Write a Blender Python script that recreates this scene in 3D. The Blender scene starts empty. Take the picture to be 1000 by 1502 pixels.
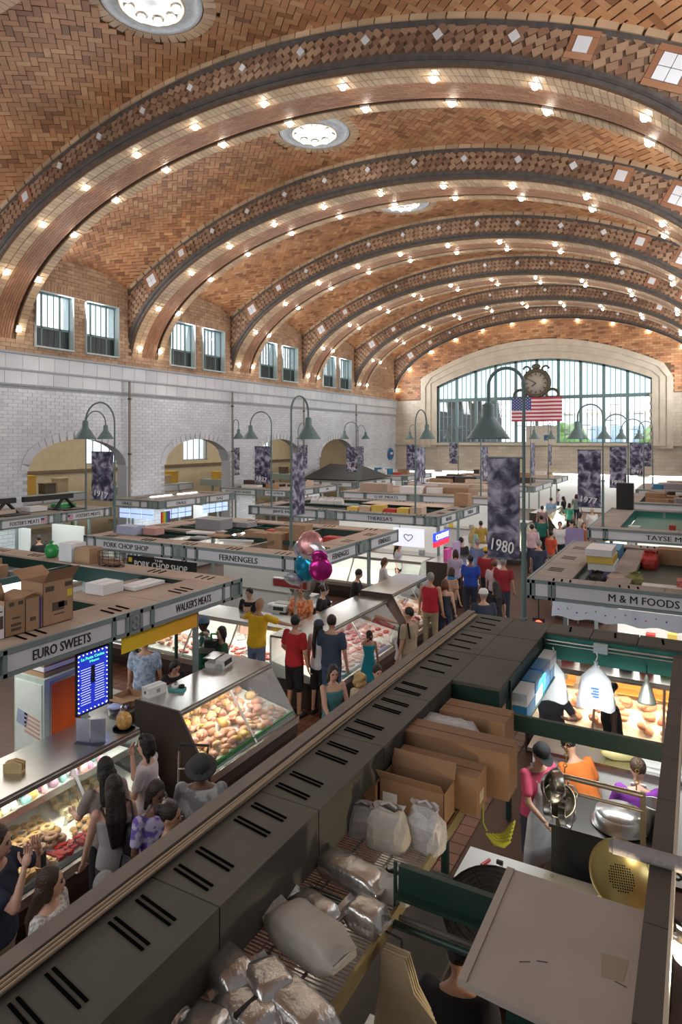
import bpy, bmesh, math, random
import numpy as np
from mathutils import Matrix, Vector, Euler
random.seed(7); rng = np.random.default_rng(7)
pi = math.pi
SC = bpy.context.scene; COL = SC.collection
# ------------------------------------------------------------------ camera, world, exposure
FPX, HOR, VPX, CAMH = 950.0, 644.0, 1024.0, 4.8
YAW = math.atan((VPX - 500) / FPX)
cd = bpy.data.cameras.new('camera'); cam = bpy.data.objects.new('camera', cd); COL.objects.link(cam)
cam.location = (0, 0, CAMH); cam.rotation_euler = (pi / 2, 0, YAW)
cd.sensor_fit = 'HORIZONTAL'; cd.sensor_width = 36; cd.lens = 36 * FPX / 1000
cd.shift_y = -(751 - HOR) / 1000; cd.clip_end = 300; cd.clip_start = .05
SC.camera = cam
wd = bpy.data.worlds.new('world'); SC.world = wd; wd.use_nodes = True
bg = wd.node_tree.nodes['Background']; bg.inputs[0].default_value = (.86, .94, 1, 1); bg.inputs[1].default_value = 1.3
SC.view_settings.view_transform = 'Standard'; SC.view_settings.look = 'None'
SC.view_settings.exposure = 0.82; SC.view_settings.gamma = 1; SC.view_settings.use_curve_mapping = False

def area(name, loc, sx, sy, power, col=(1, 1, 1), rot=(0, 0, 0)):
    l = bpy.data.lights.new(name, 'AREA'); l.shape = 'RECTANGLE'; l.size = sx; l.size_y = sy; l.energy = power; l.color = col
    o = bpy.data.objects.new(name, l); COL.objects.link(o); o.location = loc; o.rotation_euler = rot
    return o
# added fill light behind the camera; the near wall has no window
area('near_end_fill', (-9.6, -4.5, 7.6), 14, 5.6, 420, (.95, .97, 1), (-pi / 2 + .1, 0, pi))
# added fill lights along both long walls; only the left has windows modelled
for k in range(6):
    yw = 9.9 + 6.52 * k
    area('side_wall_fill', (.75, yw, 9.0), 3.6, 1.9, 120 if k == 0 else 205, (.97, .98, 1), (0, pi / 2 + .15, 0))
    area('side_wall_fill', (-19.95, yw, 9.0), 3.6, 1.9, 100 if k == 0 else 150, (.97, .98, 1), (0, -pi / 2 - .15, 0))

# ------------------------------------------------------------------ pixel helpers
FW = (-math.sin(YAW), math.cos(YAW)); RT = (math.cos(YAW), math.sin(YAW))
def ray(x, y):
    u = (x - 500) / FPX
    return (FW[0] + u * RT[0], FW[1] + u * RT[1], (HOR - y) / FPX)
def atZ(x, y, z): r = ray(x, y); t = (z - CAMH) / r[2]; return Vector((r[0] * t, r[1] * t, z))
def atX(x, y, X): r = ray(x, y); t = X / r[0]; return Vector((X, r[1] * t, CAMH + r[2] * t))
def atY(x, y, Y): r = ray(x, y); t = Y / r[1]; return Vector((r[0] * t, Y, CAMH + r[2] * t))

# ------------------------------------------------------------------ materials
MATS = {}
def newmat(name):
    m = bpy.data.materials.new(name); m.use_nodes = True
    return m, m.node_tree, m.node_tree.nodes['Principled BSDF']
def mat(name, col=(.5, .5, .5), rough=.6, metal=0, var=0., nscale=8., emit=0., bump=0., spec=.5, alpha=1., trans=0.):
    if name in MATS: return MATS[name]
    m, nt, b = newmat(name)
    b.inputs['Base Color'].default_value = (*col, 1); b.inputs['Roughness'].default_value = rough
    b.inputs['Metallic'].default_value = metal; b.inputs['Specular IOR Level'].default_value = spec
    if trans: b.inputs['Transmission Weight'].default_value = trans
    if alpha < 1: b.inputs['Alpha'].default_value = alpha
    if emit:
        b.inputs['Emission Color'].default_value = (*col, 1); b.inputs['Emission Strength'].default_value = emit
    if var or bump:
        tc = nt.nodes.new('ShaderNodeTexCoord'); nz = nt.nodes.new('ShaderNodeTexNoise')
        nz.inputs['Scale'].default_value = nscale; nz.inputs['Detail'].default_value = 5
        nt.links.new(tc.outputs['Object'], nz.inputs['Vector'])
        if var:
            hs = nt.nodes.new('ShaderNodeHueSaturation'); hs.inputs['Color'].default_value = (*col, 1)
            mr = nt.nodes.new('ShaderNodeMapRange'); mr.inputs[1].default_value = .25; mr.inputs[2].default_value = .75
            mr.inputs[3].default_value = 1 - var; mr.inputs[4].default_value = 1 + var
            nt.links.new(nz.outputs['Fac'], mr.inputs[0]); nt.links.new(mr.outputs[0], hs.inputs['Value'])
            nt.links.new(hs.outputs[0], b.inputs['Base Color'])
        if bump:
            bp = nt.nodes.new('ShaderNodeBump'); bp.inputs['Strength'].default_value = bump; bp.inputs['Distance'].default_value = .02
            nt.links.new(nz.outputs['Fac'], bp.inputs['Height']); nt.links.new(bp.outputs[0], b.inputs['Normal'])
    MATS[name] = m; return m
def pieces_mat(name, cols, rough=.55, grime=.25, gscale=.6):
    """each piece (own object or island of a joined mesh) takes its own shade from the ramp"""
    m, nt, b = newmat(name)
    oi = nt.nodes.new('ShaderNodeObjectInfo'); ge = nt.nodes.new('ShaderNodeNewGeometry')
    ad = nt.nodes.new('ShaderNodeMath'); ad.operation = 'ADD'; fr = nt.nodes.new('ShaderNodeMath'); fr.operation = 'FRACT'
    nt.links.new(oi.outputs['Random'], ad.inputs[0]); nt.links.new(ge.outputs['Random Per Island'], ad.inputs[1]); nt.links.new(ad.outputs[0], fr.inputs[0])
    rp = nt.nodes.new('ShaderNodeValToRGB'); nt.links.new(fr.outputs[0], rp.inputs[0])
    el = rp.color_ramp.elements
    while len(el) < len(cols): el.new(.5)
    for i, c in enumerate(cols): el[i].position = i / (len(cols) - 1); el[i].color = (*c, 1)
    nz = nt.nodes.new('ShaderNodeTexNoise'); nz.inputs['Scale'].default_value = gscale; nz.inputs['Detail'].default_value = 6
    nt.links.new(ge.outputs['Position'], nz.inputs['Vector'])
    mr = nt.nodes.new('ShaderNodeMapRange'); mr.inputs[1].default_value = .3; mr.inputs[2].default_value = .7
    mr.inputs[3].default_value = 1 - grime; mr.inputs[4].default_value = 1 + grime
    nt.links.new(nz.outputs['Fac'], mr.inputs[0])
    hs = nt.nodes.new('ShaderNodeHueSaturation'); nt.links.new(rp.outputs[0], hs.inputs['Color']); nt.links.new(mr.outputs[0], hs.inputs['Value'])
    nt.links.new(hs.outputs[0], b.inputs['Base Color']); b.inputs['Roughness'].default_value = rough
    MATS[name] = m; return m
def pane_mat(name, tint=(1, 1, 1), mixf=.1, rough=.03):
    m, nt, b = newmat(name)
    tr = nt.nodes.new('ShaderNodeBsdfTransparent'); tr.inputs[0].default_value = (*tint, 1)
    gl = nt.nodes.new('ShaderNodeBsdfGlossy'); gl.inputs['Roughness'].default_value = rough
    lw = nt.nodes.new('ShaderNodeLayerWeight'); lw.inputs[0].default_value = .25
    mm = nt.nodes.new('ShaderNodeMath'); mm.operation = 'MULTIPLY_ADD'; mm.inputs[1].default_value = .6; mm.inputs[2].default_value = mixf * .4
    nt.links.new(lw.outputs['Fresnel'], mm.inputs[0])
    mx = nt.nodes.new('ShaderNodeMixShader'); nt.links.new(mm.outputs[0], mx.inputs[0])
    nt.links.new(tr.outputs[0], mx.inputs[1]); nt.links.new(gl.outputs[0], mx.inputs[2])
    nt.links.new(mx.outputs[0], nt.nodes['Material Output'].inputs[0])
    MATS[name] = m; return m

# ------------------------------------------------------------------ mesh builder
class MB:
    def __init__(s): s.v = []; s.f = []; s.mi = []; s.sm = []
    def add(s, vs, fs, mi=0, smooth=False):
        b = len(s.v); s.v.extend([tuple(p) for p in vs]); s.f.extend([tuple(b + i for i in f) for f in fs])
        s.mi.extend([mi] * len(fs)); s.sm.extend([smooth] * len(fs)); return s
    def box(s, c, d, rz=0, M=None, mi=0):
        hx, hy, hz = d[0] / 2, d[1] / 2, d[2] / 2
        vs = [Vector((x, y, z)) for x in (-hx, hx) for y in (-hy, hy) for z in (-hz, hz)]
        if rz: R = Matrix.Rotation(rz, 3, 'Z'); vs = [R @ v for v in vs]
        if M is not None: vs = [M @ v for v in vs]
        c = Vector(c); vs = [v + c for v in vs]
        return s.add(vs, [(0, 1, 3, 2), (4, 6, 7, 5), (0, 4, 5, 1), (2, 3, 7, 6), (0, 2, 6, 4), (1, 5, 7, 3)], mi)
    def bb(s, x0, x1, y0, y1, z0, z1, mi=0):
        return s.box(((x0 + x1) / 2, (y0 + y1) / 2, (z0 + z1) / 2), (abs(x1 - x0), abs(y1 - y0), abs(z1 - z0)), mi=mi)
    def quad(s, a, b, c, d, mi=0): return s.add([a, b, c, d], [(0, 1, 2, 3)], mi)
    def poly(s, pts, mi=0): return s.add(pts, [tuple(range(len(pts)))], mi)
    def prism(s, pts, off, mi=0):
        n = len(pts); off = Vector(off); a = [Vector(p) for p in pts]; b = [p + off for p in a]
        fs = [tuple(range(n - 1, -1, -1)), tuple(range(n, 2 * n))] + [(i, (i + 1) % n, n + (i + 1) % n, n + i) for i in range(n)]
        return s.add(a + b, fs, mi)
    def tube(s, pts, r, n=8, mi=0, cap=True, smooth=True):
        pts = [Vector(p) for p in pts]; rs = r if isinstance(r, (list, tuple)) else [r] * len(pts)
        vs = []; prev = None
        for i, p in enumerate(pts):
            t = (pts[min(i + 1, len(pts) - 1)] - pts[max(i - 1, 0)]).normalized()
            if prev is None:
                up = Vector((0, 0, 1)) if abs(t.z) < .9 else Vector((1, 0, 0)); x = t.cross(up).normalized()
            else: x = (prev - t * prev.dot(t)).normalized()
            prev = x; y = t.cross(x)
            for k in range(n):
                an = 2 * pi * k / n; vs.append(p + x * (math.cos(an) * rs[i]) + y * (math.sin(an) * rs[i]))
        fs = [(i * n + k, i * n + (k + 1) % n, (i + 1) * n + (k + 1) % n, (i + 1) * n + k) for i in range(len(pts) - 1) for k in range(n)]
        s.add(vs, fs, mi, smooth)
        if cap: s.add(vs[:n][::-1], [tuple(range(n))], mi); s.add(vs[-n:], [tuple(range(n))], mi)
        return s
    def lathe(s, prof, c=(0, 0, 0), n=16, mi=0, smooth=True, M=None):
        c = Vector(c); vs = []
        for r, z in prof:
            for k in range(n):
                an = 2 * pi * k / n; v = Vector((r * math.cos(an), r * math.sin(an), z))
                if M is not None: v = M @ v
                vs.append(c + v)
        fs = [(i * n + k, i * n + (k + 1) % n, (i + 1) * n + (k + 1) % n, (i + 1) * n + k) for i in range(len(prof) - 1) for k in range(n)]
        return s.add(vs, fs, mi, smooth)
    def ell(s, c, r, n=10, m=7, M=None, mi=0):
        vs = []; c = Vector(c)
        for i in range(m + 1):
            a = pi * i / m
            for k in range(n):
                b = 2 * pi * k / n; v = Vector((r[0] * math.sin(a) * math.cos(b), r[1] * math.sin(a) * math.sin(b), -r[2] * math.cos(a)))
                if M is not None: v = M @ v
                vs.append(c + v)
        fs = [(i * n + k, i * n + (k + 1) % n, (i + 1) * n + (k + 1) % n, (i + 1) * n + k) for i in range(m) for k in range(n)]
        return s.add(vs, fs, mi, True)
    def mesh(s, name, mats):
        me = bpy.data.meshes.new(name); me.from_pydata(s.v, [], s.f)
        for m in (mats if isinstance(mats, (list, tuple)) else [mats]): me.materials.append(m)
        if any(s.mi): me.polygons.foreach_set('material_index', s.mi)
        if any(s.sm): me.polygons.foreach_set('use_smooth', s.sm)
        me.update(); return me
    def build(s, name, mats, parent=None, loc=None):
        return link(name, s.mesh(name, mats), parent, loc)
def link(name, me, parent=None, loc=None):
    o = bpy.data.objects.new(name, me); COL.objects.link(o)
    if parent is not None: o.parent = parent
    if loc is not None: o.location = loc
    return o
def tag(o, label=None, cat=None, group=None, kind=None):
    if label: o['label'] = label
    if cat: o['category'] = cat
    if group: o['group'] = group
    if kind: o['kind'] = kind
    return o
def thing(name, label, cat, loc=(0, 0, 0), rz=0, group=None):
    o = bpy.data.objects.new(name, None); COL.objects.link(o); o.empty_display_size = .1
    o.location = loc; o.rotation_euler = (0, 0, rz); return tag(o, label, cat, group)
def copy_tree(o, parent=None):
    c = o.copy(); COL.objects.link(c)
    if parent is not None: c.parent = parent
    for ch in o.children: copy_tree(ch, c)
    return c
def struct(name, mb, m, parent=None): return tag(mb.build(name, m, parent), kind='structure')
TXT = {}
WORK = bpy.data.scenes.new('workbench')      # small scene in which curves and modifiers are turned into meshes
def evaluated(data, mods=()):
    o = bpy.data.objects.new('tmp', data); WORK.collection.objects.link(o)
    for ty, kw in mods:
        m = o.modifiers.new(ty, ty)
        for a, b in kw.items(): setattr(m, a, b)
    vl = WORK.view_layers[0]; vl.update(); me = bpy.data.meshes.new_from_object(o.evaluated_get(vl.depsgraph))
    bpy.data.objects.remove(o); return me
def text_mesh(body, m, size=1., ext=.004, bold=.0, align='CENTER', spacing=1.):
    k = (body, m.name, size, bold, align)
    if k in TXT: return TXT[k]
    cu = bpy.data.curves.new('lettering', 'FONT'); cu.body = body; cu.size = size; cu.extrude = ext
    cu.align_x = align; cu.align_y = 'CENTER'; cu.resolution_u = 2; cu.space_character = spacing
    me = evaluated(cu); me.materials.clear(); me.materials.append(m)
    if bold:
        q = bmesh.new(); q.from_mesh(me); a = me.copy(); a.transform(Matrix.Translation((.035, 0, .0005))); q.from_mesh(a); q.to_mesh(me); q.free(); bpy.data.meshes.remove(a)
    TXT[k] = me; return me
def text(body, m, loc, face, size, parent, name='lettering', bold=.0, wide=1., tilt=0):
    """flat lettering; face: '+X','-Y',... the side it is read from"""
    o = link(name, text_mesh(body, m, 1., .004, bold), parent, loc)
    rz = {'-Y': 0, '+X': pi / 2, '+Y': pi, '-X': -pi / 2}[face] if isinstance(face, str) else face
    o.rotation_euler = (pi / 2, tilt, rz); o.scale = (size * wide, size, 1); return o

BR = pieces_mat('vault_brick', [(0.251, 0.109, 0.053), (0.429, 0.203, 0.092), (0.531, 0.270, 0.128), (0.465, 0.210, 0.096), (0.599, 0.348, 0.177), (0.376, 0.160, 0.074)], .5, .28)
BR_LT = pieces_mat('buff_brick', [(0.424, 0.286, 0.174), (0.560, 0.400, 0.250), (0.481, 0.332, 0.203), (0.629, 0.467, 0.310)], .55, .25)
BR_RED = pieces_mat('red_brick', [(0.306, 0.142, 0.077), (0.394, 0.194, 0.103), (0.349, 0.160, 0.085), (0.440, 0.234, 0.132)], .55, .2)
BR_SIDE = pieces_mat('chevron_brick', [(0.187, 0.105, 0.063), (0.347, 0.215, 0.134), (0.421, 0.279, 0.176), (0.257, 0.134, 0.084), (0.377, 0.250, 0.166)], .55, .25)
BR_WALL = pieces_mat('wall_brick', [(0.377, 0.231, 0.143), (0.490, 0.321, 0.207), (0.444, 0.283, 0.179), (0.537, 0.372, 0.246), (0.398, 0.232, 0.140)], .6, .25)
WH_BR = pieces_mat('glazed_white_brick', [(.60, .64, .71), (.66, .70, .76), (.70, .73, .79), (.64, .68, .745), (.74, .77, .82)], .22, .12, .5)
CREAM = pieces_mat('cream_tile', [(.56, .49, .38), (.62, .55, .44), (.58, .51, .40), (.66, .60, .50)], .35, .15)
FLR = pieces_mat('quarry_tile', [(.16, .06, .035), (.20, .08, .045), (.13, .05, .03), (.22, .095, .055)], .35, .2, 1.)
MORTAR = mat('mortar', (.15, .09, .055), .9, var=.2)
MORT_W = mat('pale_mortar', (.42, .45, .50), .6, var=.1)
STONE = mat('pale_stone', (.60, .53, .42), .5, var=.12, nscale=2)
GREY_ST = mat('grey_moulding', (.085, .07, .062), .6, var=.35, nscale=6)
WHITE = mat('white_glaze', (.80, .84, .88), .25)
TEAL = mat('teal_steel', (.16, .26, .27), .45)
DKPANE = mat('dark_screen', (.015, .03, .035), .3)
PANE = pane_mat('clear_pane'); CASEGL = pane_mat('case_glass', (.97, 1, .99), .15)
GLOW = mat('lit_bulb', (1, .90, .74), .4, emit=34)
GLOBE = mat('lit_globe', (1, .93, .82), .4, emit=14)
LAMPW = mat('lit_tube', (1, .97, .9), .4, emit=9)
# ================================================================== the hall
XC, XL, XR, YE = -9.6, -20.1, 0.9, 45.0
EA, EB, EZ = 10.55, 5.2, 7.7              # rib ellipse
def vault_z(rel): return 13.9 - (19.3 - math.sqrt(19.3 ** 2 - min(abs(rel), 11) ** 2))
RIBS = [12.15 + 6.52 * k for k in range(-1, 6)]   # near faces; width 2
RW = 2.0
fl = struct('floor', MB().bb(-26, 12, -6, 46, -.3, -.012), mat('floor_bed', (.09, .045, .03), .6, var=.2))
# floor tiles: nearest visible as single pieces
TS = .2
tile_me = MB().box((0, 0, -.006), (TS - .012, TS - .012, .012)).mesh('floor_tile', FLR)
fm = MB(); cand = []
for i in range(-64, -12):
    for j in range(5, 80):
        x, y = (i + .5) * TS, (j + .5) * TS
        if x < -13 or (x < -2.6 and y > 16) or (x < -6.9 and not 8.4 < y < 10.8): continue
        cand.append((abs(x + 6.2) + abs(y - 9.3), x, y))
cand.sort()
for n, (_, x, y) in enumerate(cand):
    if n < 300: link('floor_tile', tile_me, fl, (x, y, 0))
    else: fm.box((x, y, -.006), (TS - .012, TS - .012, .012))
tag(fm.build('floor_tiles', FLR, fl), kind='stuff')

def frame_box(mb, c, ax, ay, az, d):
    """5-faced piece: back omitted. az = outward normal (towards the viewer)"""
    hx, hy, hz = d[0] / 2, d[1] / 2, d[2]
    P = lambda a, b, h: c + ax * a + ay * b + az * h
    mb.add([P(-hx, -hy, 0), P(hx, -hy, 0), P(hx, hy, 0), P(-hx, hy, 0), P(-hx, -hy, hz), P(hx, -hy, hz), P(hx, hy, hz), P(-hx, hy, hz)],
           [(4, 5, 6, 7), (0, 1, 5, 4), (1, 2, 6, 5), (2, 3, 7, 6), (3, 0, 4, 7)])
UNIT = {}
def piece_obj(name, c, ax, ay, az, d, m, parent):
    k = (name, m.name)
    if k not in UNIT:
        mb = MB(); frame_box(mb, Vector((0, 0, 0)), Vector((1, 0, 0)), Vector((0, 1, 0)), Vector((0, 0, 1)), (1, 1, 1)); UNIT[k] = mb.mesh(name, m)
    o = link(name, UNIT[k], parent)
    M = Matrix.Identity(4)
    for i in range(3): M[i][0] = ax[i] * d[0]; M[i][1] = ay[i] * d[1]; M[i][2] = az[i] * d[2]; M[i][3] = c[i]
    o.matrix_local = M; return o
def vis(p):
    d = p[0] * FW[0] + p[1] * FW[1]
    if d < .5: return False
    u = 500 + FPX * (p[0] * RT[0] + p[1] * RT[1]) / d; v = HOR - FPX * (p[2] - CAMH) / d
    return -15 < u < 1015 and -15 < v < 1517

# ---- bay vaults with herringbone brick
BAYS = [(RIBS[k] + RW, RIBS[k + 1]) for k in range(6)]      # bay 0 is cut by the top of the picture
def bay_z(rel, y, b):
    t = (y - (b[0] + b[1]) / 2) / ((b[1] - b[0]) / 2)
    return vault_z(rel) + .5 * min(1, abs(rel) / 10.5) ** 2 * (1 - t * t)
HL, HW, GAP = .33, .165, .016
OCX = XC - .35
for bi, b in enumerate(BAYS):
    mb = MB(); nx, ny = 48, 8; vs = []
    for i in range(nx + 1):
        for j in range(ny + 1):
            r = -10.7 + 21.4 * i / nx; y = b[0] - .05 + (b[1] - b[0] + .1) * j / ny
            vs.append((XC + r, y, bay_z(r, y, b) + .02))
    mb.add(vs, [(i * (ny + 1) + j, i * (ny + 1) + j + 1, (i + 1) * (ny + 1) + j + 1, (i + 1) * (ny + 1) + j) for i in range(nx) for j in range(ny)], 0, True)
    ce = struct('ceiling', mb, MORTAR)
    yc = (b[0] + b[1]) / 2; c45 = math.sqrt(.5); items = []
    N = 110
    for X in range(-N, N):
        for Y in range(-N, N):
            k = (X - Y) % 4
            if k == 0: cx, cy, hor = X + 1, Y + .5, True
            elif k == 2: cx, cy, hor = X + .5, Y, False
            else: continue
            cx *= HW; cy *= HW
            s, v = (cx - cy) * c45, (cx + cy) * c45
            if abs(v) > (b[1] - b[0]) / 2 + .12 or abs(s) > 11.6: continue
            rel = 19.3 * math.sin(s / 19.3)
            if abs(rel) > 10.62: continue
            y = yc + v
            if math.hypot(XC + rel - OCX, v) < 1.28: continue
            e = .02
            p = Vector((XC + rel, y, bay_z(rel, y, b)))
            tx = Vector((2 * e, 0, bay_z(rel + e, y, b) - bay_z(rel - e, y, b))).normalized()
            ty = Vector((0, 2 * e, bay_z(rel, y + e, b) - bay_z(rel, y - e, b))).normalized()
            d1 = (tx + ty).normalized() if hor else (ty - tx).normalized()
            nz = -(tx.cross(ty)).normalized()
            d2 = nz.cross(d1).normalized()
            # small uneven tilt
            nz = (nz + d1 * random.uniform(-.015, .015) + d2 * random.uniform(-.02, .02)).normalized(); d2 = nz.cross(d1).normalized(); d1 = d2.cross(nz)
            items.append((p.length if vis(p) else 1e6 + p.length, p, d1, d2, nz))
    items.sort(key=lambda t: t[0])
    jm = MB()
    for n, (q, p, d1, d2, nz) in enumerate(items):
        d = (HL - GAP, HW - GAP, .03 + random.uniform(-.006, .006))
        if n < 300 and bi < 2: piece_obj('brick', p, d1, d2, nz, d, BR, ce)
        else: frame_box(jm, p, d1, d2, nz, d)
    tag(jm.build('bricks', BR, ce), kind='stuff')
    # oculus with its brick collar and bulbs
    oz = bay_z(0, yc, b)
    oc = thing('ceiling_rosette', 'round white rosette of globe bulbs in the %s brick vault bay' % ['first', 'second', 'third', 'fourth', 'fifth', 'sixth'][bi], 'ceiling light', (OCX, yc, oz), group='round light rosettes along the vault')
    wr = MATS.get('rosette') or mat('rosette', (.66, .72, .78), .5, var=.16, nscale=9, bump=.5)
    MB().lathe([(1.05, .02), (1.03, -.05), (.92, -.05), (.9, -.03), (.72, -.03), (.7, -.07), (.62, -.07), (.6, -.03), (.30, -.03), (.28, -.06), (0, -.06)], n=48).build('disc', wr, oc)
    MB().lathe([(.70, -.06), (.68, -.1), (.64, -.1), (.62, -.06)], n=40).build('ring_moulding', STONE, oc)
    for k in range(9):
        an = 2 * pi * k / 9; rr = .5 if k else .5
        bx = MB(); bx.lathe([(.115, -.03), (.12, -.06), (.08, -.065)], (rr * math.cos(an), rr * math.sin(an), 0), 14); h = bx.build('bulb_holder', mat('holder_bronze', (.12, .10, .08), .5), oc)
        MB().ell((rr * math.cos(an), rr * math.sin(an), -.10), (.085, .085, .085), 12, 8).build('globe_bulb', GLOBE, h)
    for k in range(40):
        an = 2 * pi * (k + .5) / 40; a1 = Vector((math.cos(an), math.sin(an), 0)); a2 = Vector((-math.sin(an), math.cos(an), 0))
        piece_obj('brick', a1 * 1.19 + Vector((0, 0, .0)), a1, a2, Vector((0, 0, -1)), (.26, .165, .05), BR_LT, oc)

# ---- ribs
def ellpt(th, dl): return Vector((XC - (EA + dl) * math.cos(th), 0, EZ + (EB + dl) * math.sin(th)))
def arc_table(dl, n=800):
    P = [ellpt(pi * i / n, dl) for i in range(n + 1)]; L = [0]
    for i in range(n): L.append(L[-1] + (P[i + 1] - P[i]).length)
    return np.array(L), np.linspace(0, pi, n + 1)
def arc_points(dl, step):
    L, T = arc_table(dl); n = int(L[-1] / step); st = L[-1] / n
    return [float(np.interp((i + .5) * st, L, T)) for i in range(n)], st
def ell_frame(th, dl):
    p = ellpt(th, dl); q = ellpt(th + .002, dl); t = (q - p).normalized(); n = Vector((t.z, 0, -t.x))   # inward (down at crown)
    if n.dot(Vector((XC, 0, EZ)) - p) < 0: n = -n
    return p, t, n
for ri, ry in enumerate(RIBS):
    last = ri == 6
    prof = [(0, .2), (.02, .14), (.07, .10), (.10, .10), (.13, .03), (.2, .0), (1.47, .0), (1.49, .12), (1.60, .12), (1.62, .0), (1.96, .0), (2.0, .05), (2.0, 1.6)]
    if last: prof = [(0, .2), (.02, .14), (.12, .05), (.25, 0)]
    mb = MB(); n = 72; vs = []; m = len(prof)
    for i in range(n + 1):
        th = pi * i / n
        for (dy, dl) in prof:
            p = ellpt(th, dl); vs.append((max(XL - .6, min(XR + .6, p.x)), ry + dy, p.z))
    for j in range(m - 1):
        mi = 1 if prof[j][0] < .12 else 0
        mb.add([vs[i * m + j + k] for i in range(n + 1) for k in (0, 1)], [(2 * i, 2 * i + 1, 2 * i + 3, 2 * i + 2) for i in range(n)], mi, False)
    # near side face: from the intrados edge up to the vault
    lo = [ellpt(pi * i / n, .2) for i in range(n + 1)]
    up = [Vector((p.x, 0, max(p.z, vault_z(p.x - XC) + .1))) for p in lo]
    mb.add([(p.x, ry, p.z) for q in zip(lo, up) for p in q], [(2 * i, 2 * i + 2, 2 * i + 3, 2 * i + 1) for i in range(n)])
    rb = struct('ceiling_rib', mb, [MORTAR, GREY_ST])
    jm, jr = MB(), MB(); single = []
    Yv = Vector((0, 1, 0))
    for dy, w, step in ((.34, .27, .15), (.62, .27, .15)) + (((1.79, .31, .15),) if not last else ()):
        if last: dy -= .15
        for th in arc_points(0, step)[0]:
            p, t, nn = ell_frame(th, 0); p.y = ry + dy; single.append((p, t, Yv, nn, (step - .014, w - .014, .03), BR_LT, jm))
    rows = [] if last else [.81 + .09 * k for k in range(8)]
    for k, dy in enumerate(rows):
        ths, st = arc_points(0, .27)
        for th in ths:
            th2 = th + (.012 if k % 2 else 0); p, t, nn = ell_frame(th2, 0); p.y = ry + dy
            single.append((p, t, Yv, nn, (st - .012, .078, .022), BR_RED, jr))
    # chevron bricks, mouldings and pale diamonds on the near side face
    js = MB(); N_ = Vector((0, -1, 0))
    for th in arc_points(.2, .20)[0]:
        p, t, nn = ell_frame(th, .2); out = -nn
        zt = vault_z(p.x - XC)
        H = min((zt - p.z) / max(.12, out.z), 4.5) if out.z > .05 else 4
        if abs(p.x - XC) > 10.45: continue
        rw = int((H - .14) / .17)
        for r in range(max(0, rw)):
            hh = .03 + .17 * (r + .5); c = p + out * hh
            if abs(c.x - XC) > 10.4 or c.z > vault_z(c.x - XC) - .1: continue
            sgn = 1 if hh < .11 + (H - .1) / 2 else -1
            if (p.x < XC): sgn = -sgn
            an = sgn * .6; ax = (t * math.cos(an) + out * math.sin(an)); ay = Yv.cross(ax)
            c = c + t * (.03 * random.uniform(-1, 1)); c.y = ry
            frame_box(js, c, ax, ay, N_, (.20, .135, .02 + random.uniform(0, .012)))
    for ths, st in (arc_points(.2, .33),):
        pass
    tag(js.build('chevron_bricks', BR_SIDE, rb), kind='stuff')
    # long buff tiles along the top edge of the side face
    xx = -10.3
    while xx < 10.3:
        p = Vector((XC + xx + .19, ry, vault_z(xx + .19) - .07)); t = Vector((.38, 0, vault_z(xx + .38) - vault_z(xx))).normalized()
        piece_obj('edge_tile', p, t, Vector((0, -1, 0)).cross(t), N_, (.37, .13, .09), BR_LT, rb) if ri in (1, 2, 3) else frame_box(jm, p, t, N_.cross(t), N_, (.37, .13, .09))
        xx += .39
    gb = MB()
    for i in range(n):
        a, b2 = -10.4 + 20.8 * i / n, -10.4 + 20.8 * (i + 1) / n
        gb.add([(XC + a, ry - .05, vault_z(a) - .14), (XC + b2, ry - .05, vault_z(b2) - .14), (XC + b2, ry - .02, vault_z(b2) - .26), (XC + a, ry - .02, vault_z(a) - .26), (XC + a, ry, vault_z(a) - .14), (XC + b2, ry, vault_z(b2) - .14)], [(0, 1, 2, 3), (4, 5, 1, 0)])
    gb.build('moulding', GREY_ST, rb)
    for rel, s in ((-9.15, .42), (-7.6, .25), (-6.1, .16), (-4.5, .15), (-2.9, .14), (-1.3, .14), (.3, .14), (1.9, .15), (3.5, .15), (5.1, .16), (6.6, .17), (7.8, .27), (9.2, .46)):
        lowz = EZ + (EB + .2) * math.sqrt(max(0, 1 - (rel / (EA + .2)) ** 2)); c = Vector((XC + rel, ry - .03, (lowz + vault_z(rel)) / 2 - .05))
        sl = math.atan2(vault_z(rel + .2) - vault_z(rel - .2), .4) + (pi / 4 if s < .24 else 0)
        ax = Vector((math.cos(sl), 0, math.sin(sl))); ay = N_.cross(ax)
        if s > .2:
            for sg in (-1, 1):
                piece_obj('border_brick', c + ay * sg * (s / 2 + .06), ax, ay, N_, (s + .24, .11, .02), BR_RED, rb)
                piece_obj('border_brick', c + ax * sg * (s / 2 + .06), ax, ay, N_, (.11, s, .02), BR_RED, rb)
        if s > .4:
            for a in (-1, 1):
                for q in (-1, 1): piece_obj('white_tile', c + ax * a * s / 4 + ay * q * s / 4, ax, ay, N_, (s / 2 - .015, s / 2 - .015, .03), WHITE, rb)
        else: piece_obj('white_tile', c, ax, ay, N_, (s, s, .035), WHITE, rb)
    # split the intrados bricks: the largest in view singly, the rest joined
    vz = sorted([q for q in single if vis(q[0])], key=lambda q: q[0].length) if ri in (1, 2) else []
    ids = set(id(q) for q in vz[:300])
    for q in single:
        if id(q) in ids: piece_obj('brick', *q[:5], q[5], rb)
        else: frame_box(q[6], *q[:5])
    tag(jm.build('buff_bricks', BR_LT, rb), kind='stuff')
    if jr.v: tag(jr.build('red_bricks', BR_RED, rb), kind='stuff')
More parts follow.
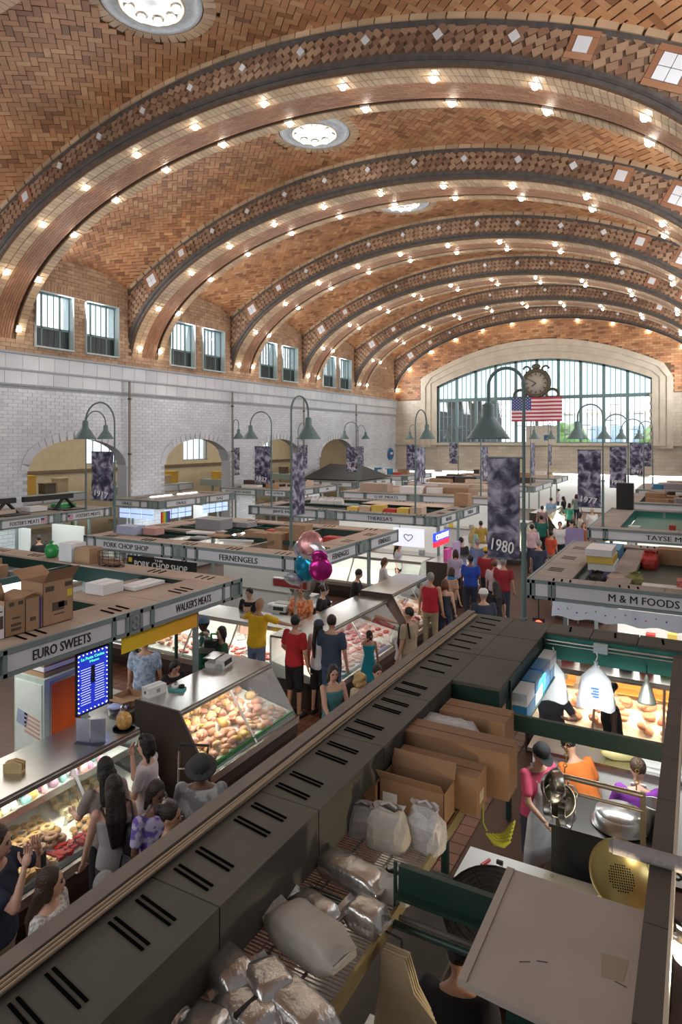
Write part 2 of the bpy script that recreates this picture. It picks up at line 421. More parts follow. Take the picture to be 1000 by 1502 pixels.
# ---- rib lights
hold_m = mat('lamp_holder', (.62, .58, .52), .5)
lamp_hold = MB().box((0, 0, -.02), (.24, .19, .05)).mesh('holder', hold_m)
lamp_bulb = MB().ell((0, 0, -.075), (.07, .07, .055), 10, 6).mesh('bulb', GLOW)
RELS = [-10.42, -9.4, -7.65, -5.78, -3.75, -1.68, .48, 2.65, 4.8, 6.88, 8.8, 10.1]
names6 = ['nearest full rib', 'second rib', 'third rib', 'fourth rib', 'fifth rib', 'end wall rib']
for ri, ry in enumerate(RIBS):
    if ri == 0: continue
    for row, dy in enumerate((.56, 1.68) if ri < 6 else (.15,)):
        for rel in RELS:
            th = math.acos(max(-1, min(1, -rel / EA))); p, t, nn = ell_frame(th, -.0); p.y = ry + dy
            o = thing('rib_light', 'small lit bulb in a pale holder on the %s row of the %s' % (('first', 'second')[row], names6[ri - 1]), 'ceiling light', p, group='bulbs on the %s row of the %s' % (('first', 'second')[row], names6[ri - 1]))
            an = math.atan2(nn.x, -nn.z); o.rotation_euler = (0, -an, 0)
            link('holder', lamp_hold, o); link('bulb', lamp_bulb, o)

# ---- walls made of courses of brick
def courses(mb, org, ax, up, nrm, w, h, bl, bh, inside=lambda s, t: True, d=.02, jit=.004, tilt=.0, holes=()):
    r = int(h / bh)
    for j in range(r):
        off = (j % 2) * bl / 2; i = 0
        while True:
            s = i * bl - off + bl / 2; i += 1
            if s - bl / 2 > w: break
            t = (j + .5) * bh
            if not inside(s, t): continue
            nn = nrm
            if tilt: nn = (nrm + ax * random.uniform(-tilt, tilt) + up * random.uniform(-tilt, tilt)).normalized()
            iv = [(s - bl / 2, s + bl / 2)]
            for (h0, h1, g0, g1) in holes:
                if g0 < t < g1: iv = [q for a, b in iv for q in ((a, min(b, h0)), (max(a, h1), b)) if q[1] - q[0] > .04] if True else iv
            for a, b in iv: frame_box(mb, org + ax * ((a + b) / 2) + up * t, ax, up, nn, (b - a - .012, bh - .012, d + random.uniform(0, jit)))
wl = MB()
SPR, CRN = 3.75, 4.85          # side arches
ARCH = [((b[0] + b[1]) / 2, 2.2) for b in BAYS[1:5]]
def arch_top(dy): return SPR + (CRN - SPR) * math.sqrt(max(0, 1 - (dy / 2.2) ** 2))
# left wall: panels between arches, arch heads as strips
edges = [6.0]
for c, hw in ARCH: edges += [c - hw, c + hw]
edges.append(YE)
for k in range(0, len(edges), 2): wl.bb(XL - .5, XL, edges[k], edges[k + 1], 0, 7.7)
for c, hw in ARCH:
    n = 16
    for i in range(n):
        y0, y1 = c - hw + 2 * hw * i / n, c - hw + 2 * hw * (i + 1) / n
        z0, z1 = arch_top(y0 - c), arch_top(y1 - c)
        wl.prism([(XL, y0, z0), (XL, y1, z1), (XL, y1, 7.7), (XL, y0, 7.7)], (-.5, 0, 0))
# upper brick wall with window holes
WIN = []
for bi, b in enumerate(BAYS[1:5]):
    c = (b[0] + b[1]) / 2 - .1
    WIN += [(c - 1.83, c - .27), (c + .27, c + 1.83)]
WZ0, WZ1 = 8.02, 9.98
ys = sorted([6.0, YE] + [v for w in WIN for v in w])
for k in range(len(ys) - 1):
    y0, y1 = ys[k], ys[k + 1]
    if any(abs(w[0] - y0) < 1e-6 for w in WIN): wl.bb(XL - .5, XL, y0, y1, 7.7, WZ0, mi=1); wl.bb(XL - .5, XL, y0, y1, WZ1, 12, mi=1)
    else: wl.bb(XL - .5, XL, y0, y1, 7.7, 12, mi=1)
wall_l = struct('wall_left', wl, [MORT_W, MORTAR])
AX, UP, NX = Vector((0, 1, 0)), Vector((0, 0, 1)), Vector((1, 0, 0))
wb = MB()
def in_white(s, t):
    y = 9 + s
    for c, hw in ARCH:
        if abs(y - c) < hw + .12 and t < arch_top(min(2.2, abs(y - c))) + .1: return False
    return True
courses(wb, Vector((XL, 9, 0)), AX, UP, NX, YE - 9, 6.62, .36, .125, in_white, .015, .003, .012)
tag(wb.build('glazed_bricks', WH_BR, wall_l), kind='stuff')
# big glazed blocks of the cornice bands
for j, (z0, hh, dd, ln) in enumerate(((7.16, .50, .10, .62), (6.66, .46, .05, .62))):
    y = 11.5
    while y < YE - .1:
        piece_obj('cornice_block', Vector((XL, y + ln / 2, z0 + hh / 2)), AX, UP, NX, (ln - .012, hh - .015, dd), WH_BR, wall_l); y += ln
MB().bb(XL, XL + .16, 9, YE, 7.66, 7.74).bb(XL, XL + .12, 9, YE, 7.10, 7.17).bb(XL, XL + .07, 9, YE, 6.6, 6.66).build('cornice_ledge', MORT_W, wall_l)
bb_ = MB()
def in_brick(s, t):
    y = 9 + s; z = 7.74 + t
    for w in WIN:
        pass
    for b in BAYS:
        if b[0] - .3 < y < b[1] + .1: return z < bay_z(10.5, y, b) + .1
    return z < 8.2
courses(bb_, Vector((XL, 9, 7.74)), AX, UP, NX, YE - 9, 3.8, .34, .14, in_brick, .02, .01, holes=[(w[0] - 9, w[1] - 9, WZ0 - 7.78, WZ1 + .29 - 7.74) for w in WIN])
tag(bb_.build('wall_bricks', BR_WALL, wall_l), kind='stuff')
for (y0, y1) in WIN:     # soldier course above each window
    k = y0 + .06
    while k < y1: piece_obj('brick', Vector((XL, k, WZ1 + .15)), AX, UP, NX, (.115, .28, .03), BR_WALL, wall_l); k += .13
for k, (c, hw) in enumerate(ARCH):   # voussoirs
    for i in range(22):
        th = pi * (i + .5) / 22; p = Vector((XL, c - (hw + .1) * math.cos(th), SPR + (CRN - SPR + .1) * math.sin(th)))
        q = Vector((XL, c - (hw + .1) * math.cos(th + .01), SPR + (CRN - SPR + .1) * math.sin(th + .01))); t = (q - p).normalized(); o = NX.cross(t)
        piece_obj('voussoir', p, t, o, NX, (.235, .3, .05), WH_BR, wall_l)
# downpipes at the ribs
for k, ry in enumerate(RIBS[2:6]):
    d = thing('downpipe', 'slim brown downpipe on the white wall under the %s' % names6[k + 1], 'pipe', (XL + .24, ry - .12, 0))
    MB().tube([(0, 0, 0), (0, 0, 7.1)], .05, 8).build('pipe', mat('pipe_brown', (.30, .27, .25), .6), d)
    for z in (2, 4.2, 6.4): MB().lathe([(.05, -.03), (.075, -.03), (.075, .03), (.05, .03)], (0, 0, z), 10).build('bracket', GREY_ST, d)
# side windows
def window(n, y0, y1):
    w = thing('window_%d' % n, 'tall steel window with clear upper panes and dark lower sashes in the brick wall', 'window', (XL - .16, 0, 0)); del w['category']; w['kind'] = 'structure'
    fr = MB(); fw_ = .05
    fr.bb(-.015, .035, y0, y0 + fw_, WZ0, WZ1).bb(-.015, .035, y1 - fw_, y1, WZ0, WZ1).bb(-.015, .035, y0, y1, WZ1 - .06, WZ1).bb(-.015, .035, y0, y1, WZ0, WZ0 + .06)
    zm = WZ0 + .72; fr.bb(-.015, .035, y0, y1, zm - .04, zm + .04)
    W = y1 - y0
    for f in (.25, .73): fr.bb(-.015, .035, y0 + W * f - .028, y0 + W * f + .028, WZ0, WZ1)
    fr.build('window_frame', TEAL, w)
    cuts = [fw_ / W, .25, .41, .57, .73, 1 - fw_ / W]
    for i in range(5):
        a, b2 = y0 + W * cuts[i], y0 + W * cuts[i + 1]
        MB().bb(0, .012, a + .008, b2 - .008, zm + .04, WZ1 - .06).build('pane', PANE, w)
        if i in (1, 2): MB().bb(-.02, .03, b2 - .008, b2 + .008, WZ0, WZ1).build('mullion', TEAL, w)
    for a, b2 in ((fw_ / W, .25), (.25, .73), (.73, 1 - fw_ / W)):
        MB().bb(0, .03, y0 + W * a, y0 + W * b2, WZ0 + .06, zm - .04).build('lower_sash', DKPANE, w)
    mr = MB().bb(-.3, .28, y0 - .0, y0 + .02, WZ0, WZ1).bb(-.3, .28, y1 - .02, y1, WZ0, WZ1).bb(-.3, .28, y0, y1, WZ1 - .02, WZ1).bb(-.3, .3, y0, y1, WZ0 - .04, WZ0 + .02); mr.build('reveal', mat('reveal_paint', (.55, .66, .68), .5), w)
for n, (a, b2) in enumerate(WIN): window(n + 1, a, b2)
# right-hand wall beyond the balcony corner (out of the picture) and plain ceiling over the balcony
wr_ = MB().bb(XR, XR + .4, 14, YE, 0, 12).bb(1.3, 1.7, -5, 14, 0, 13); wall_r = struct('wall_right', wr_, MORT_W)
struct('ceiling', MB().add([(XC + r, y, vault_z(r)) for r in np.linspace(-10.7, 10.7, 30) for y in (-5, 5.7)], [(2 * i, 2 * i + 1, 2 * i + 3, 2 * i + 2) for i in range(29)]), mat('plain_vault', (.36, .18, .085), .6, var=.2, nscale=3))

# ---- end wall with the great arched window
WX0, WX1, SILL, WSP, WCR = -16.77, -2.55, 4.5, 8.65, 10.25
def wtop(x, e=0.):
    h = (WX1 - WX0) / 2 + e; c = (WX0 + WX1) / 2; return WSP - .0 + e * .5 + (WCR - WSP + e * .6) * (1 - ((x - c) / h) ** 2) if abs(x - c) <= h else WSP
we = MB(); n = 24
we.bb(XL - .5, WX0, YE, YE + .6, 0, 7.7).bb(WX1, XR + .5, YE, YE + .6, 0, 7.7).bb(WX0, WX1, YE, YE + .6, 2.6, SILL).bb(WX0, WX1, YE + .3, YE + .6, 0, 2.6)
we.bb(XL - .5, WX0, YE, YE + .6, 7.7, 14, mi=1).bb(WX1, XR + .5, YE, YE + .6, 7.7, 14, mi=1)
for i in range(n):
    x0, x1 = WX0 + (WX1 - WX0) * i / n, WX0 + (WX1 - WX0) * (i + 1) / n
    we.prism([(x0, YE, wtop(x0)), (x1, YE, wtop(x1)), (x1, YE, 14), (x0, YE, 14)], (0, .6, 0), 1)
wall_e = struct('wall_far', we, [mat('cream_bed', (.40, .35, .28), .6), MORTAR])
bb_ = MB(); AXX, NY = Vector((1, 0, 0)), Vector((0, -1, 0))
def in_end(s, t):
    x = XL + s; z = 7.74 + t
    if z < wtop(x, 1.2) + .05 and WX0 - 1.2 < x < WX1 + 1.2: return False
    return True
courses(bb_, Vector((XL, YE, 7.74)), AXX, UP, NY, XR - XL, 6, .4, .15, in_end, .02, .01)
tag(bb_.build('wall_bricks', BR, wall_e), kind='stuff')
cb = MB()
courses(cb, Vector((XL, YE, 2.62)), AXX, UP, NY, XR - XL, 5.1, .6, .24, lambda s, t: not (WX0 - .1 < XL + s < WX1 + .1 and t > SILL - 2.66), .02, .01)
tag(cb.build('cream_tiles', CREAM, wall_e), kind='stuff')
# stone surround
sr = MB()
for e0, e1, yy in ((0, .45, -.10), (.45, .85, -.16), (.85, 1.2, -.24)):
    pts = []
    xs = np.linspace(WX0 - e0, WX1 + e0, 33)
    for x in xs: pts.append((x, wtop(x, e0) if abs(x - (WX0 + WX1) / 2) <= (WX1 - WX0) / 2 + e0 else WSP))
    xo = np.linspace(WX0 - e1, WX1 + e1, 33); po = [(x, wtop(x, e1)) for x in xo]
    pts = [(pts[0][0], SILL - .3)] + pts + [(pts[-1][0], SILL - .3)]; po = [(po[0][0], SILL - .3)] + po + [(po[-1][0], SILL - .3)]
    for i in range(len(pts) - 1):
        a, b2, c, d = pts[i], pts[i + 1], po[i + 1], po[i]
        sr.prism([(a[0], YE + yy, a[1]), (b2[0], YE + yy, b2[1]), (c[0], YE + yy, c[1]), (d[0], YE + yy, d[1])], (0, -yy + .3, 0))
sr.build('stone_surround', STONE, wall_e)
MB().bb(XL, XR, YE - .2, YE, SILL - .14, SILL - .02).bb(XL, XR, YE - .15, YE, 2.55, 2.72).build('ledge', STONE, wall_e)
gw = thing('window_20', 'great arched window with teal steel bars in the end wall', 'window', (0, YE + .25, 0)); del gw['category']; gw['kind'] = 'structure'
ZT = 7.62
NB = 10; bays_ = [WX0 + (WX1 - WX0) * i / NB for i in range(NB + 1)]
for i, x in enumerate(bays_): MB().bb(x - .09, x + .09, -.1, .1, SILL, wtop(min(max(x, WX0 + .1), WX1 - .1))).build('bar', TEAL, gw)
MB().bb(WX0, WX1, -.12, .12, ZT - .11, ZT + .11).build('transom', TEAL, gw)
MB().bb(WX0, WX1, -.12, .12, SILL, SILL + .1).build('bottom_rail', TEAL, gw)
ar = MB()
for i in range(n):
    x0, x1 = WX0 + (WX1 - WX0) * i / n, WX0 + (WX1 - WX0) * (i + 1) / n
    ar.prism([(x0, -.1, wtop(x0) - .12), (x1, -.1, wtop(x1) - .12), (x1, -.1, wtop(x1)), (x0, -.1, wtop(x0))], (0, .2, 0))
ar.build('arch_rail', TEAL, gw)
UPG = mat('frosted_upper_pane', (.80, .90, .90), .4, trans=.0)
nt = UPG.node_tree; b_ = nt.nodes['Principled BSDF']; tl = nt.nodes.new('ShaderNodeBsdfTranslucent'); tl.inputs[0].default_value = (.86, .95, .95, 1)
trn = nt.nodes.new('ShaderNodeBsdfTransparent'); trn.inputs[0].default_value = (.8, .9, .9, 1); mx = nt.nodes.new('ShaderNodeMixShader'); mx.inputs[0].default_value = .75
nt.links.new(tl.outputs[0], mx.inputs[1]); nt.links.new(trn.outputs[0], mx.inputs[2]); nt.links.new(mx.outputs[0], nt.nodes['Material Output'].inputs[0])
for i in range(NB):
    x0, x1 = bays_[i] + .09, bays_[i + 1] - .09
    for k in range(4):
        a, b2 = x0 + (x1 - x0) * k / 4, x0 + (x1 - x0) * (k + 1) / 4
        ta, tb = wtop(a + .02) - .1, wtop(b2 - .02) - .1
        MB().prism([(a + .01, 0, ZT + .11), (b2 - .01, 0, ZT + .11), (b2 - .01, 0, tb), (a + .01, 0, ta)], (0, .012, 0)).build('pane', UPG, gw)
        if k: MB().bb(a - .02, a + .02, -.04, .04, SILL, ta).build('glazing_bar', TEAL, gw)
        MB().bb(a + .01, b2 - .01, 0, .012, SILL + .1, ZT - .11).build('pane', PANE, gw)
    for k, zz in ((1, 5.4), (2, 6.4), (2, 5.1)):
        a = x0 + (x1 - x0) * k / 4; MB().bb(a - .3, a + .2, -.03, .03, zz + .3 * (i % 3), zz + .04 + .3 * (i % 3)).build('glazing_bar', TEAL, gw)

struct('wall_near', MB().bb(XL - .5, 1.7, -5.4, -5, 0, 14.2), mat('near_wall', (.5, .47, .42), .6))
struct('wall_left', MB().bb(XL - .5, XL, -5, 6, 0, 12), MORT_W)
# ---- side hall seen through the arches
TANT = mat('tan_tile_wall', (.46, .37, .25), .5, var=.1, nscale=3)
sh = MB().bb(-25.4, -25, 12.5, 40, 0, 3.6).bb(-25.4, -25, 12.5, 40, 4.9, 6)
holes = [(14.2 + 6.52 * k, 16.3 + 6.52 * k) for k in range(4)]; yy = 12.5
for a, b2 in holes: sh.bb(-25.4, -25, yy, a, 3.6, 4.9); yy = b2
sh.bb(-25.4, -25, yy, 40, 3.6, 4.9); sh.bb(-25.4, XL - .5, 12.1, 12.5, 0, 6).bb(-25.4, XL - .5, 40, 40.4, 0, 6).bb(-25.4, XL - .5, 12.1, 40.4, 5.6, 6)
side = struct('wall_side_hall', sh, TANT); MB().bb(-25, -24.9, 12.5, 40, 3.3, 3.42).build('dark_band', mat('band_brown', (.14, .09, .05), .6), side)
for k, (a, b2) in enumerate(holes):
    w = thing('window_%d' % (30 + k), 'bright window in the side hall seen through an arch', 'window', (-25.2, 0, 0)); del w['category']; w['kind'] = 'structure'
    MB().bb(-.03, .03, a, a + .06, 3.6, 4.9).bb(-.03, .03, b2 - .06, b2, 3.6, 4.9).bb(-.03, .03, a, b2, 4.84, 4.9).bb(-.03, .03, a, b2, 3.6, 3.66).build('window_frame', TEAL, w)
    for q in range(4):
        MB().bb(0, .01, a + .06 + (b2 - a - .12) * q / 4, a + .06 + (b2 - a - .12) * (q + 1) / 4 - .02, 3.66, 4.84).build('pane', PANE, w)
        if q: MB().bb(-.02, .02, a + .05 + (b2 - a - .12) * q / 4 - .03, a + .05 + (b2 - a - .12) * q / 4 + .01, 3.66, 4.84).build('glazing_bar', TEAL, w)
area('side_hall_lamps', (-23, 26, 5.4), 2.5, 24, 230, (1, .93, .8))

for k in range(4):
    c = ARCH[k][0]; t = thing('side_hall_stall', 'small stall with pale fascia in the side hall, behind the %s wall arch' % ('first', 'second', 'third', 'fourth')[k], 'stall', (-23.2, c, 0)); FRM = mat('side_frame', (.24, .28, .27), .5)
    MB().bb(-.8, .8, -2, 2.2, 2.25, 2.6).build('roof_band', FRM, t)
    for q in range(4): MB().bb(.8, .82, -1.9 + 1.02 * q, -.98 + 1.02 * q, 2.3, 2.55).build('fascia_panel', mat('side_panel', (.55, .55, .55), .5), t)
    MB().bb(-.7, .7, -1.9, 2.1, 0, 1.1).build('counter', mat('side_counter', (.3, .27, .22), .6, var=.4, nscale=4), t)
    for q in (-1.9, 2.1): MB().bb(-.04, .04, q - .04, q + .04, 1.1, 2.25).build('post', FRM, t)
    for q in range(5):
        b = MB().box((0, 0, .2), (.4, .5, .4)).bb(-.22, .22, -.27, .27, .38, .42); o = tag(b.build('storage_box', [mat('dark_crate', (.10, .07, .05), .7), mat('tan_crate', (.42, .3, .18), .7), mat('amber_crate', (.5, .28, .03), .6)][(q + k) % 3]), 'box on the small side hall stall behind the %s wall arch' % ('first', 'second', 'third', 'fourth')[k], 'box', 'boxes on the stall behind the %s wall arch' % ('first', 'second', 'third', 'fourth')[k]); o.location = (-23.2 + .2 * (q % 2), c - 1.5 + .75 * q, 2.602); o.scale = (1, 1, 1 + .4 * (q % 3))
# ---- street outside the great window
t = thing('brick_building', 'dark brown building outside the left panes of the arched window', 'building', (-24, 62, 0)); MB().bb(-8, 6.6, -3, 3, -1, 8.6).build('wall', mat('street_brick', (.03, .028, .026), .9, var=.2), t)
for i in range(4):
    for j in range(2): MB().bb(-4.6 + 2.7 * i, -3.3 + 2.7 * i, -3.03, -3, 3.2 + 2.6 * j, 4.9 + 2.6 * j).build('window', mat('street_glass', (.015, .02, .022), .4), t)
t = thing('pale_building', 'pale shopfront building outside the right panes of the arched window', 'building', (-4, 78, 0)); MB().bb(-9, 9, -3, 3, -1, 7.4).build('wall', mat('pale_render', (.70, .74, .78), .7), t); MB().bb(-9.2, 9.2, -3.2, 3.2, 7.4, 7.7).build('cornice', STONE, t)
for i in range(8): MB().bb(-8.4 + 2.1 * i, -7.2 + 2.1 * i, -3.03, -3, 4, 6.2).build('window', mat('sky_glass', (.30, .42, .50), .2), t)
for k, (x, y) in enumerate(((-11, 66), (-2.5, 64))):
    t = thing('street_tree', ('green street tree between the dark and the pale building', 'green street tree before the pale building')[k], 'tree', (x, y, 0)); g = MB(); R9 = random.Random(k)
    for q in range(14): g.ell((R9.uniform(-1.6, 1.6), R9.uniform(-1.2, 1.2), 4.4 + R9.uniform(-1, 1.4)), (.8, .8, .7), 8, 6)
    tag(g.build('foliage', mat('leaves', (.16, .30, .07), .7, var=.4, nscale=3), t), kind='stuff'); MB().tube([(0, 0, -1), (.1, 0, 2), (0, 0, 4)], [.18, .14, .08], 8).build('trunk', mat('bark', (.1, .07, .05), .9), t)

lw_ = MB().bb(XL, XR, YE - .04, YE, .02, 2.54).build('white_lower_wall', mat('white_paint_wall', (.78, .80, .78), .5), wall_e)
for k in range(6):
    x = XL + 1.8 + 3.4 * k; t = thing('strip_light', 'long fluorescent strip under the end wall ledge, %s from the side wall' % ('first', 'second', 'third', 'fourth', 'fifth', 'sixth')[k], 'lamp', (x, YE - .25, 2.5)); MB().bb(-1.4, 1.4, -.08, .08, 0, .05).build('housing', WHITE, t); MB().tube([(-1.35, 0, -.02), (1.35, 0, -.02)], .02, 6).build('tube', LAMPW, t)
area('end_wall_strip_lamps', (XC, YE - .35, 2.42), 19, .12, 90, (.95, 1, .95))
# ================================================================== stalls
ZT = 2.5
FRAME = mat('fascia_frame', (.215, .27, .265), .5, var=.08)
PANEL = mat('fascia_panel', (.70, .71, .75), .45, var=.04, nscale=2)
ORN = mat('ornament_panel', (.26, .33, .31), .55, bump=.8, nscale=25)
ROOF_TAN = pieces_mat('dusty_roof', [(.40, .30, .235), (.45, .34, .265), (.43, .32, .25)], .8, .12, 1.5)
ROOF_GRY = pieces_mat('grey_dusty_roof', [(.31, .26, .235), (.35, .295, .265), (.33, .275, .245)], .8, .15, 1.5)
ROOF_OLV = pieces_mat('olive_roof', [(.085, .079, .062), (.095, .087, .069), (.08, .074, .06)], .75, .12, 2)
SLOT = mat('vent_slot', (.004, .004, .004), 1., spec=.0)
DKGREEN = mat('dark_green_steel', (.009, .035, .026), .45)
MIDGREEN = mat('green_inner_fascia', (.02, .17, .135), .45)
STEEL = mat('brushed_steel', (.60, .59, .56), .28, 1., var=.06)
WHITEP = mat('white_enamel', (.80, .81, .80), .35)
DKBRN = mat('dark_brown_panel', (.055, .037, .03), .5)
BLACK = mat('black_paint', (.012, .012, .013), .5)
INK = mat('sign_ink', (.02, .02, .022), .6)
WINK = mat('white_ink', (.85, .85, .86), .6)
CARD = pieces_mat('cardboard', [(.36, .215, .12), (.40, .25, .145), (.33, .19, .10)], .8, .1, 3)
def text_fit(body, m, loc, face, w, h, parent, name='lettering', shear=0, bold=.006):
    me = text_mesh(body, m, 1., .003, bold)
    xs = [v.co.x for v in me.vertices]; ys_ = [v.co.y for v in me.vertices]
    sx, sy = w / (max(xs) - min(xs)), h / (max(ys_) - min(ys_))
    o = link(name, me, parent); rz = {'-Y': 0, '+X': pi / 2, '+Y': pi, '-X': -pi / 2}[face] if isinstance(face, str) else face
    S = Matrix.Diagonal((sx, sy, 1, 1)); K = Matrix.Identity(4); K[0][1] = shear
    C = Matrix.Translation((-(max(xs) + min(xs)) / 2, -(max(ys_) + min(ys_)) / 2, 0))
    o.matrix_local = Matrix.Translation(loc) @ Matrix.Rotation(rz, 4, 'Z') @ Matrix.Rotation(pi / 2, 4, 'X') @ K @ S @ C
    return o
def fascia(root, side, co, a0, a1, segs, z0=2.2, z1=ZT):
    """side '-Y','+X','+Y','-X' at plane co; segs (s0,s1,kind,text[,text width])"""
    def bx(s0, s1, h0, h1, d0, d1):
        sg = 1 if side[0] == '+' else -1
        if side[1] == 'X': return MB().bb(co + sg * d0, co + sg * d1, s0, s1, h0, h1)
        return MB().bb(s0, s1, co + sg * d0, co + sg * d1, h0, h1)
    bx(a0, a1, z0, z1, -.05, 0).build('fascia_back', FRAME, root)
    bx(a0 - .015, a1 + .015, z1 - .05, z1 + .012, 0, .035).build('top_rail', FRAME, root)
    bx(a0 - .015, a1 + .015, z0, z0 + .045, 0, .035).build('bottom_rail', FRAME, root)
    cuts = sorted(set([a0, a1] + [round(v, 3) for s in segs for v in s[:2]])); last = -99
    for c in cuts:
        if c - last < .06: continue
        last = c; bx(c - .025, c + .025, z0, z1, 0, .035).build('stile', FRAME, root)
    for s in segs:
        k = s[2]
        p = bx(s[0] + .03, s[1] - .03, z0 + .05, z1 - .055, 0, .018 if k != 'orn' else .03).build({'sign': 'sign_panel', 'small': 'small_panel', 'orn': 'ornament_panel'}[k], PANEL if k != 'orn' else ORN, root)
        zc = (z0 + z1) / 2 - .003
        sg = 1 if side[0] == '+' else -1
        L = lambda s_, d_: Vector((co + sg * d_, s_, zc)) if side[1] == 'X' else Vector((s_, co + sg * d_, zc))
        if k == 'sign' and s[3]:
            w = s[4] if len(s) > 4 else min((s[1] - s[0]) * .62, .075 * len(s[3])); mid = s[5] if len(s) > 5 else (s[0] + s[1]) / 2
            text_fit(s[3], INK, L(mid, .02), side, w, .115, p)
        if k == 'orn':
            Mx = Matrix.Rotation(pi / 2, 3, 'X') if side[1] == 'Y' else Matrix.Rotation(pi / 2, 3, 'Y')
            for dz in (-.045, .045): MB().lathe([(.055, -.012), (.055, .012), (.03, .016), (.03, .006), (.012, .014), (0, .014)], L((s[0] + s[1]) / 2, .03) + Vector((0, 0, dz)), 12, M=Mx).build('rosette', FRAME, p)
def roof_strip(root, x0, x1, y0, y1, m, z=ZT, seg=1.15, slots=None, single=False, th=.03):
    """one side of a canopy roof in sheets with vent slots; slots = (edge side, length)"""
    lx, ly = x1 - x0, y1 - y0; along_y = ly > lx; L = ly if along_y else lx; n = max(1, round(L / seg)); st = L / n
    sm = MB()
    for i in range(n):
        a, b = i * st + .004, (i + 1) * st - .004; dz = random.uniform(-.004, .004)
        if along_y: MB().bb(x0, x1, y0 + a, y0 + b, z - th, z + dz).build('roof_sheet', m, root)
        else: MB().bb(x0 + a, x0 + b, y0, y1, z - th, z + dz).build('roof_sheet', m, root)
        if slots:
            c = (a + b) / 2; off, ln = slots
            for k in (-1, 0, 1):
                s_ = c + k * .13
                q = MB()
                if along_y: q.box((x0 + off * lx, y0 + s_, z + .004), (ln, .026, .008), rz=-.12)
                else: q.box((x0 + s_, y0 + off * ly, z + .004), (.026, ln, .008), rz=.12)
                if single: q.build('vent_slot', SLOT, root)
                else: sm.add(q.v, q.f)
    if sm.v: tag(sm.build('vent_slots', SLOT, root), kind='stuff')
def canopy(name, label, X0, X1, Y0, Y1, w, faces, rm, slots=True, cross=(), single=False, inner=DKGREEN):
    r = thing(name, label, 'stall canopy', ((X0 + X1) / 2, (Y0 + Y1) / 2, 0)); o = r.location.copy()
    class _: pass
    wl_, wr2, wn, wf = w
    P0 = len(bpy.data.objects)
    made = thing('tmp', 'x', 'y')
    roof_strip(made, X0, X1, Y0, Y0 + wn, rm, slots=(.4, wn * .45) if slots else None, single=single)
    roof_strip(made, X0, X1, Y1 - wf, Y1, rm, slots=(.5, wf * .45) if slots else None)
    roof_strip(made, X1 - wr2, X1, Y0 + wn + .004, Y1 - wf - .004, rm, slots=(.62, wr2 * .4) if slots else None, single=single)
    if wl_: roof_strip(made, X0, X0 + wl_, Y0 + wn + .004, Y1 - wf - .004, rm, slots=(.4, wl_ * .4) if slots else None)
    MB().bb(X0 + wl_, X1 - wr2, Y0 + wn - .02, Y0 + wn, ZT - .3, ZT - .031).build('inner_fascia', inner, made)
    MB().bb(X0 + wl_, X1 - wr2, Y1 - wf, Y1 - wf + .02, ZT - .3, ZT - .031).build('inner_fascia', inner, made)
    MB().bb(X1 - wr2, X1 - wr2 + .02, Y0 + wn, Y1 - wf, ZT - .3, ZT - .031).build('inner_fascia', inner, made)
    if wl_: MB().bb(X0 + wl_ - .02, X0 + wl_, Y0 + wn, Y1 - wf, ZT - .3, ZT - .031).build('inner_fascia', inner, made)
    for c in cross:    # (axis, position, width, material)
        if c[0] == 'x': MB().bb(X0 + wl_, X1 - wr2, c[1] - c[2] / 2, c[1] + c[2] / 2, ZT - .13, ZT - .03).build('cross_beam', c[3], made)
        else: MB().bb(c[1] - c[2] / 2, c[1] + c[2] / 2, Y0 + wn, Y1 - wf, ZT - .12, ZT - .035).build('cross_beam', c[3], made)
    for (x, y) in ((X0 + .5, Y0 + .5), (X1 - .6, Y0 + 1.75), (X0 + .5, Y1 - .4), (X1 - .6, Y1 - .4), ((X0 + X1) / 2, Y1 - .4)):
        MB().bb(x - .035, x + .035, y - .035, y + .035, 0, ZT - .03).build('post', FRAME, made)
    done = set()
    for side, segs in faces.items():
        co = {'-Y': Y0, '+Y': Y1, '-X': X0, '+X': X1}[side]; a = (Y0, Y1) if side[1] == 'X' else (X0, X1)
        fascia(made, side, co, a[0], a[1], segs); done.add(side)
    for side in ('-Y', '+Y', '-X', '+X'):
        if side in done: continue
        co = {'-Y': Y0, '+Y': Y1, '-X': X0, '+X': X1}[side]
        if side[1] == 'X': MB().bb(co - .025, co + .025, Y0, Y1, 2.2, ZT - .031).build('fascia_back', FRAME, made)
        else: MB().bb(X0, X1, co - .025, co + .025, 2.2, ZT - .031).build('fascia_back', FRAME, made)
    for ch in list(made.children): ch.parent = r; ch.location = -o
    bpy.data.objects.remove(made); return r
def stall_light(x0, x1, y0, y1, p, col=(1, .96, .9), z=2.15):
    area('stall_lamps', ((x0 + x1) / 2, (y0 + y1) / 2, z), abs(x1 - x0), abs(y1 - y0), p, col)

pyX = lambda px, X: atX(px, 900, X).y
pxY = lambda px, Y: atY(px, 800, Y).x
# ---- Euro Sweets / Walker's Meats
XB = -6.62
Yw = lambda px: pyX(px, XB)
def SW(f, a, *rest): return [tuple([f(s[0]), f(s[1])] + list(s[2:])) for s in rest]
canopy('stall_canopy', 'stall canopy with EURO SWEETS and WALKER\'S MEATS signs and tan dusty roof', -13.1, XB, 2.4, 8.55, (.7, .70, .6, .47),
       {'+X': [(2.5, Yw(-30), 'sign', '')] + SW(Yw, 0, (5, 165, 'sign', 'EURO SWEETS', .80, Yw(91)), (167, 185, 'small', ''), (186, 205, 'orn', ''), (206, 221, 'small', ''), (223, 326, 'sign', "WALKER'S MEATS", .77, Yw(283)), (327, 338, 'small', ''))},
       ROOF_TAN, single=True, cross=(('x', 5.9, .08, DKGREEN), ('y', -10.2, .08, DKGREEN)))
stall_light(-12, -7.2, 3, 8, 60)
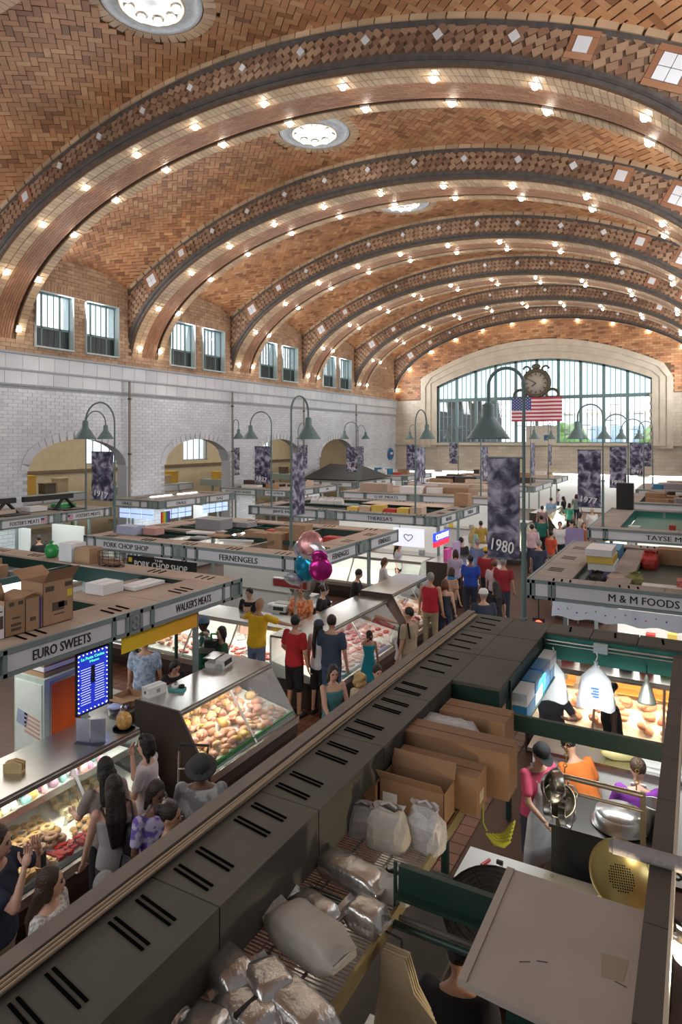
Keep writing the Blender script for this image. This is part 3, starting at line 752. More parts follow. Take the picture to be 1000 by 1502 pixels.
# ---- Pork Chop Shop / Fernengels
YF, XF = 10.6, -6.68
Xp = lambda px: pxY(px, YF); Yf = lambda px: pyX(px, XF)
canopy('stall_canopy', 'stall canopy with PORK CHOP SHOP and FERNENGELS signs', -12.82, XF, YF, 15.05, (.7, .62, .55, .5),
       {'-Y': SW(Xp, 0, (128, 139.5, 'small', ''), (140.5, 239, 'sign', 'PORK CHOP SHOP', 1.42, Xp(185)), (240.5, 253, 'small', ''), (254, 272, 'orn', ''), (273.5, 288, 'small', ''), (290, 416, 'sign', 'FERNENGELS', .98, Xp(350)), (418, 434, 'small', '')),
        '+X': SW(Yf, 0, (474, 521, 'sign', 'FERNENGELS', .72), (526, 539, 'orn', ''), (542, 582, 'sign', 'FERNENGELS', .68))}, ROOF_TAN, cross=(('x', 12.4, .06, DKGREEN), ('y', -10.4, .06, DKGREEN), ('y', -8.6, .05, STEEL)))
stall_light(-12.3, -7.1, 11, 14.6, 30)
# ---- Jim's Meats / Theresa's
YJ, XJ = 18.1, -6.75
Xj = lambda px: pxY(px, YJ); Yj = lambda px: pyX(px, XJ)
canopy('stall_canopy', "stall canopy with JIM'S MEATS and THERESA'S signs", -13.6, XJ, YJ, 22.2, (.6, .6, .4, .5),
       {'-Y': SW(Xj, 0, (369, 379, 'small', ''), (380, 464, 'sign', "JIM'S MEATS", 1.15), (465.5, 477, 'small', ''), (478, 492.5, 'orn', ''), (493.5, 504.5, 'small', ''), (506, 607.5, 'sign', "THERESA'S", .86, Xj(557)), (609, 622, 'small', ''), (624, 639, 'orn', '')),
        '+X': SW(Yj, 0, (646, 668, 'sign', 'BREADS', .5), (669.5, 677, 'orn', ''), (679, 698, 'sign', 'THERESA', .6))}, ROOF_GRY, cross=(('x', 20, .06, DKGREEN),))
stall_light(-13, -7.2, 18.6, 21.8, 40)
# ---- Foster's Meats
XFo = -17.35; Yo = lambda px: pyX(px, XFo)
canopy('stall_canopy', "stall canopy with FOSTER'S MEATS signs and little flags", XL + .3, XFo, 10.6, 15.4, (.3, .5, .4, .5),
       {'+X': SW(Yo, 0, (1, 70, 'sign', "FOSTER'S MEATS", .95, Yo(36)), (71, 78.5, 'small', ''), (79, 89, 'orn', ''), (90, 97, 'small', ''), (98, 152, 'sign', "FOSTER'S MEATS", .95, Yo(129)), (153.5, 160, 'small', ''))}, ROOF_GRY, slots=False)
stall_light(-19.6, -17.6, 11, 15, 28, (.92, 1, .95))
# ---- Orale
XO = -17.45; YO = 17.7; Yq = lambda px: pyX(px, XO)
canopy('stall_canopy', 'stall canopy with ORALE signs and lit menu boards beneath', XL + .3, XO, YO, 22.2, (.3, .5, .4, .5),
       {'+X': SW(Yq, 0, (243, 286, 'sign', 'ORALE', .55), (287.5, 293.5, 'small', ''), (294, 301, 'orn', ''), (302, 306, 'small', ''), (307, 336, 'sign', 'ISAS', .4)),
        '-Y': [(-19.75, -18.4, 'sign', 'ORALE', .55), (-18.37, -18.0, 'small', ''), (-17.95, -17.5, 'orn', '')]}, ROOF_GRY, slots=False)
stall_light(-19.6, -17.7, 18, 22, 40, (.95, 1, 1))
canopy('stall_canopy', "stall canopy with OLD COUNTRY SAUSAGE and STEVE GAYEK JR signs", XL + .3, -15.9, 24.1, 28.4, (.3, .5, .4, .5),
       {'-Y': [(-19.75, -17.75, 'sign', 'OLD COUNTRY SAUSAGE', 1.5), (-17.7, -17.3, 'orn', ''), (-17.25, -16.1, 'sign', 'STEVE GAYEK JR.', .9)],
        '+X': [(24.3, 26.1, 'sign', 'DEKS', .5), (26.2, 26.5, 'orn', ''), (26.6, 28.3, 'sign', 'JR.', .4)]}, ROOF_GRY, slots=False)
stall_light(-19.6, -16.2, 24.5, 28, 40)
canopy('stall_canopy', 'far stall canopy with pale signs under the dark tarpaulin', XL + .3, -15.9, 30.6, 35, (.3, .5, .4, .5), {'-Y': [(-19.5, -18.2, 'sign', ''), (-18.1, -16.2, 'sign', 'BRINKERS', .7)], '+X': [(30.8, 32.6, 'sign', 'MEATS', .6), (32.9, 34.8, 'sign', 'NOVA', .5)]}, ROOF_GRY, slots=False)
stall_light(-19.6, -16.2, 31, 34.6, 60)
canopy('stall_canopy', 'farthest stall canopy in the corner by the white wall', XL + .3, -15.9, 37.2, 41.5, (.3, .5, .4, .5), {'-Y': [(-19.5, -18.2, 'sign', ''), (-18.1, -16.2, 'sign', '')], '+X': [(37.4, 39.2, 'sign', ''), (39.5, 41.3, 'sign', '')]}, ROOF_GRY, slots=False)
canopy('stall_canopy', 'stall canopy with G.W. MEATS sign and tan roof boards', -13.8, -6.9, 24.9, 29.4, (.6, .6, .4, .5), {'-Y': [(-13.6, -12.6, 'small', ''), (-12.5, -10.6, 'sign', 'G.W. MEATS', 1.1), (-10.5, -10, 'orn', ''), (-9.9, -7.9, 'sign', ''), (-7.8, -7, 'small', '')], '+X': [(25.1, 27, 'sign', ''), (27.1, 29.2, 'sign', '')]}, ROOF_TAN, slots=False)
stall_light(-13, -7.2, 25.4, 29, 45)
canopy('stall_canopy', 'low grey stall canopy behind the G.W. MEATS stall', -13.8, -7.0, 32, 36.5, (.6, .6, .4, .5), {'-Y': [(-13.6, -10.6, 'sign', ''), (-10.5, -10, 'orn', ''), (-9.9, -7.3, 'sign', '')], '+X': [(32.3, 34, 'sign', ''), (34.2, 36.3, 'sign', '')]}, ROOF_GRY, slots=False)
stall_light(-13, -7.2, 32.4, 36, 45)
canopy('stall_canopy', 'grey stall canopy below the arched end window', -13.8, -7.2, 38.6, 42.6, (.6, .6, .4, .5), {'-Y': [(-13.6, -10.6, 'sign', ''), (-10.5, -10, 'orn', ''), (-9.9, -7.3, 'sign', '')], '+X': [(38.9, 40.4, 'sign', ''), (40.7, 42.3, 'sign', '')]}, ROOF_GRY, slots=False)
stall_light(-13, -7.2, 39, 42.4, 50)
# ---- right-hand row
XM, YM = -2.44, 10.8
canopy('stall_canopy', 'stall canopy with the M & M FOODS sign, goods stacked on its roof', XM, .55, YM, 15.4, (.62, .5, .38, .4),
       {'-Y': [(-2.36, -2.1, 'small', ''), (-2.04, .1, 'sign', 'M & M FOODS', .98, -.73), (.15, .5, 'small', '')], '-X': [(11, 13, 'sign', ''), (13.2, 15.2, 'sign', '')]}, ROOF_GRY, single=True, cross=(('y', -1.15, .36, ROOF_GRY),))
stall_light(-2, .4, 11.2, 15, 60)
canopy('stall_canopy', 'stall canopy with the TAYSE MEATS sign', -2.5, .6, 17.8, 23.4, (.7, .5, .5, .4),
       {'-Y': [(-2.45, -2.12, 'small', ''), (-2.05, .55, 'sign', 'TAYSE MEATS', 1.25, -.52)], '-X': [(18, 20.5, 'sign', ''), (20.8, 23.2, 'sign', '')]}, ROOF_GRY, slots=False, inner=MIDGREEN)
stall_light(-2, .4, 18.4, 23, 60)
canopy('stall_canopy', 'grey stall canopy behind the TAYSE MEATS stall', -2.5, .6, 25.6, 30.2, (.6, .5, .5, .4), {'-Y': [(-2.4, -.2, 'sign', ''), (-.1, .5, 'small', '')], '-X': [(25.8, 30, 'sign', '')]}, ROOF_GRY, slots=False)
canopy('stall_canopy', 'cluttered far stall canopy in the right-hand row', -2.5, .6, 32.4, 37, (.6, .5, .5, .4), {'-Y': [(-2.4, -.2, 'sign', ''), (-.1, .5, 'small', '')]}, ROOF_GRY, slots=False)
stall_light(-2, .4, 26, 36, 80)

# ---- lamp posts with banners
VERD = mat('verdigris_paint', (.12, .185, .185), .5, var=.12, nscale=6)
def photo_mat(seed):
    m, nt, b = newmat('printed_photo_%d' % seed)
    tc = nt.nodes.new('ShaderNodeTexCoord'); mp = nt.nodes.new('ShaderNodeMapping'); mp.inputs['Location'].default_value = (seed * 3.1, seed * 1.7, seed)
    nt.links.new(tc.outputs['Object'], mp.inputs[0])
    vo = nt.nodes.new('ShaderNodeTexVoronoi'); vo.inputs['Scale'].default_value = 5 + seed % 3; nz = nt.nodes.new('ShaderNodeTexNoise'); nz.inputs['Scale'].default_value = 4.5; nz.inputs['Detail'].default_value = 4; nz.inputs['Distortion'].default_value = 1.2
    nt.links.new(mp.outputs[0], nz.inputs[0]); nt.links.new(mp.outputs[0], vo.inputs['Vector'])
    mx = nt.nodes.new('ShaderNodeMath'); mx.operation = 'MULTIPLY_ADD'; mx.inputs[1].default_value = .35; nt.links.new(vo.outputs['Distance'], mx.inputs[0]); nt.links.new(nz.outputs['Fac'], mx.inputs[2])
    rp = nt.nodes.new('ShaderNodeValToRGB'); nt.links.new(mx.outputs[0], rp.inputs[0]); e = rp.color_ramp.elements
    e[0].position = .45; e[0].color = (.016, .014, .034, 1); e[1].position = .86; e[1].color = (.46, .44, .54, 1)
    q = e.new(.58); q.color = (.045, .04, .085, 1); q = e.new(.68); q.color = (.14, .13, .21, 1)
    nt.links.new(rp.outputs[0], b.inputs['Base Color']); b.inputs['Roughness'].default_value = .6
    return m
PHOTOS = [photo_mat(i) for i in range(5)]
BAND = mat('banner_ink', (.05, .045, .09), .6)
def lamp_post(px, py, label, dirn, lamp_px, banner=None, blabel=None, z0=ZT, top=5.72, P=None):
    """pole standing on a canopy roof at pixel (px,py); dirn = arm direction; lamp_px fixes the arm length"""
    p = P if P is not None else atZ(px, py, z0); dv = Vector(dirn).normalized()
    D = p.x * FW[0] + p.y * FW[1]; pr = dv.x * RT[0] + dv.y * RT[1]
    def solve(tx, dvv):
        f = lambda q: 500 + FPX * (q.x * RT[0] + q.y * RT[1]) / (q.x * FW[0] + q.y * FW[1])
        b_, best = 9e9, .8
        for k in range(15, 150):
            e_ = abs(f(p + dvv * (k / 100)) - tx)
            if e_ < b_: b_, best = e_, k / 100
        return best
    arm = min(1.3, max(.4, solve(lamp_px, dv))) if lamp_px else .8
    t = thing('lamp_post', label, 'lamp', p); R = arm / 2; h = top - R - z0
    MB().tube([(0, 0, 0), (0, 0, 1.2)], .032, 8).build('pole', VERD, t)
    pts = [(0, 0, 1.2), (0, 0, h - .3)] + [(dv.x * R * (1 - math.cos(a)), dv.y * R * (1 - math.cos(a)), h + R * math.sin(a)) for a in np.linspace(0, pi, 13)]
    e = Vector(pts[-1]); zl = 5.22 - z0; pts.append((e.x, e.y, zl))
    MB().tube(pts, .021, 8).build('gooseneck', VERD, t)
    MB().lathe([(.05, 0), (.05, .02), (.032, .02)], n=10).build('foot', VERD, t)
    MB().lathe([(.045, -.02), (.045, .03), (.03, .03)], (0, 0, 1.2), 10).build('collar', VERD, t)
    c = (e.x, e.y, zl)
    s = MB().lathe([(.02, .06), (.05, .05), (.075, .02), (.078, -.12), (.10, -.15), (.27, -.40), (.275, -.42), (.26, -.42), (.09, -.17), (0, -.16)], c, 20).build('shade', VERD, t)
    MB().ell((e.x, e.y, zl - .26), (.045, .045, .07), 8, 6).build('bulb', mat('frosted_bulb', (.9, .88, .8), .4), t)
    if banner:
        y0, y1, x0, x1, year, seed = banner      # pixel rows of top and bottom, columns
        bx = atY(x0, 600, 1); za, zb = CAMH - (y0 - HOR) * D / FPX, CAMH - (y1 - HOR) * D / FPX
        sgn = 1 if (x0 + x1) / 2 > px else -1
        # banner plane follows the arm axis
        bd = dv if pr * sgn > 0 else -dv; w = min(.95, max(.42, solve(x0 if sgn < 0 else x1, bd)))
        b = thing('banner', blabel, 'banner', (p.x, p.y, 0)); nrm = Vector((bd.y, -bd.x, 0))
        if nrm.y > 0 or (abs(nrm.y) < .1 and nrm.x < 0): nrm = -nrm
        g = bd * .05; n_ = 6; mb = MB(); vs = []
        for k in (0, 1):
            for i in range(n_ + 1):
                f = i / n_; q = g + bd * (w * f) + nrm * (.015 * math.sin(f * 6) + (.004 if k else -.004))
                vs += [(q.x, q.y, za), (q.x, q.y, zb)]
        m_ = 2 * (n_ + 1)
        mb.add(vs, [(2 * i + 2, 2 * i, 2 * i + 1, 2 * i + 3) for i in range(n_)] + [(m_ + 2 * i, m_ + 2 * i + 2, m_ + 2 * i + 3, m_ + 2 * i + 1) for i in range(n_)])
        mb.build('cloth', PHOTOS[seed % 5], b)
        for z in (za, zb): MB().tube([(0, 0, z), tuple(bd * (w + .06)) [:2] + (z,)], .012, 6).build('rod', VERD, b)
        if year:
            rzz = math.atan2(nrm.y, nrm.x) + pi / 2; q = g + bd * (w / 2) + nrm * .03
            text_fit(year, WINK, (q.x, q.y, zb + (za - zb) * .13), rzz, w * .72, .15, b, 'year', .25)
    return t
LP = 'verdigris gooseneck lamp post '
lamp_post(168, 775, P=Vector((-12.61, 11.3, ZT)), label=LP + 'on the PORK CHOP SHOP corner', dirn=(-1, 0, 0), lamp_px=125, banner=(663, 735, 136, 166, '1917', 0), blabel='dark photo banner reading 1917 with a market street')
lamp_post(126, 748, LP + "on the FOSTER'S MEATS canopy", (0, 1, 0), 155)
lamp_post(427, 805, LP + 'on the FERNENGELS canopy', (0, 1, 0), 452, (664, 757, 428, 445, '', 2), 'tall dark banner of a crowd photo above FERNENGELS')
lamp_post(768, 908, LP + 'on the corner of the dark vented roof', (-1, 0, 0), 716, (672, 822, 722, 766, '1980', 1), 'large slate-blue photo banner reading 1980')
lamp_post(398, 745, LP + "above the JIM'S MEATS corner", (-1, 0, 0), 367, (655, 710, 375, 397, '1937', 3), 'dark crowd photo banner reading 1937')
lamp_post(313, 0, LP + 'above OLD COUNTRY SAUSAGE', (0, 1, 0), 338, (657, 697, 314, 333, '1919', 4), 'dark photo banner by the second wall arch', P=Vector((-19.2, 24.3, ZT)))
lamp_post(437, 0, LP + 'behind the FERNENGELS lamp by the wall', (0, 1, 0), 452, (653, 688, 438, 453, '', 0), 'small dark photo banner by the third wall arch', P=atY(437, 660, 30.8).to_2d().to_3d() + Vector((0, 0, ZT)))
lamp_post(525, 0, LP + 'before the fourth wall arch, arm towards wall', (-1, 0, 0), 505, (656, 692, 509, 524, '1919', 2), 'dark photo banner left of a twin banner before the fourth arch', P=atY(525, 660, 30.9).to_2d().to_3d() + Vector((0, 0, ZT)))
lamp_post(523, 0, LP + 'before the fourth wall arch, arm towards window', (0, 1, 0), 541, (655, 690, 526, 537, '', 1), 'narrow dark photo banner right of a twin banner', P=atY(523, 660, 37.4).to_2d().to_3d() + Vector((0, 0, ZT)))
lamp_post(609, 762, LP + "on the THERESA'S corner", (0, 1, 0), 626, (657, 712, 610, 623, '1918', 3), "pale photo banner of a tower above THERESA'S", P=atY(609, 660, 18.6).to_2d().to_3d() + Vector((0, 0, ZT)))
lamp_post(610, 0, LP + 'standing low left of the arched window', (-1, 0, 0), 601, (652, 690, 597, 608, '', 4), 'narrow blue photo banner beside the pale tower banner', P=atY(610, 660, 39).to_2d().to_3d() + Vector((0, 0, ZT)))
lamp_post(672, 0, LP + 'below the dark left window panes', (-1, 0, 0), 656, (650, 680, 660, 671, '', 1), 'small blue photo banner under the dark window panes', P=atY(672, 660, 38.8).to_2d().to_3d() + Vector((0, 0, ZT)))
lamp_post(705, 0, LP + 'behind the 1980 banner', (0, 1, 0), None, (655, 703, 706, 719, '1971', 2), 'dark photo banner reading 1971 beside the 1980 banner', P=atY(705, 660, 25.5).to_2d().to_3d() + Vector((0, 0, ZT)))
lamp_post(778, 0, LP + 'under the clock', (0, 1, 0), None, (650, 698, 779, 789, '', 0), 'narrow photo banner under the clock', P=atY(778, 660, 32.6).to_2d().to_3d() + Vector((0, 0, ZT)))
lamp_post(804, 0, LP + 'right of the clock', (0, 1, 0), None, (652, 683, 805, 815, '', 3), 'short photo banner of a pale figure under the flag', P=atY(804, 660, 38.7).to_2d().to_3d() + Vector((0, 0, ZT)))
lamp_post(884, 0, LP + 'on the TAYSE MEATS corner', (-1, 0, 0), 847, (660, 745, 850, 882, '1977', 4), 'dark photo banner reading 1977', P=atY(884, 660, 18.2).to_2d().to_3d() + Vector((0, 0, ZT)))
lamp_post(921, 0, LP + 'holding the 1975 banner', (-1, 0, 0), 886, (656, 716, 896, 920, '1975', 2), 'photo banner reading 1975', P=atY(921, 660, 25.9).to_2d().to_3d() + Vector((0, 0, ZT)))
lamp_post(944, 0, LP + 'with the narrow crowd banner', (-1, 0, 0), 911, (650, 698, 925, 943, '1941', 0), 'narrow dark banner of a market crowd dated 1941', P=atY(944, 660, 32.7).to_2d().to_3d() + Vector((0, 0, ZT)))
lamp_post(957, 0, LP + 'farthest one of the right-hand row', (-1, 0, 0), 937, (650, 684, 946, 957, '', 1), 'small photo banner behind the 1941 banner', P=atY(957, 660, 37).to_2d().to_3d() + Vector((0, 0, ZT)))

# ---- clock, flag, notice board on the great window
ck = thing('wall_clock', 'ornate bronze clock with scrolls before the arched window', 'clock', (atY(786, 560, YE - .5).x, YE - .5, 8.55))
BRZ = mat('dark_bronze', (.10, .085, .055), .5, .3, var=.3, nscale=10)
Mc = Matrix.Rotation(pi / 2, 3, 'X')
MB().lathe([(0, -.2), (.95, -.2), (1.0, .0), (.92, .16), (.82, .10), (.76, .12), (.74, .02), (0, .02)], n=40, M=Mc).build('case', BRZ, ck)
MB().lathe([(0, .05), (.74, .05), (.74, .03)], n=40, M=Mc).build('dial', mat('clock_dial', (.42, .38, .32), .6), ck)
for k in range(12):
    a = 2 * pi * k / 12; MB().box((.62 * math.sin(a), -.06, .62 * math.cos(a)), (.05, .02, .16), M=Matrix.Rotation(a, 3, 'Y')).build('hour_mark', BLACK, ck)
for nm, a, l in (('hour_hand', -2.0, .34), ('minute_hand', -2.25 + 2.0, .52)):
    a = {'hour_hand': math.radians(235), 'minute_hand': math.radians(300)}[nm]; MB().box((l / 2 * math.sin(a), -.08, l / 2 * math.cos(a)), (.05, .02, l), M=Matrix.Rotation(a, 3, 'Y')).build(nm, BLACK, ck)
sc_ = MB()
for sg in (-1, 1):
    sc_.tube([(sg * (1.0 + .5 * math.cos(a) * (1 - i / 40)), 0, -.75 + .42 * math.sin(a) * (1 - i / 40)) for i, a in enumerate(np.linspace(-1.2, 5.2, 20))], .1, 6)
    sc_.tube([(sg * (.62 + .22 * math.cos(a)), 0, .95 + .2 * math.sin(a)) for a in np.linspace(0, 5, 12)], .07, 6)
sc_.ell((0, 0, 1.12), (.3, .12, .2)); sc_.bb(-1.6, 1.6, -.1, .1, -1.12, -.98)
sc_.build('scrollwork', BRZ, ck)
fx0, fx1 = atY(750, 600, YE - .7).x, atY(824, 600, YE - .7).x; fz1, fz0 = atY(787, 583, YE - .7).z, atY(787, 618, YE - .7).z
fg = thing('flag', 'large red white and blue striped flag hung below the clock', 'flag', (fx0, YE - .7, fz0)); FW_, FH_ = fx1 - fx0, fz1 - fz0
RED = mat('flag_red', (.50, .04, .09), .7); FWH = mat('flag_white', (.78, .74, .74), .7); BLU = mat('flag_blue', (.04, .07, .26), .7)
for i in range(13):
    z0, z1 = FH_ * i / 13, FH_ * (i + 1) / 13; x0 = FW_ * .4 if i >= 6 else 0
    mb = MB(); N = 10; vs = []
    for k in range(N + 1):
        x = x0 + (FW_ - x0) * k / N; y = .08 * math.sin(x * 4); vs += [(x, y, z0), (x, y, z1), (x, y + .01, z0), (x, y + .01, z1)]
    mb.add(vs, [(4 * k, 4 * k + 4, 4 * k + 5, 4 * k + 1) for k in range(N)] + [(4 * k + 2, 4 * k + 3, 4 * k + 7, 4 * k + 6) for k in range(N)]); mb.build('stripe', RED if i % 2 == 0 else FWH, fg)
mb = MB(); vs = []
for k in range(7):
    x = FW_ * .4 * k / 6; y = .08 * math.sin(x * 4); vs += [(x, y, FH_ * 6 / 13), (x, y, FH_)]
mb.add(vs, [(2 * k, 2 * k + 2, 2 * k + 3, 2 * k + 1) for k in range(6)]); cn = mb.build('canton', BLU, fg)
sm = MB()
for r in range(9):
    for c in range(6 - r % 2):
        x = FW_ * .4 * (c + .5 + .5 * (r % 2)) / 6; z = FH_ * (6 + 7 * (r + .5) / 9) / 13; y = .08 * math.sin(x * 4) - .012
        sm.add([(x + (.05 if k % 2 == 0 else .02) * math.sin(k * pi / 5), y, z + (.05 if k % 2 == 0 else .02) * math.cos(k * pi / 5)) for k in range(10)], [tuple(range(10))])
tag(sm.build('stars', FWH, cn), kind='stuff')
nb = thing('notice_board', 'pale printed banner board under the flag at the window sill', 'sign', (atY(793, 640, YE).x, YE + .06, SILL))
MB().bb(-1, 1, -.03, .03, 0, 1.15).build('board', mat('board_cream', (.58, .54, .46), .6, var=.15, nscale=4), nb)
MB().bb(-1.05, 1.05, -.05, .0, 1.13, 1.2).bb(-1.05, 1.05, -.05, 0, -.05, .02).build('board_frame', STONE, nb)
MB().box((.35, -.04, .4), (.3, .02, .35)).build('printed_mark', mat('blue_print', (.05, .12, .25), .6), nb)
# blue round sign on the side wall, dark blue notice in the third arch
sg_ = atX(573, 666, XL + .1); s1 = thing('round_sign', 'blue and white oval sign on the white wall near the corner', 'sign', sg_)
MB().lathe([(0, .04), (.42, .04), (.45, 0)], n=24, M=Matrix.Rotation(pi / 2, 3, 'Y')).build('disc', mat('sign_blue', (.02, .16, .38), .5), s1)
MB().ell((.05, .05, .05), (.02, .25, .1)).build('white_mark', WINK, s1)
# ================================================================== display cases and goods
TUBE = LAMPW
def rmat(name, cols, rough=.5, spec=.5): return MATS.get(name) or pieces_mat(name, cols, rough, .12, 12)
MEAT = rmat('raw_meat', [(.55, .10, .08), (.62, .17, .13), (.48, .08, .07), (.66, .26, .20)], .3)
PORK = rmat('pale_pork', [(.60, .26, .19), (.66, .35, .26), (.52, .20, .15), (.68, .42, .33)], .35)
CHICK = rmat('poultry', [(.62, .36, .16), (.66, .45, .25), (.55, .26, .14), (.60, .30, .20), (.66, .46, .06)], .4)
PASTRY = rmat('pastry', [(.62, .36, .12), (.72, .48, .20), (.50, .26, .09), (.78, .58, .30)], .6)
CREAMP = rmat('cream_pastry', [(.85, .70, .42), (.88, .78, .55), (.80, .60, .32)], .6)
BROWNP = rmat('chocolate_cake', [(.28, .15, .09), (.36, .21, .13), (.22, .11, .07)], .5)
CANDY = rmat('candy_bag', [(.75, .25, .18), (.85, .65, .12), (.25, .10, .45), (.85, .45, .45), (.20, .50, .48), (.80, .80, .70), (.60, .70, .25)], .35)
REDF = rmat('red_jelly', [(.34, .012, .01), (.42, .02, .015), (.28, .008, .008)], .15)
PALEG = rmat('pale_green_sweets', [(.66, .72, .38), (.74, .78, .52), (.60, .68, .34)], .5)
def display_case(label, loc, rz, L, panes=2, frame=STEEL, end=DKBRN, base=DKBRN, deck=WHITEP, shelf=False, ends=(1, 1), h=1.2, light=14, lcol=(1, .93, .78), back=True, group=None):
    """local x along the case, front towards -y: sloping glass from (y -.38, z h) to (y -.88, z .45)"""
    t = thing('display_case', label, 'display case', loc, rz, group)
    MB().prism([(0, -.82, .0), (0, .39, .0), (0, .39, .42), (0, -.90, .42), (0, -.90, .2)], (L, 0, 0)).build('base', base, t)
    MB().bb(0, L, -.93, -.88, .36, .46).build('bumper', STEEL, t)
    MB().prism([(.02, -.84, .44), (.02, .36, .44), (.02, .36, .72), (.02, -.84, .5)], (L - .04, 0, 0)).build('deck', deck, t)
    MB().bb(0, L, -.40, .39, h - .035, h).build('top', STEEL, t)
    MB().bb(0, L, -.41, -.36, h - .08, h - .036).build('top_rail', frame, t)
    if back: MB().bb(0, L, .36, .39, .42, h - .036).build('back_panel', WHITEP, t)
    if ends[0] == 1: MB().prism([(-.03, -.92, .0), (-.03, .4, .0), (-.03, .4, h + .005), (-.03, -.40, h + .005), (-.03, -.92, .45)], (.03, 0, 0)).build('end_panel', end, t)
    if ends[0] == 2: MB().prism([(-.015, -.88, .43), (-.015, .4, .43), (-.015, .4, h - .04), (-.015, -.37, h - .04)], (.015, 0, 0)).build('end_glass', CASEGL, t); MB().bb(-.03, 0, -.9, .4, 0, .43).build('end_plate', end, t)
    if ends[1]: MB().prism([(L, -.88, .43), (L, .4, .43), (L, .4, h - .04), (L, -.37, h - .04)], (.015, 0, 0)).build('end_glass', CASEGL, t)
    dv = Vector((0, -.5, -(h - .45 - .02))); 
    for k in range(panes):
        x0, x1 = L * k / panes + .012, L * (k + 1) / panes - .012
        a = Vector((x0, -.385, h - .04)); q = Vector((x0, -.885, .455))
        MB().prism([a, q, q + Vector((x1 - x0, 0, 0)), a + Vector((x1 - x0, 0, 0))], (0, .008, .008)).build('glass_pane', CASEGL, t)
        if k: MB().prism([(x0 - .03, -.385, h - .04), (x0 - .03, -.89, .45), (x0 - .03, -.86, .45), (x0 - .03, -.36, h - .04)], (.036, 0, 0)).build('glass_post', frame, t)
    if shelf:
        MB().bb(.03, L - .03, -.30, .30, .90, .92).build('shelf', WHITEP, t)
        MB().bb(.03, L - .03, -.315, -.295, .88, .955).build('shelf_lip', STEEL, t)
    MB().tube([(.06, -.33, h - .06), (L - .06, -.33, h - .06)], .016, 6).build('light_tube', TUBE, t)
    l = area('case_lamp', (L / 2, -.34, h - .085), L * .9, .06, light, lcol, (-.5 if shelf else 0, 0, 0)); l.parent = t
    return t
def deck_z(y): return .5 + (y + .84) / 1.2 * .22
def blob(seed, r, n=9, m=6, amp=.2):
    R = random.Random(seed); mb = MB().ell((0, 0, r[2] * .75), r, n, m)
    k = [(R.uniform(-9, 9), R.uniform(-9, 9), R.uniform(-9, 9), R.uniform(0, 6)) for _ in range(4)]
    out = []
    for v in mb.v:
        s = 1 + amp * sum(math.sin(v[0] / r[0] * a + v[1] / r[1] * b + v[2] / r[2] * c + d) for a, b, c, d in [(q[0] * .3, q[1] * .3, q[2] * .3, q[3]) for q in k]) / 4
        out.append((v[0] * s, v[1] * s, max(0, v[2] * s)))
    mb.v = out; return mb
SHAPES = {}
def shape(kind, m):
    k = (kind, m.name)
    if k in SHAPES: return SHAPES[k]
    L = []
    for i in range(3):
        if kind == 'cut': mb = blob(i, (.085, .055, .035), amp=.35)
        elif kind == 'chop':
            mb = MB(); pts = [(.07 * math.cos(a) * (1 + .25 * math.sin(2 * a + i)), .05 * math.sin(a), 0) for a in np.linspace(0, 2 * pi, 11)[:-1]]; mb.prism(pts, (.0, 0, .022))
        elif kind == 'bird': mb = blob(i + 9, (.10, .07, .06), amp=.25); mb.ell((.08, .05, .05), (.05, .022, .022), 7, 5).ell((.08, -.05, .05), (.05, .022, .022), 7, 5)
        elif kind == 'sausage': mb = MB().tube([(.07 * math.cos(a), .07 * math.sin(a) - .05, .018) for a in np.linspace(.3 + i * .2, 2.6, 8)], .016, 7)
        elif kind == 'ring': mb = MB().lathe([(.022 + .02, .0), (.065, .0), (.07, .018), (.055, .035), (.035, .035), (.022, .018), (.042, 0)], n=12)
        elif kind == 'roll': mb = MB().tube([(-.06 + .12 * s, .014 * math.sin(s * 5 + i), .026) for s in np.linspace(0, 1, 8)], [.008, .02, .027, .03, .03, .027, .02, .008], 8)
        elif kind == 'slice': mb = MB().prism([(-.05, -.035, 0), (.05, -.035, 0), (.05, .035, 0), (-.05, .035, 0)], (0, 0, .045)); mb.bb(-.05, .05, -.035, .035, .045, .052)
        elif kind == 'bag': mb = blob(i + 20, (.055, .04, .055), amp=.3); mb.lathe([(.02, .085), (.008, .1), (.03, .125)], n=8)
        elif kind == 'tray': mb = MB().bb(-.09, .09, -.07, .07, 0, .006).bb(-.09, -.084, -.07, .07, 0, .028).bb(.084, .09, -.07, .07, 0, .028).bb(-.09, .09, -.07, -.064, 0, .028).bb(-.09, .09, .064, .07, 0, .028)
        elif kind == 'tag': mb = MB().box((0, 0, .035), (.075, .004, .05), M=Matrix.Rotation(-.4, 3, 'X')).bb(-.02, .02, -.01, .02, 0, .012)
        L.append(mb.mesh(kind, m))
    SHAPES[k] = L; return L
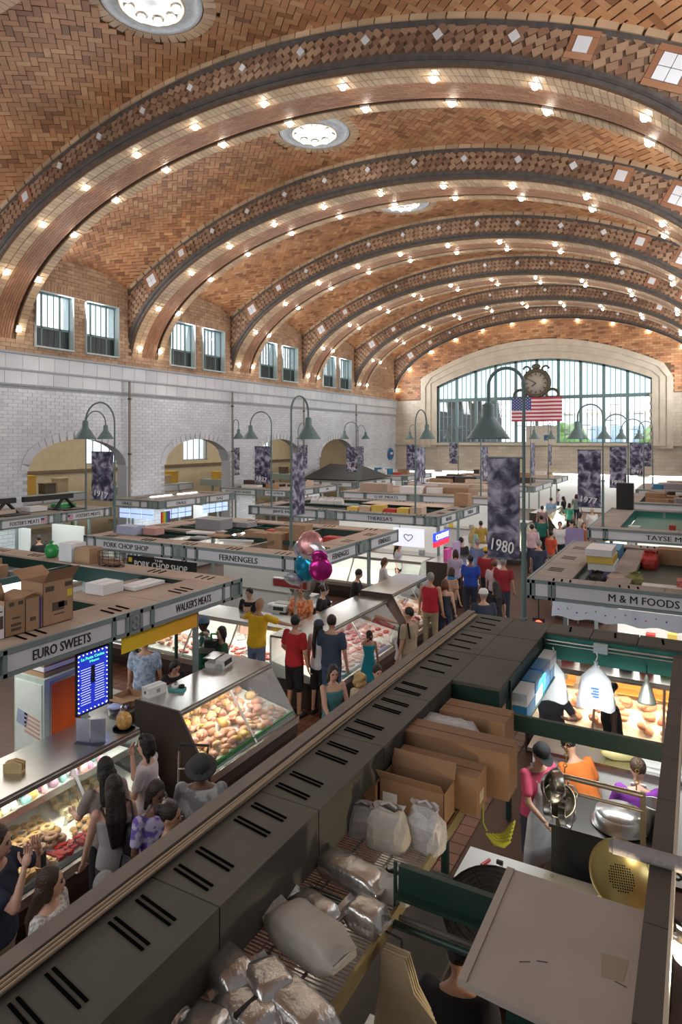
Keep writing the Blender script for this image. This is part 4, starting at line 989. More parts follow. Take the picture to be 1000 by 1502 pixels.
def spread(case, name, kind, m, label, cat, group, xs, ys_, n, stack=1, dz=.05, zf=deck_z, scale=1., rot=None):
    """n single items laid in rows over a rectangle of the case (case-local), each its own object"""
    ml = shape(kind, m); M = Matrix.Translation(case.location) @ Matrix.Rotation(case.rotation_euler.z, 4, 'Z')
    nx = max(1, round(math.sqrt(n / stack * (xs[1] - xs[0]) / max(.05, (ys_[1] - ys_[0]))))); ny = max(1, math.ceil(n / stack / nx)); c = 0
    for s in range(stack):
        for i in range(nx):
            for j in range(ny):
                if c >= n: return
                x = xs[0] + (xs[1] - xs[0]) * (i + .5 + random.uniform(-.25, .25)) / nx; y = ys_[0] + (ys_[1] - ys_[0]) * (j + .5 + random.uniform(-.25, .25)) / ny
                p = M @ Vector((x, y, zf(y) + s * dz + .002)); o = link(name, random.choice(ml), None, p)
                o.rotation_euler = (random.uniform(-.1, .1), random.uniform(-.1, .1), (random.uniform(0, 6.3) if rot is None else case.rotation_euler.z + rot + random.uniform(-.2, .2)))
                sc = scale * random.uniform(.85, 1.15); o.scale = (sc, sc, sc); tag(o, label, cat, group); c += 1
SHZ = lambda y: .925
eu = display_case('long glass sweets case under EURO SWEETS, full of pastries and candy', (-6.5, 2.9, 0), pi / 2, 2.96, panes=3, shelf=True, light=6, ends=(1, 1))
E0 = 2.9
def ex(px, py, z=.6): return atZ(px, py, z).y - E0
spread(eu, 'candy_bag', 'bag', CANDY, 'bright wrapped candy bag on the upper shelf of the sweets case', 'candy bag', 'candy bags on the upper shelf', (1.1, 2.9), (-.27, .1), 46, zf=SHZ, scale=1.0)
spread(eu, 'pale_sweet', 'slice', PALEG, 'pale green sweet slice on the upper shelf of the sweets case', 'sweet', 'pale green sweets', (.55, 1.1), (-.28, .1), 12, zf=SHZ)
spread(eu, 'cream_roll', 'roll', CREAMP, 'cream coloured pastry roll heaped in the sweets case', 'pastry', 'cream pastry rolls', (.75, 1.25), (-.72, -.32), 44, stack=3, dz=.04)
spread(eu, 'glazed_pastry', 'ring', PASTRY, 'golden ring pastry in the sweets case', 'pastry', 'golden ring pastries', (1.3, 1.85), (-.5, -.1), 16)
spread(eu, 'chocolate_ring', 'ring', BROWNP, 'brown chocolate ring cake in the sweets case', 'cake', 'chocolate ring cakes', (1.25, 1.75), (-.62, -.4), 14, stack=2)
spread(eu, 'nut_slice', 'slice', PASTRY, 'golden nut slice at the glass of the sweets case', 'pastry', 'golden nut slices', (1.1, 1.5), (-.80, -.66), 14)
spread(eu, 'red_jelly', 'slice', REDF, 'glossy red jelly slice at the glass of the sweets case', 'sweet', 'red jelly slices', (1.45, 2.3), (-.82, -.66), 26, scale=.7)
spread(eu, 'layer_slice', 'slice', CREAMP, 'cream layer slice in the rear tray of the sweets case', 'cake', 'cream layer slices', (1.9, 2.85), (-.55, .0), 30)
spread(eu, 'walnut_cookie', 'cut', PASTRY, 'brown cookie in the front tray of the sweets case', 'cookie', 'brown cookies', (1.8, 2.8), (-.68, -.5), 20, scale=.6)
spread(eu, 'dark_sweet', 'cut', BROWNP, 'dark sweet on a white tray in the sweets case', 'sweet', 'dark sweets on the white tray', (.8, 1.1), (-.82, -.70), 12, scale=.5)
spread(eu, 'price_tag', 'tag', WHITEP, 'small white price tag standing in the sweets case', 'price tag', 'price tags in the sweets case', (.8, 2.8), (-.55, -.2), 9)
wk = display_case("butcher's glass case under WALKER'S MEATS with poultry cuts", (-6.41, 6.48, 0), pi / 2, 2.1, panes=2, light=8)
spread(wk, 'poultry_cut', 'bird', CHICK, "plump poultry piece in the WALKER'S MEATS case", 'poultry', 'poultry pieces in the case', (.1, 2.0), (-.45, .25), 42, stack=2, dz=.06)
spread(wk, 'chicken_cut', 'cut', CHICK, "golden chicken cut near the glass of WALKER'S MEATS case", 'chicken cut', 'chicken cuts near the glass', (.08, 2.0), (-.8, -.45), 52, stack=2, dz=.045)
spread(wk, 'pork_cut', 'cut', PORK, "pale pork cut in the WALKER'S MEATS case", 'meat', 'pork cuts in the case', (.15, 1.9), (-.6, .1), 28, stack=1, zf=lambda y: deck_z(y) + .06)
MB().bb(.03, 2.07, -.845, -.80, .48, .53).build('grass_strip', mat('plastic_grass', (.02, .24, .03), .7, bump=1, nscale=80), wk)
fr_ = display_case('long front meat case under the FERNENGELS sign', (-12.2, 10.65, 0), 0, 5.27, panes=5, light=14, ends=(1, 0))
spread(fr_, 'meat_cut', 'chop', MEAT, 'red meat cut laid in the front FERNENGELS case', 'meat', 'red cuts in the front case', (3.0, 5.2), (-.8, -.2), 60)
spread(fr_, 'pork_piece', 'cut', PORK, 'pale pork piece in the front FERNENGELS case', 'meat', 'pork pieces in the front case', (1.2, 3.0), (-.8, -.1), 44, stack=2, dz=.04)
spread(fr_, 'meat_tray', 'tray', WHITEP, 'white tray in the front FERNENGELS case', 'tray', 'white trays in the front case', (3.2, 5.15), (-.7, .2), 9, scale=1.2)
fs = display_case('side meat case under the FERNENGELS sign, red meat in rows', (-6.5, 9.79, .003), pi / 2, 3.42, panes=2, light=11, ends=(2, 1))
spread(fs, 'steak', 'chop', MEAT, 'red steak in rows inside the side FERNENGELS case', 'meat', 'steaks in the side case', (.3, 3.35), (-.55, .25), 80, rot=0, scale=1.2)
spread(fs, 'pork_chop', 'chop', PORK, 'pale pork chop near the side FERNENGELS glass', 'meat', 'pork chops in the side case', (.3, 3.35), (-.8, -.6), 30, scale=1.1)
f2 = display_case('meat case with a tall dark end panel behind FERNENGELS', (-6.45, 13.35, 0), pi / 2, 2.2, panes=2, light=10, h=1.3)
spread(f2, 'ham_cut', 'cut', PORK, 'pink ham cut in the case with the dark end panel', 'meat', 'ham cuts', (.1, 2.1), (-.8, .2), 48, stack=2, dz=.05, scale=1.2)
th = display_case("bakery case below THERESA'S under the CANNOLI sign", (-6.6, 17.9, 0), pi / 2, 3.9, panes=4, light=18, lcol=(1, .72, .92), ends=(1, 1))
spread(th, 'pastry', 'roll', CREAMP, "pastry roll in the bakery case below THERESA'S", 'pastry', "pastries below THERESA'S", (.2, 3.7), (-.8, .2), 60, scale=1.5)
th2 = display_case("front bakery case below THERESA'S sign", (-12.6, 18.1, 0), 0, 5.5, panes=5, light=12)
for k, (y0, ln) in enumerate(((24.9, 4.2), (32.1, 4.2))):
    display_case(('yellow-lit case below the G.W. MEATS side', 'far lit case beyond the G.W. MEATS stall')[k], (-6.8, y0, 0), pi / 2, ln, panes=4, light=26, lcol=(1, .86, .55))
for k, (y0, ln) in enumerate(((10.9, 4.4), (17.8, 4.2))):
    display_case(("white glass case below the FOSTER'S MEATS signs", 'glass case below the ORALE menu boards')[k], (XFo - .0, y0, 0), pi / 2, ln, panes=4, light=12, lcol=(.95, 1, .97), end=WHITEP, base=WHITEP)
mm_ = display_case('glass case of orange-lit boards and meat below the M & M FOODS awning', (-2.3, 11.0, 0), 0, 2.8, panes=3, light=20, lcol=(1, .66, .34), base=DKBRN)
ORB = mat('orange_board', (.72, .36, .10), .5)
spread(mm_, 'meat_piece', 'cut', PORK, 'pink meat piece in the M & M FOODS case', 'meat', 'meat pieces in the M & M FOODS case', (.2, 2.7), (-.75, .1), 44, stack=2, dz=.05, scale=1.25)
for k in range(5):
    p_ = thing('cutting_board', 'orange-lit wooden board %s in the M & M FOODS case' % ('nearest the aisle corner', 'second from the aisle corner', 'third from the aisle corner', 'fourth from the aisle corner', 'farthest from the aisle corner')[k], 'board', (-2.0 + .53 * k, 11.18, .78)); MB().bb(-.22, .22, -.12, .12, 0, .02).build('board', ORB, p_); MB().bb(-.22, .22, .1, .12, .02, .22).build('upstand', ORB, p_)
# row of lit cases along the right-hand side of the main aisle, far end
for k, (y0, ln) in enumerate(((18, 5), (25.8, 4.2), (32.6, 4.2))):
    display_case(('lit case on the aisle side of TAYSE MEATS', 'lit case on the aisle side behind TAYSE MEATS', 'far lit case on the aisle side of the right-hand row')[k], (-2.55, y0 + ln, 0), -pi / 2, ln, panes=4, light=20, lcol=(1, .88, .65))
# ---- things on the counters
def scale_(label, loc, rz):
    t = thing('counter_scale', label, 'scale', loc, rz); GW = mat('scale_plastic', (.62, .63, .62), .4)
    MB().prism([(-.17, -.14, 0), (.17, -.14, 0), (.17, .17, 0), (-.17, .17, 0)], (0, 0, .07)).build('base', GW, t)
    MB().prism([(-.17, -.16, 0), (-.17, -.14, .12), (-.17, -.02, .13), (-.17, .0, 0)], (.34, 0, 0)).build('console', GW, t)
    MB().prism([(-.12, -.158, .03), (.12, -.158, .03), (.12, -.146, .10), (-.12, -.146, .10)], (0, -.004, 0)).build('display', BLACK, t)
    MB().bb(-.18, .18, -.0, .2, .13, .145).build('platter', STEEL, t); return t
scale_("grey electronic scale on WALKER'S MEATS counter", atZ(322, 975, 1.2), pi / 2 + .2)
scale_('grey electronic scale on the front FERNENGELS counter', atZ(413, 895, 1.2), .1)
def carton(name, label, x0, x1, y0, y1, z0, h, m=CARD, rz=0, flaps=None, marks=None, tape=True, group=None, cat='box'):
    c = Vector(((x0 + x1) / 2, (y0 + y1) / 2, z0)); dx, dy = (x1 - x0) / 2, (y1 - y0) / 2
    t = thing(name, label, cat, c, rz, group)
    g = .004
    if flaps: MB().bb(-dx, dx, -dy, -dy + g, 0, h).bb(-dx, dx, dy - g, dy, 0, h).bb(-dx, -dx + g, -dy, dy, 0, h).bb(dx - g, dx, -dy, dy, 0, h).bb(-dx, dx, -dy, dy, 0, g).build('body', m, t)
    else: MB().bb(-dx, dx, -dy, dy, 0, h).build('body', m, t)
    if flaps:
        for sd, an in flaps:
            l = min(dx, dy); co, si = math.cos(an), math.sin(an)
            if sd == '-y': q = [(-dx, -dy, h), (dx, -dy, h), (dx, -dy - l * co, h + l * si), (-dx, -dy - l * co, h + l * si)]
            elif sd == '+y': q = [(dx, dy, h), (-dx, dy, h), (-dx, dy + l * co, h + l * si), (dx, dy + l * co, h + l * si)]
            elif sd == '+x': q = [(dx, -dy, h), (dx, dy, h), (dx + l * co, dy, h + l * si), (dx + l * co, -dy, h + l * si)]
            else: q = [(-dx, dy, h), (-dx, -dy, h), (-dx - l * co, -dy, h + l * si), (-dx - l * co, dy, h + l * si)]
            MB().prism(q, (0, 0, .004)).build('flap', m, t)
    elif tape:
        if dx > dy: MB().bb(-dx, dx, -.002, .002, h, h + .0012).build('lid_seam', SLOT, t)
        else: MB().bb(-.002, .002, -dy, dy, h, h + .0012).build('lid_seam', SLOT, t)
    for mk in (marks or []):     # (side, u0,u1,v0,v1, material) in fractions
        sd, u0, u1, v0, v1, mt = mk
        if sd == '+x': MB().bb(dx, dx + .0015, -dy + 2 * dy * u0, -dy + 2 * dy * u1, h * v0, h * v1).build('printed_mark', mt, t)
        elif sd == '-y': MB().bb(-dx + 2 * dx * u0, -dx + 2 * dx * u1, -dy - .0015, -dy, h * v0, h * v1).build('printed_mark', mt, t)
    return t
PRT = mat('carton_print', (.10, .065, .045), .8); YEL = mat('yellow_label', (.75, .55, .04), .6); WHL = mat('white_label', (.75, .75, .75), .6); PUR = mat('purple_stripe', (.06, .05, .16), .7)
# cartons standing on the EURO SWEETS canopy
def roofbox(label, px0, px1, yb, yt, X=-7.08, dep=.35, **k):
    a, b = atX(px0, yb, X), atX(px1, yb, X); D = lambda p: p.x * FW[0] + p.y * FW[1]
    c = atX((px0 + px1) / 2, yt, X); return carton('carton', label, X - dep, X, a.y, b.y, ZT + .006, c.z - ZT, **k)
roofbox('tall cardboard carton with printed logo and yellow label on the EURO SWEETS roof', 63, 107, 905, 852, X=-7.0, dep=.42, flaps=[('-x', .5), ('+x', .9)], marks=[('+x', .08, .36, .78, .9, PRT), ('+x', .72, .97, .82, .93, PRT), ('+x', .3, .7, .3, .5, PRT), ('+x', .5, .8, .36, .48, PRT), ('+x', .8, .97, .58, .74, YEL), ('+x', .36, .7, .2, .23, PRT)])
roofbox('narrow plain carton with a purple stripe between two cartons', 38, 62, 918, 878, X=-7.0, marks=[('+x', .80, .95, 0, 1, PUR), ('+x', .25, .6, .3, .42, PRT)])
roofbox('open cardboard carton with raised flap and black print', 7, 37, 925, 880, X=-7.0, dep=.4, flaps=[('-x', 1.1), ('+y', .2)], marks=[('+x', .2, .45, .82, .93, PRT), ('+x', .65, .9, .82, .93, PRT), ('+x', .3, .8, .25, .33, PRT), ('+x', .3, .8, .12, .2, PRT), ('+x', .35, .75, .45, .5, PRT)])
roofbox('white printed carton at the end of the carton row', -20, 6, 935, 893, X=-7.0, m=WHL, marks=[('+x', .2, .95, .3, .7, PRT), ('+x', .1, .9, .82, .86, PRT)])
carton('carton', 'small tan carton beside a basket on the back strip of the EURO SWEETS roof', -10.15, -9.75, 8.15, 8.45, ZT + .006, .28)
carton('carton', 'white carton next to a tan carton on the back roof strip', -10.55, -10.2, 8.12, 8.45, ZT + .006, .34, m=WHL)
carton('carton', 'long white carton on a green box inside the EURO SWEETS stall', -8.35, -7.95, 6.9, 7.3, 2.405, .16, m=WHL)
carton('roof_board', 'long white lid on the inner strip by the white carton', -8.1, -7.75, 7.35, 8.0, 2.41, .05, m=WHL, cat='board')
tb = thing('inner_shelf', 'dark green shelf box with tan top inside the EURO SWEETS canopy', 'shelf', (-7.95, 7.35, 2.1)); MB().bb(-.5, .5, -.75, .7, 0, .27).build('body', DKGREEN, tb); MB().bb(-.52, .52, -.77, .72, .27, .3).build('top', ROOF_TAN, tb)
for s_ in (-.45, .45):
    for q in (-.7, .65): MB().bb(s_ - .02, s_ + .02, q - .02, q + .02, -2.1, 0).build('leg', DKGREEN, tb)
bk = thing('wire_basket', 'wire basket of dried goods on the back roof strip beside cartons', 'basket', (-9.35, 8.3, ZT + .006))
wi = MB()
for z in (.0, .12, .24): wi.tube([(.3 * math.cos(a), .13 * math.sin(a), z) for a in np.linspace(0, 2 * pi, 17)], .006, 5)
for a in np.linspace(0, 2 * pi, 15)[:-1]: wi.tube([(.3 * math.cos(a), .13 * math.sin(a), 0), (.32 * math.cos(a), .14 * math.sin(a), .25)], .005, 4)
wi.build('wires', BLACK, bk); blob(3, (.26, .1, .07)).build('contents', BROWNP, bk)
gb = thing('green_bag', 'green plastic bag on the back roof strip', 'bag', (-11.0, 8.3, ZT + .006)); blob(5, (.16, .13, .16), 12, 8).build('bag_body', mat('green_plastic', (.02, .30, .07), .35), gb); MB().lathe([(.03, .24), (.015, .27), (.05, .31)], n=8).build('knot', MATS['green_plastic'], gb)
# PORK CHOP SHOP hanging black sign
ps = thing('hanging_sign', 'black sign with white letters THE PORK CHOP SHOP below the fascia', 'sign', (Xp(237), YF - .02, 2.0))
w_ = Xp(282) - Xp(192); MB().bb(-w_ / 2 - .1, w_ / 2 + .1, -.02, .02, -.13, .16).build('board', BLACK, ps)
text_fit('PORK CHOP SHOP', WINK, (0, -.025, -.01), '-Y', w_ * .86, .15, ps); text_fit('THE', WINK, (-.05, -.025, .11), '-Y', .25, .05, ps)
for s_ in (-.8, .8): MB().bb(s_ * w_ / 2 - .01, s_ * w_ / 2 + .01, -.01, .01, .16, .22).build('hanger', BLACK, ps)
MB().bb(-w_ / 2 - .05, -w_ / 2 + .05, -.03, -.02, .02, .12).build('yellow_mark', YEL, ps)
# blue LED menu sign, orange panel, yellow banner
YS = 5.6
def on_x(name, label, cat, X, p0, p1, y0, y1, m, th=.03):
    """flat sign in a plane of constant X from pixel corners"""
    a, b = atX(p0, y0, X), atX(p1, y1, X); t = thing(name, label, cat, (X, (a.y + b.y) / 2, min(a.z, b.z)))
    hw, hh = abs(b.y - a.y) / 2, abs(a.z - b.z)
    MB().bb(-th, 0, -hw, hw, 0, hh).build('panel', m, t); return t, hw, hh
LEDB = mat('led_blue_board', (.01, .02, .30), .4, emit=.9)
ls, hw, hh = on_x('menu_board', 'blue illuminated menu board hung below EURO SWEETS', 'sign', -6.66, 113, 158, 962, 1030, LEDB)
dm = MATS.get('led_white') or mat('led_white', (.75, .85, 1), .4, emit=3)
fz = MB().bb(-.02, .012, -hw - .015, -hw, -.015, hh + .015).bb(-.02, .012, hw, hw + .015, -.015, hh + .015).bb(-.02, .012, -hw, hw, hh, hh + .015).bb(-.02, .012, -hw, hw, -.015, 0); fz.build('border', BLACK, ls)
for k in range(13):
    for s_ in (-1, 1): MB().ell((.006, s_ * (hw - .018), hh * (k + .5) / 13), (.006, .007, .007), 6, 4).build('led', dm, ls)
for k in range(8):
    for z in (.02, hh - .02): MB().ell((.006, -hw + 2 * hw * (k + .5) / 8, z), (.006, .007, .007), 6, 4).build('led', dm, ls)
GRNI = mat('green_chalk', (.1, .8, .45), .5, emit=.6); text_fit('La Pasta Cucina', GRNI, (.004, 0, hh * .90), '+X', hw * 1.5, .035, ls); text_fit('Menu', GRNI, (.004, .02, hh * .83), '+X', hw * .6, .03, ls)
CHK = mat('chalk_white', (.6, .65, .9), .5, emit=.7); sm = MB()
for k in range(15):
    for s_ in (-1, 1):
        l0 = hw * random.uniform(.5, .7); sm.bb(.001, .003, s_ * hw * .45 - l0 / 2, s_ * hw * .45 + l0 / 2, hh * (.13 + .042 * k), hh * (.13 + .042 * k) + .007)
tag(sm.build('chalk_lines', CHK, ls), kind='stuff')
MB().bb(.001, .004, -.03, .03, hh * .45, hh * .75).build('bottle_print', mat('dark_print', (.01, .015, .05), .5), ls)
MB().bb(-.012, -.004, -hw * .7, -hw * .68, hh, hh + .1).bb(-.012, -.004, hw * .68, hw * .7, hh, hh + .1).build('hanger', BLACK, ls)
a, b = atX(179, 955, XB - .02), atX(290, 900, XB - .02)
yb = thing('yellow_banner', "yellow banner hung below the WALKER'S MEATS sign", 'banner', (XB - .03, (a.y + b.y) / 2, 1.96)); hw = (b.y - a.y) / 2
YBM = mat('banner_yellow', (.85, .42, .015), .6); nt = YBM.node_tree; tc = nt.nodes.new('ShaderNodeTexCoord'); sp = nt.nodes.new('ShaderNodeSeparateXYZ'); rp = nt.nodes.new('ShaderNodeValToRGB')
nt.links.new(tc.outputs['Generated'], sp.inputs[0]); nt.links.new(sp.outputs[1], rp.inputs[0]); nt.links.new(rp.outputs[0], nt.nodes['Principled BSDF'].inputs['Base Color'])
rp.color_ramp.elements[0].color = (.88, .60, .02, 1); rp.color_ramp.elements[1].color = (.85, .36, .02, 1); rp.color_ramp.elements[0].position = .1
MB().bb(-.006, 0, -hw, hw, 0, .25).build('cloth', YBM, yb); MB().tube([(0, -hw, .245), (0, hw, .245)], .012, 6).build('rod', STEEL, yb)
# tall cabinet with flag print and orange side panel behind the sweets counter
p = atZ(40, 1120, .95); fc = thing('fridge_cabinet', 'pale green upright cabinet with flag poster and orange side panel', 'cabinet', (-7.54, 5.7, 0))
PG = mat('pale_green_enamel', (.50, .60, .54), .4, var=.08)
MB().bb(-.3, .3, -.34, .34, 0, 1.75).build('body', PG, fc)
fp = MB().bb(-.26, .26, -.352, -.34, .75, 1.68).build('poster', mat('poster_paper', (.70, .78, .74), .5, var=.08, nscale=6), fc)
for k in range(5): MB().box((.08, -.356, 1.02 + .055 * k), (.3, .006, .026), M=Matrix.Rotation(.18, 3, 'Y')).build('printed_stripe', mat('faded_red', (.62, .38, .32), .6), fp)
MB().box((-.12, -.356, 1.2), (.2, .006, .18), M=Matrix.Rotation(.18, 3, 'Y')).build('printed_canton', mat('faded_blue', (.35, .42, .58), .6), fp)
MB().bb(.301, .315, -.26, .2, .95, 1.7).build('side_panel', STEEL, fc); MB().bb(.316, .322, -.24, .185, .98, 1.67).build('orange_panel', mat('bright_orange', (.85, .13, .015), .5), fc)
for k in range(3): MB().bb(-.26, .24, -.3, .3, 1.755 + .07 * k, 1.81 + .07 * k).build('tray_on_top', WHL if k % 2 else CARD, fc)
d_ = thing('blue_plate', 'round cobalt blue disc sign on top of the pale green cabinet', 'sign', (-7.25, 5.75, 2.17)); MB().lathe([(0, .012), (.075, .012), (.08, 0), (0, -.005)], n=20, M=Matrix.Rotation(pi / 2, 3, 'Y')).build('disc', mat('cobalt', (.01, .03, .50), .3), d_); MB().tube([(0, 0, -.21), (0, 0, -.06)], .008, 6).build('stick', STEEL, d_)
# counter goods on the sweets case
def onc(px, py): return atZ(px, py, 1.2)
q = onc(135, 1090); ah = thing('sign_holder', 'clear acrylic menu holder standing on the sweets counter', 'sign', q, .3); AC = pane_mat('acrylic', (.93, .95, 1), .35)
for k, (x, y) in enumerate(((-.12, 0), (.06, .03))): MB().box((x, y, .14), (.17, .004, .27), rz=.4 * k).build('menu_sheet', mat('paper_white', (.78, .79, .82), .6), ah); MB().box((x, y - .012, .145), (.18, .004, .28), rz=.4 * k).build('acrylic_front', AC, ah)
MB().bb(-.2, .16, -.06, .08, 0, .006).build('acrylic_foot', AC, ah)
q = onc(182, 1068); pb = thing('pastry_bag', 'clear bag of orange pastries tied on a black tray on the sweets counter', 'bag', q); blob(8, (.10, .09, .12), 14, 9, .15).build('bag', mat('orange_pastry_bag', (.75, .42, .12), .25, var=.4, nscale=25), pb); MB().lathe([(.03, .19), (.012, .22), (.05, .27)], n=10).build('knot', AC, pb); MB().lathe([(0, 0), (.13, 0), (.14, .015)], n=18).build('tray', BLACK, pb)
q = onc(21, 1132); wb_ = thing('wooden_holder', 'light wooden two-slot holder on the sweets counter', 'holder', q, .5); WOOD = mat('light_wood', (.66, .50, .24), .5, var=.12, nscale=20); MB().bb(-.10, .10, -.045, .045, 0, .02).build('base', WOOD, wb_)
for y in (-.045, .0, .035): MB().prism([(-.1, y, .02), (.1, y, .02), (.1, y, .10), (.0, y, .13), (-.1, y, .10)], (0, .012, 0)).build('side', WOOD, wb_)
q = onc(226, 1018); tbx = carton('tissue_box', "white tissue box with round logo on WALKER'S MEATS counter", q.x - .08, q.x + .08, q.y - .15, q.y + .15, 1.2, .13, m=WHITEP, rz=-.15, marks=[('+x', .45, .65, .3, .7, mat('grey_print', (.35, .35, .38), .6)), ('-y', .4, .6, .35, .65, BLACK)])
q = onc(260, 1012); tc_ = thing('paper_pad', "turquoise paper pad with a tape roll on WALKER'S MEATS counter", 'paper pad', q, .3); MB().bb(-.11, .11, -.07, .07, 0, .03).build('pad', mat('turquoise_paper', (.12, .42, .42), .6), tc_); MB().lathe([(.025, .03), (.055, .03), (.055, .075), (.025, .075)], (-.03, 0, 0), 16).build('tape_roll', WHITEP, tc_); MB().lathe([(.02, .03), (.04, .03), (.04, .07), (.02, .07)], (.06, .02, 0), 14).build('dark_roll', BLACK, tc_)
q = onc(302, 955); gz = thing('slicer', "black and chrome slicer with green handle on WALKER'S MEATS counter", 'slicer', q, .4); MB().bb(-.2, .2, -.13, .13, 0, .09).build('base', STEEL, gz); MB().lathe([(0, -.01), (.13, -.01), (.13, .01), (0, .01)], (-.04, 0, .2), 20, M=Matrix.Rotation(1.2, 3, 'X')).build('blade', STEEL, gz); MB().bb(.0, .2, -.1, .06, .09, .2).build('motor', BLACK, gz); MB().tube([(.1, 0, .2), (.1, -.02, .3), (.2, -.02, .3)], .018, 7).build('handle', MATS['green_plastic'], gz)
# side workbench between the sweets and meat stalls
wbn = thing('work_bench', "steel work bench between EURO SWEETS and WALKER'S MEATS counters", 'counter', (-7.6, 6.7, 0)); MB().bb(-.45, .45, -.42, .45, .86, .9).build('top', STEEL, wbn); MB().bb(-.44, .44, -.4, .44, .1, .86).build('cupboard', DKBRN, wbn)
carton('carton', 'flat open carton on the steel work bench', -7.6, -7.2, 6.75, 7.1, .901, .1, flaps=[('+x', .2), ('-y', .1)])
q = thing('plastic_tub', 'clear tub with a lilac lid on the steel work bench', 'tub', (-7.25, 6.5, .901)); MB().lathe([(0, 0), (.085, 0), (.1, .1)], n=16).build('tub', AC, q); MB().lathe([(0, .115), (.105, .115), (.108, .1)], n=16).build('lid', mat('lilac', (.38, .42, .75), .4), q)
# ================================================================== the near stall below the balcony
def near_canopy():
    r = thing('stall_canopy', 'dark olive vented stall roof with cable bundle along its edge', 'stall canopy', (0, 0, 0))
    XO_, XI, Y1, YC = -2.68, -2.06, 8.35, 5.93
    LIP = mat('roof_lip', (.20, .165, .14), .8, var=.12, nscale=5)
    y = .6
    while y < YC - .2:
        MB().bb(XO_ + .1, XI, y + .005, min(y + .95, YC) - .005, ZT - .03, ZT).build('roof_sheet', ROOF_OLV, r)
        MB().bb(XI - .02, XI, y + .005, min(y + .95, YC) - .005, ZT - .34, ZT - .031).build('inner_side', ROOF_OLV, r)
        for k in range(5):
            yy = y + .1 + .17 * k
            if k in (2,) or yy > YC - .12: continue
            for dd in (-.018, .018):
                MB().box((XO_ + .36, yy + dd, ZT + .003), (.27, .014, .006), rz=-.16).build('vent_slot', SLOT, r)
        y += .95
    MB().bb(XO_, XO_ + .1, .6, Y1, ZT - .06, ZT + .03).build('outer_lip', LIP, r)
    MB().bb(XO_ - .02, XO_, .6, Y1, 2.15, ZT - .06).build('outer_fascia', FRAME, r)
    # wide corner sheets
    for (a, b) in ((YC, 6.75), (6.76, 7.55), (7.56, Y1)):
        for (c, d) in ((XO_ + .1, -2.06), (-2.055, -1.6)):
            MB().bb(c, d, a, b - .01, ZT - .03, ZT).build('roof_sheet', ROOF_OLV, r)
        for k in range(3): MB().box((XO_ + .36, a + .15 + .22 * k, ZT + .003), (.27, .022, .006), rz=-.16).build('vent_slot', SLOT, r)
    MB().bb(-2.06, -1.6, YC - .02, YC, ZT - .3, ZT - .031).build('inner_side', DKGREEN, r); MB().bb(-1.62, -1.6, YC, 7.95, ZT - .2, ZT - .031).build('inner_side', DKGREEN, r)
    for k in range(5):
        MB().bb(-1.595 + .5 * k, -1.105 + .5 * k, 7.95, Y1, ZT - .03, ZT).build('roof_sheet', ROOF_OLV, r)
        MB().box((-1.35 + .5 * k, 8.18, ZT + .003), (.022, .2, .006), rz=.1).build('vent_slot', SLOT, r)
    MB().bb(-1.6, 1, 7.93, 7.96, 2.2, ZT - .031).build('green_back_fascia', MIDGREEN, r)
    MB().bb(-1.6, 1, Y1 - .01, Y1 + .02, 2.15, ZT - .031).build('outer_fascia', FRAME, r)
    MB().tube([(-1.6, 7.9, 2.42), (1, 7.9, 2.42)], .012, 6).build('conduit', STEEL, r); MB().bb(-1.05, -.9, 7.86, 7.93, 2.36, 2.46).build('junction_box', mat('box_grey', (.5, .56, .58), .5), r)
    MB().tube([(-1.6, 7.9, 2.38), (1, 7.9, 2.38)], .008, 6).build('conduit', STEEL, r)
    # long beam with brick-like casing, steel edge
    BM = mat('beam_brown', (.10, .082, .07), .7, var=.12, nscale=4)
    yy = 1.6
    while yy < 7.9: MB().bb(-.235, -.125, yy + .004, min(yy + .62, 7.93) - .004, 2.36, 2.46).build('beam_casing', BM, r); yy += .62
    MB().bb(-.125, -.11, 1.6, 7.93, 2.34, 2.47).build('beam_edge', STONE, r)
    MB().bb(-1.62, -.235, 5.76, 5.80, 2.22, 2.36).build('cross_beam', DKGREEN, r)
    MB().bb(.55, 1., .6, 7.93, ZT - .03, ZT).build('roof_sheet', ROOF_OLV, r)
    for (x, y) in ((-2.1, 1.0), (-2.1, 8.2), (.75, 1), (.75, 8.2), (-.18, 8.2), (-.18, 1.62), (-2.1, 5.85)): MB().bb(x - .03, x + .03, y - .03, y + .03, 0, 2.36 if abs(x + .18) < .1 else 2.46).build('post', DKGREEN, r)
    return r
near_canopy()
cb_ = thing('cable_bundle', 'bundle of tan cables lying along the dark roof lip', 'cable', (-2.53, 0, ZT))
CT = mat('tan_cable', (.36, .27, .18), .7)
for k in range(6):
    MB().tube([(.012 * (k % 3 - 1) * 1.6 + .006 * math.sin(s * 1.3 + k), s, .012 + .014 * (k // 3)) for s in np.linspace(.6, 8.2, 40)], .009, 6).build('cable', CT, cb_)
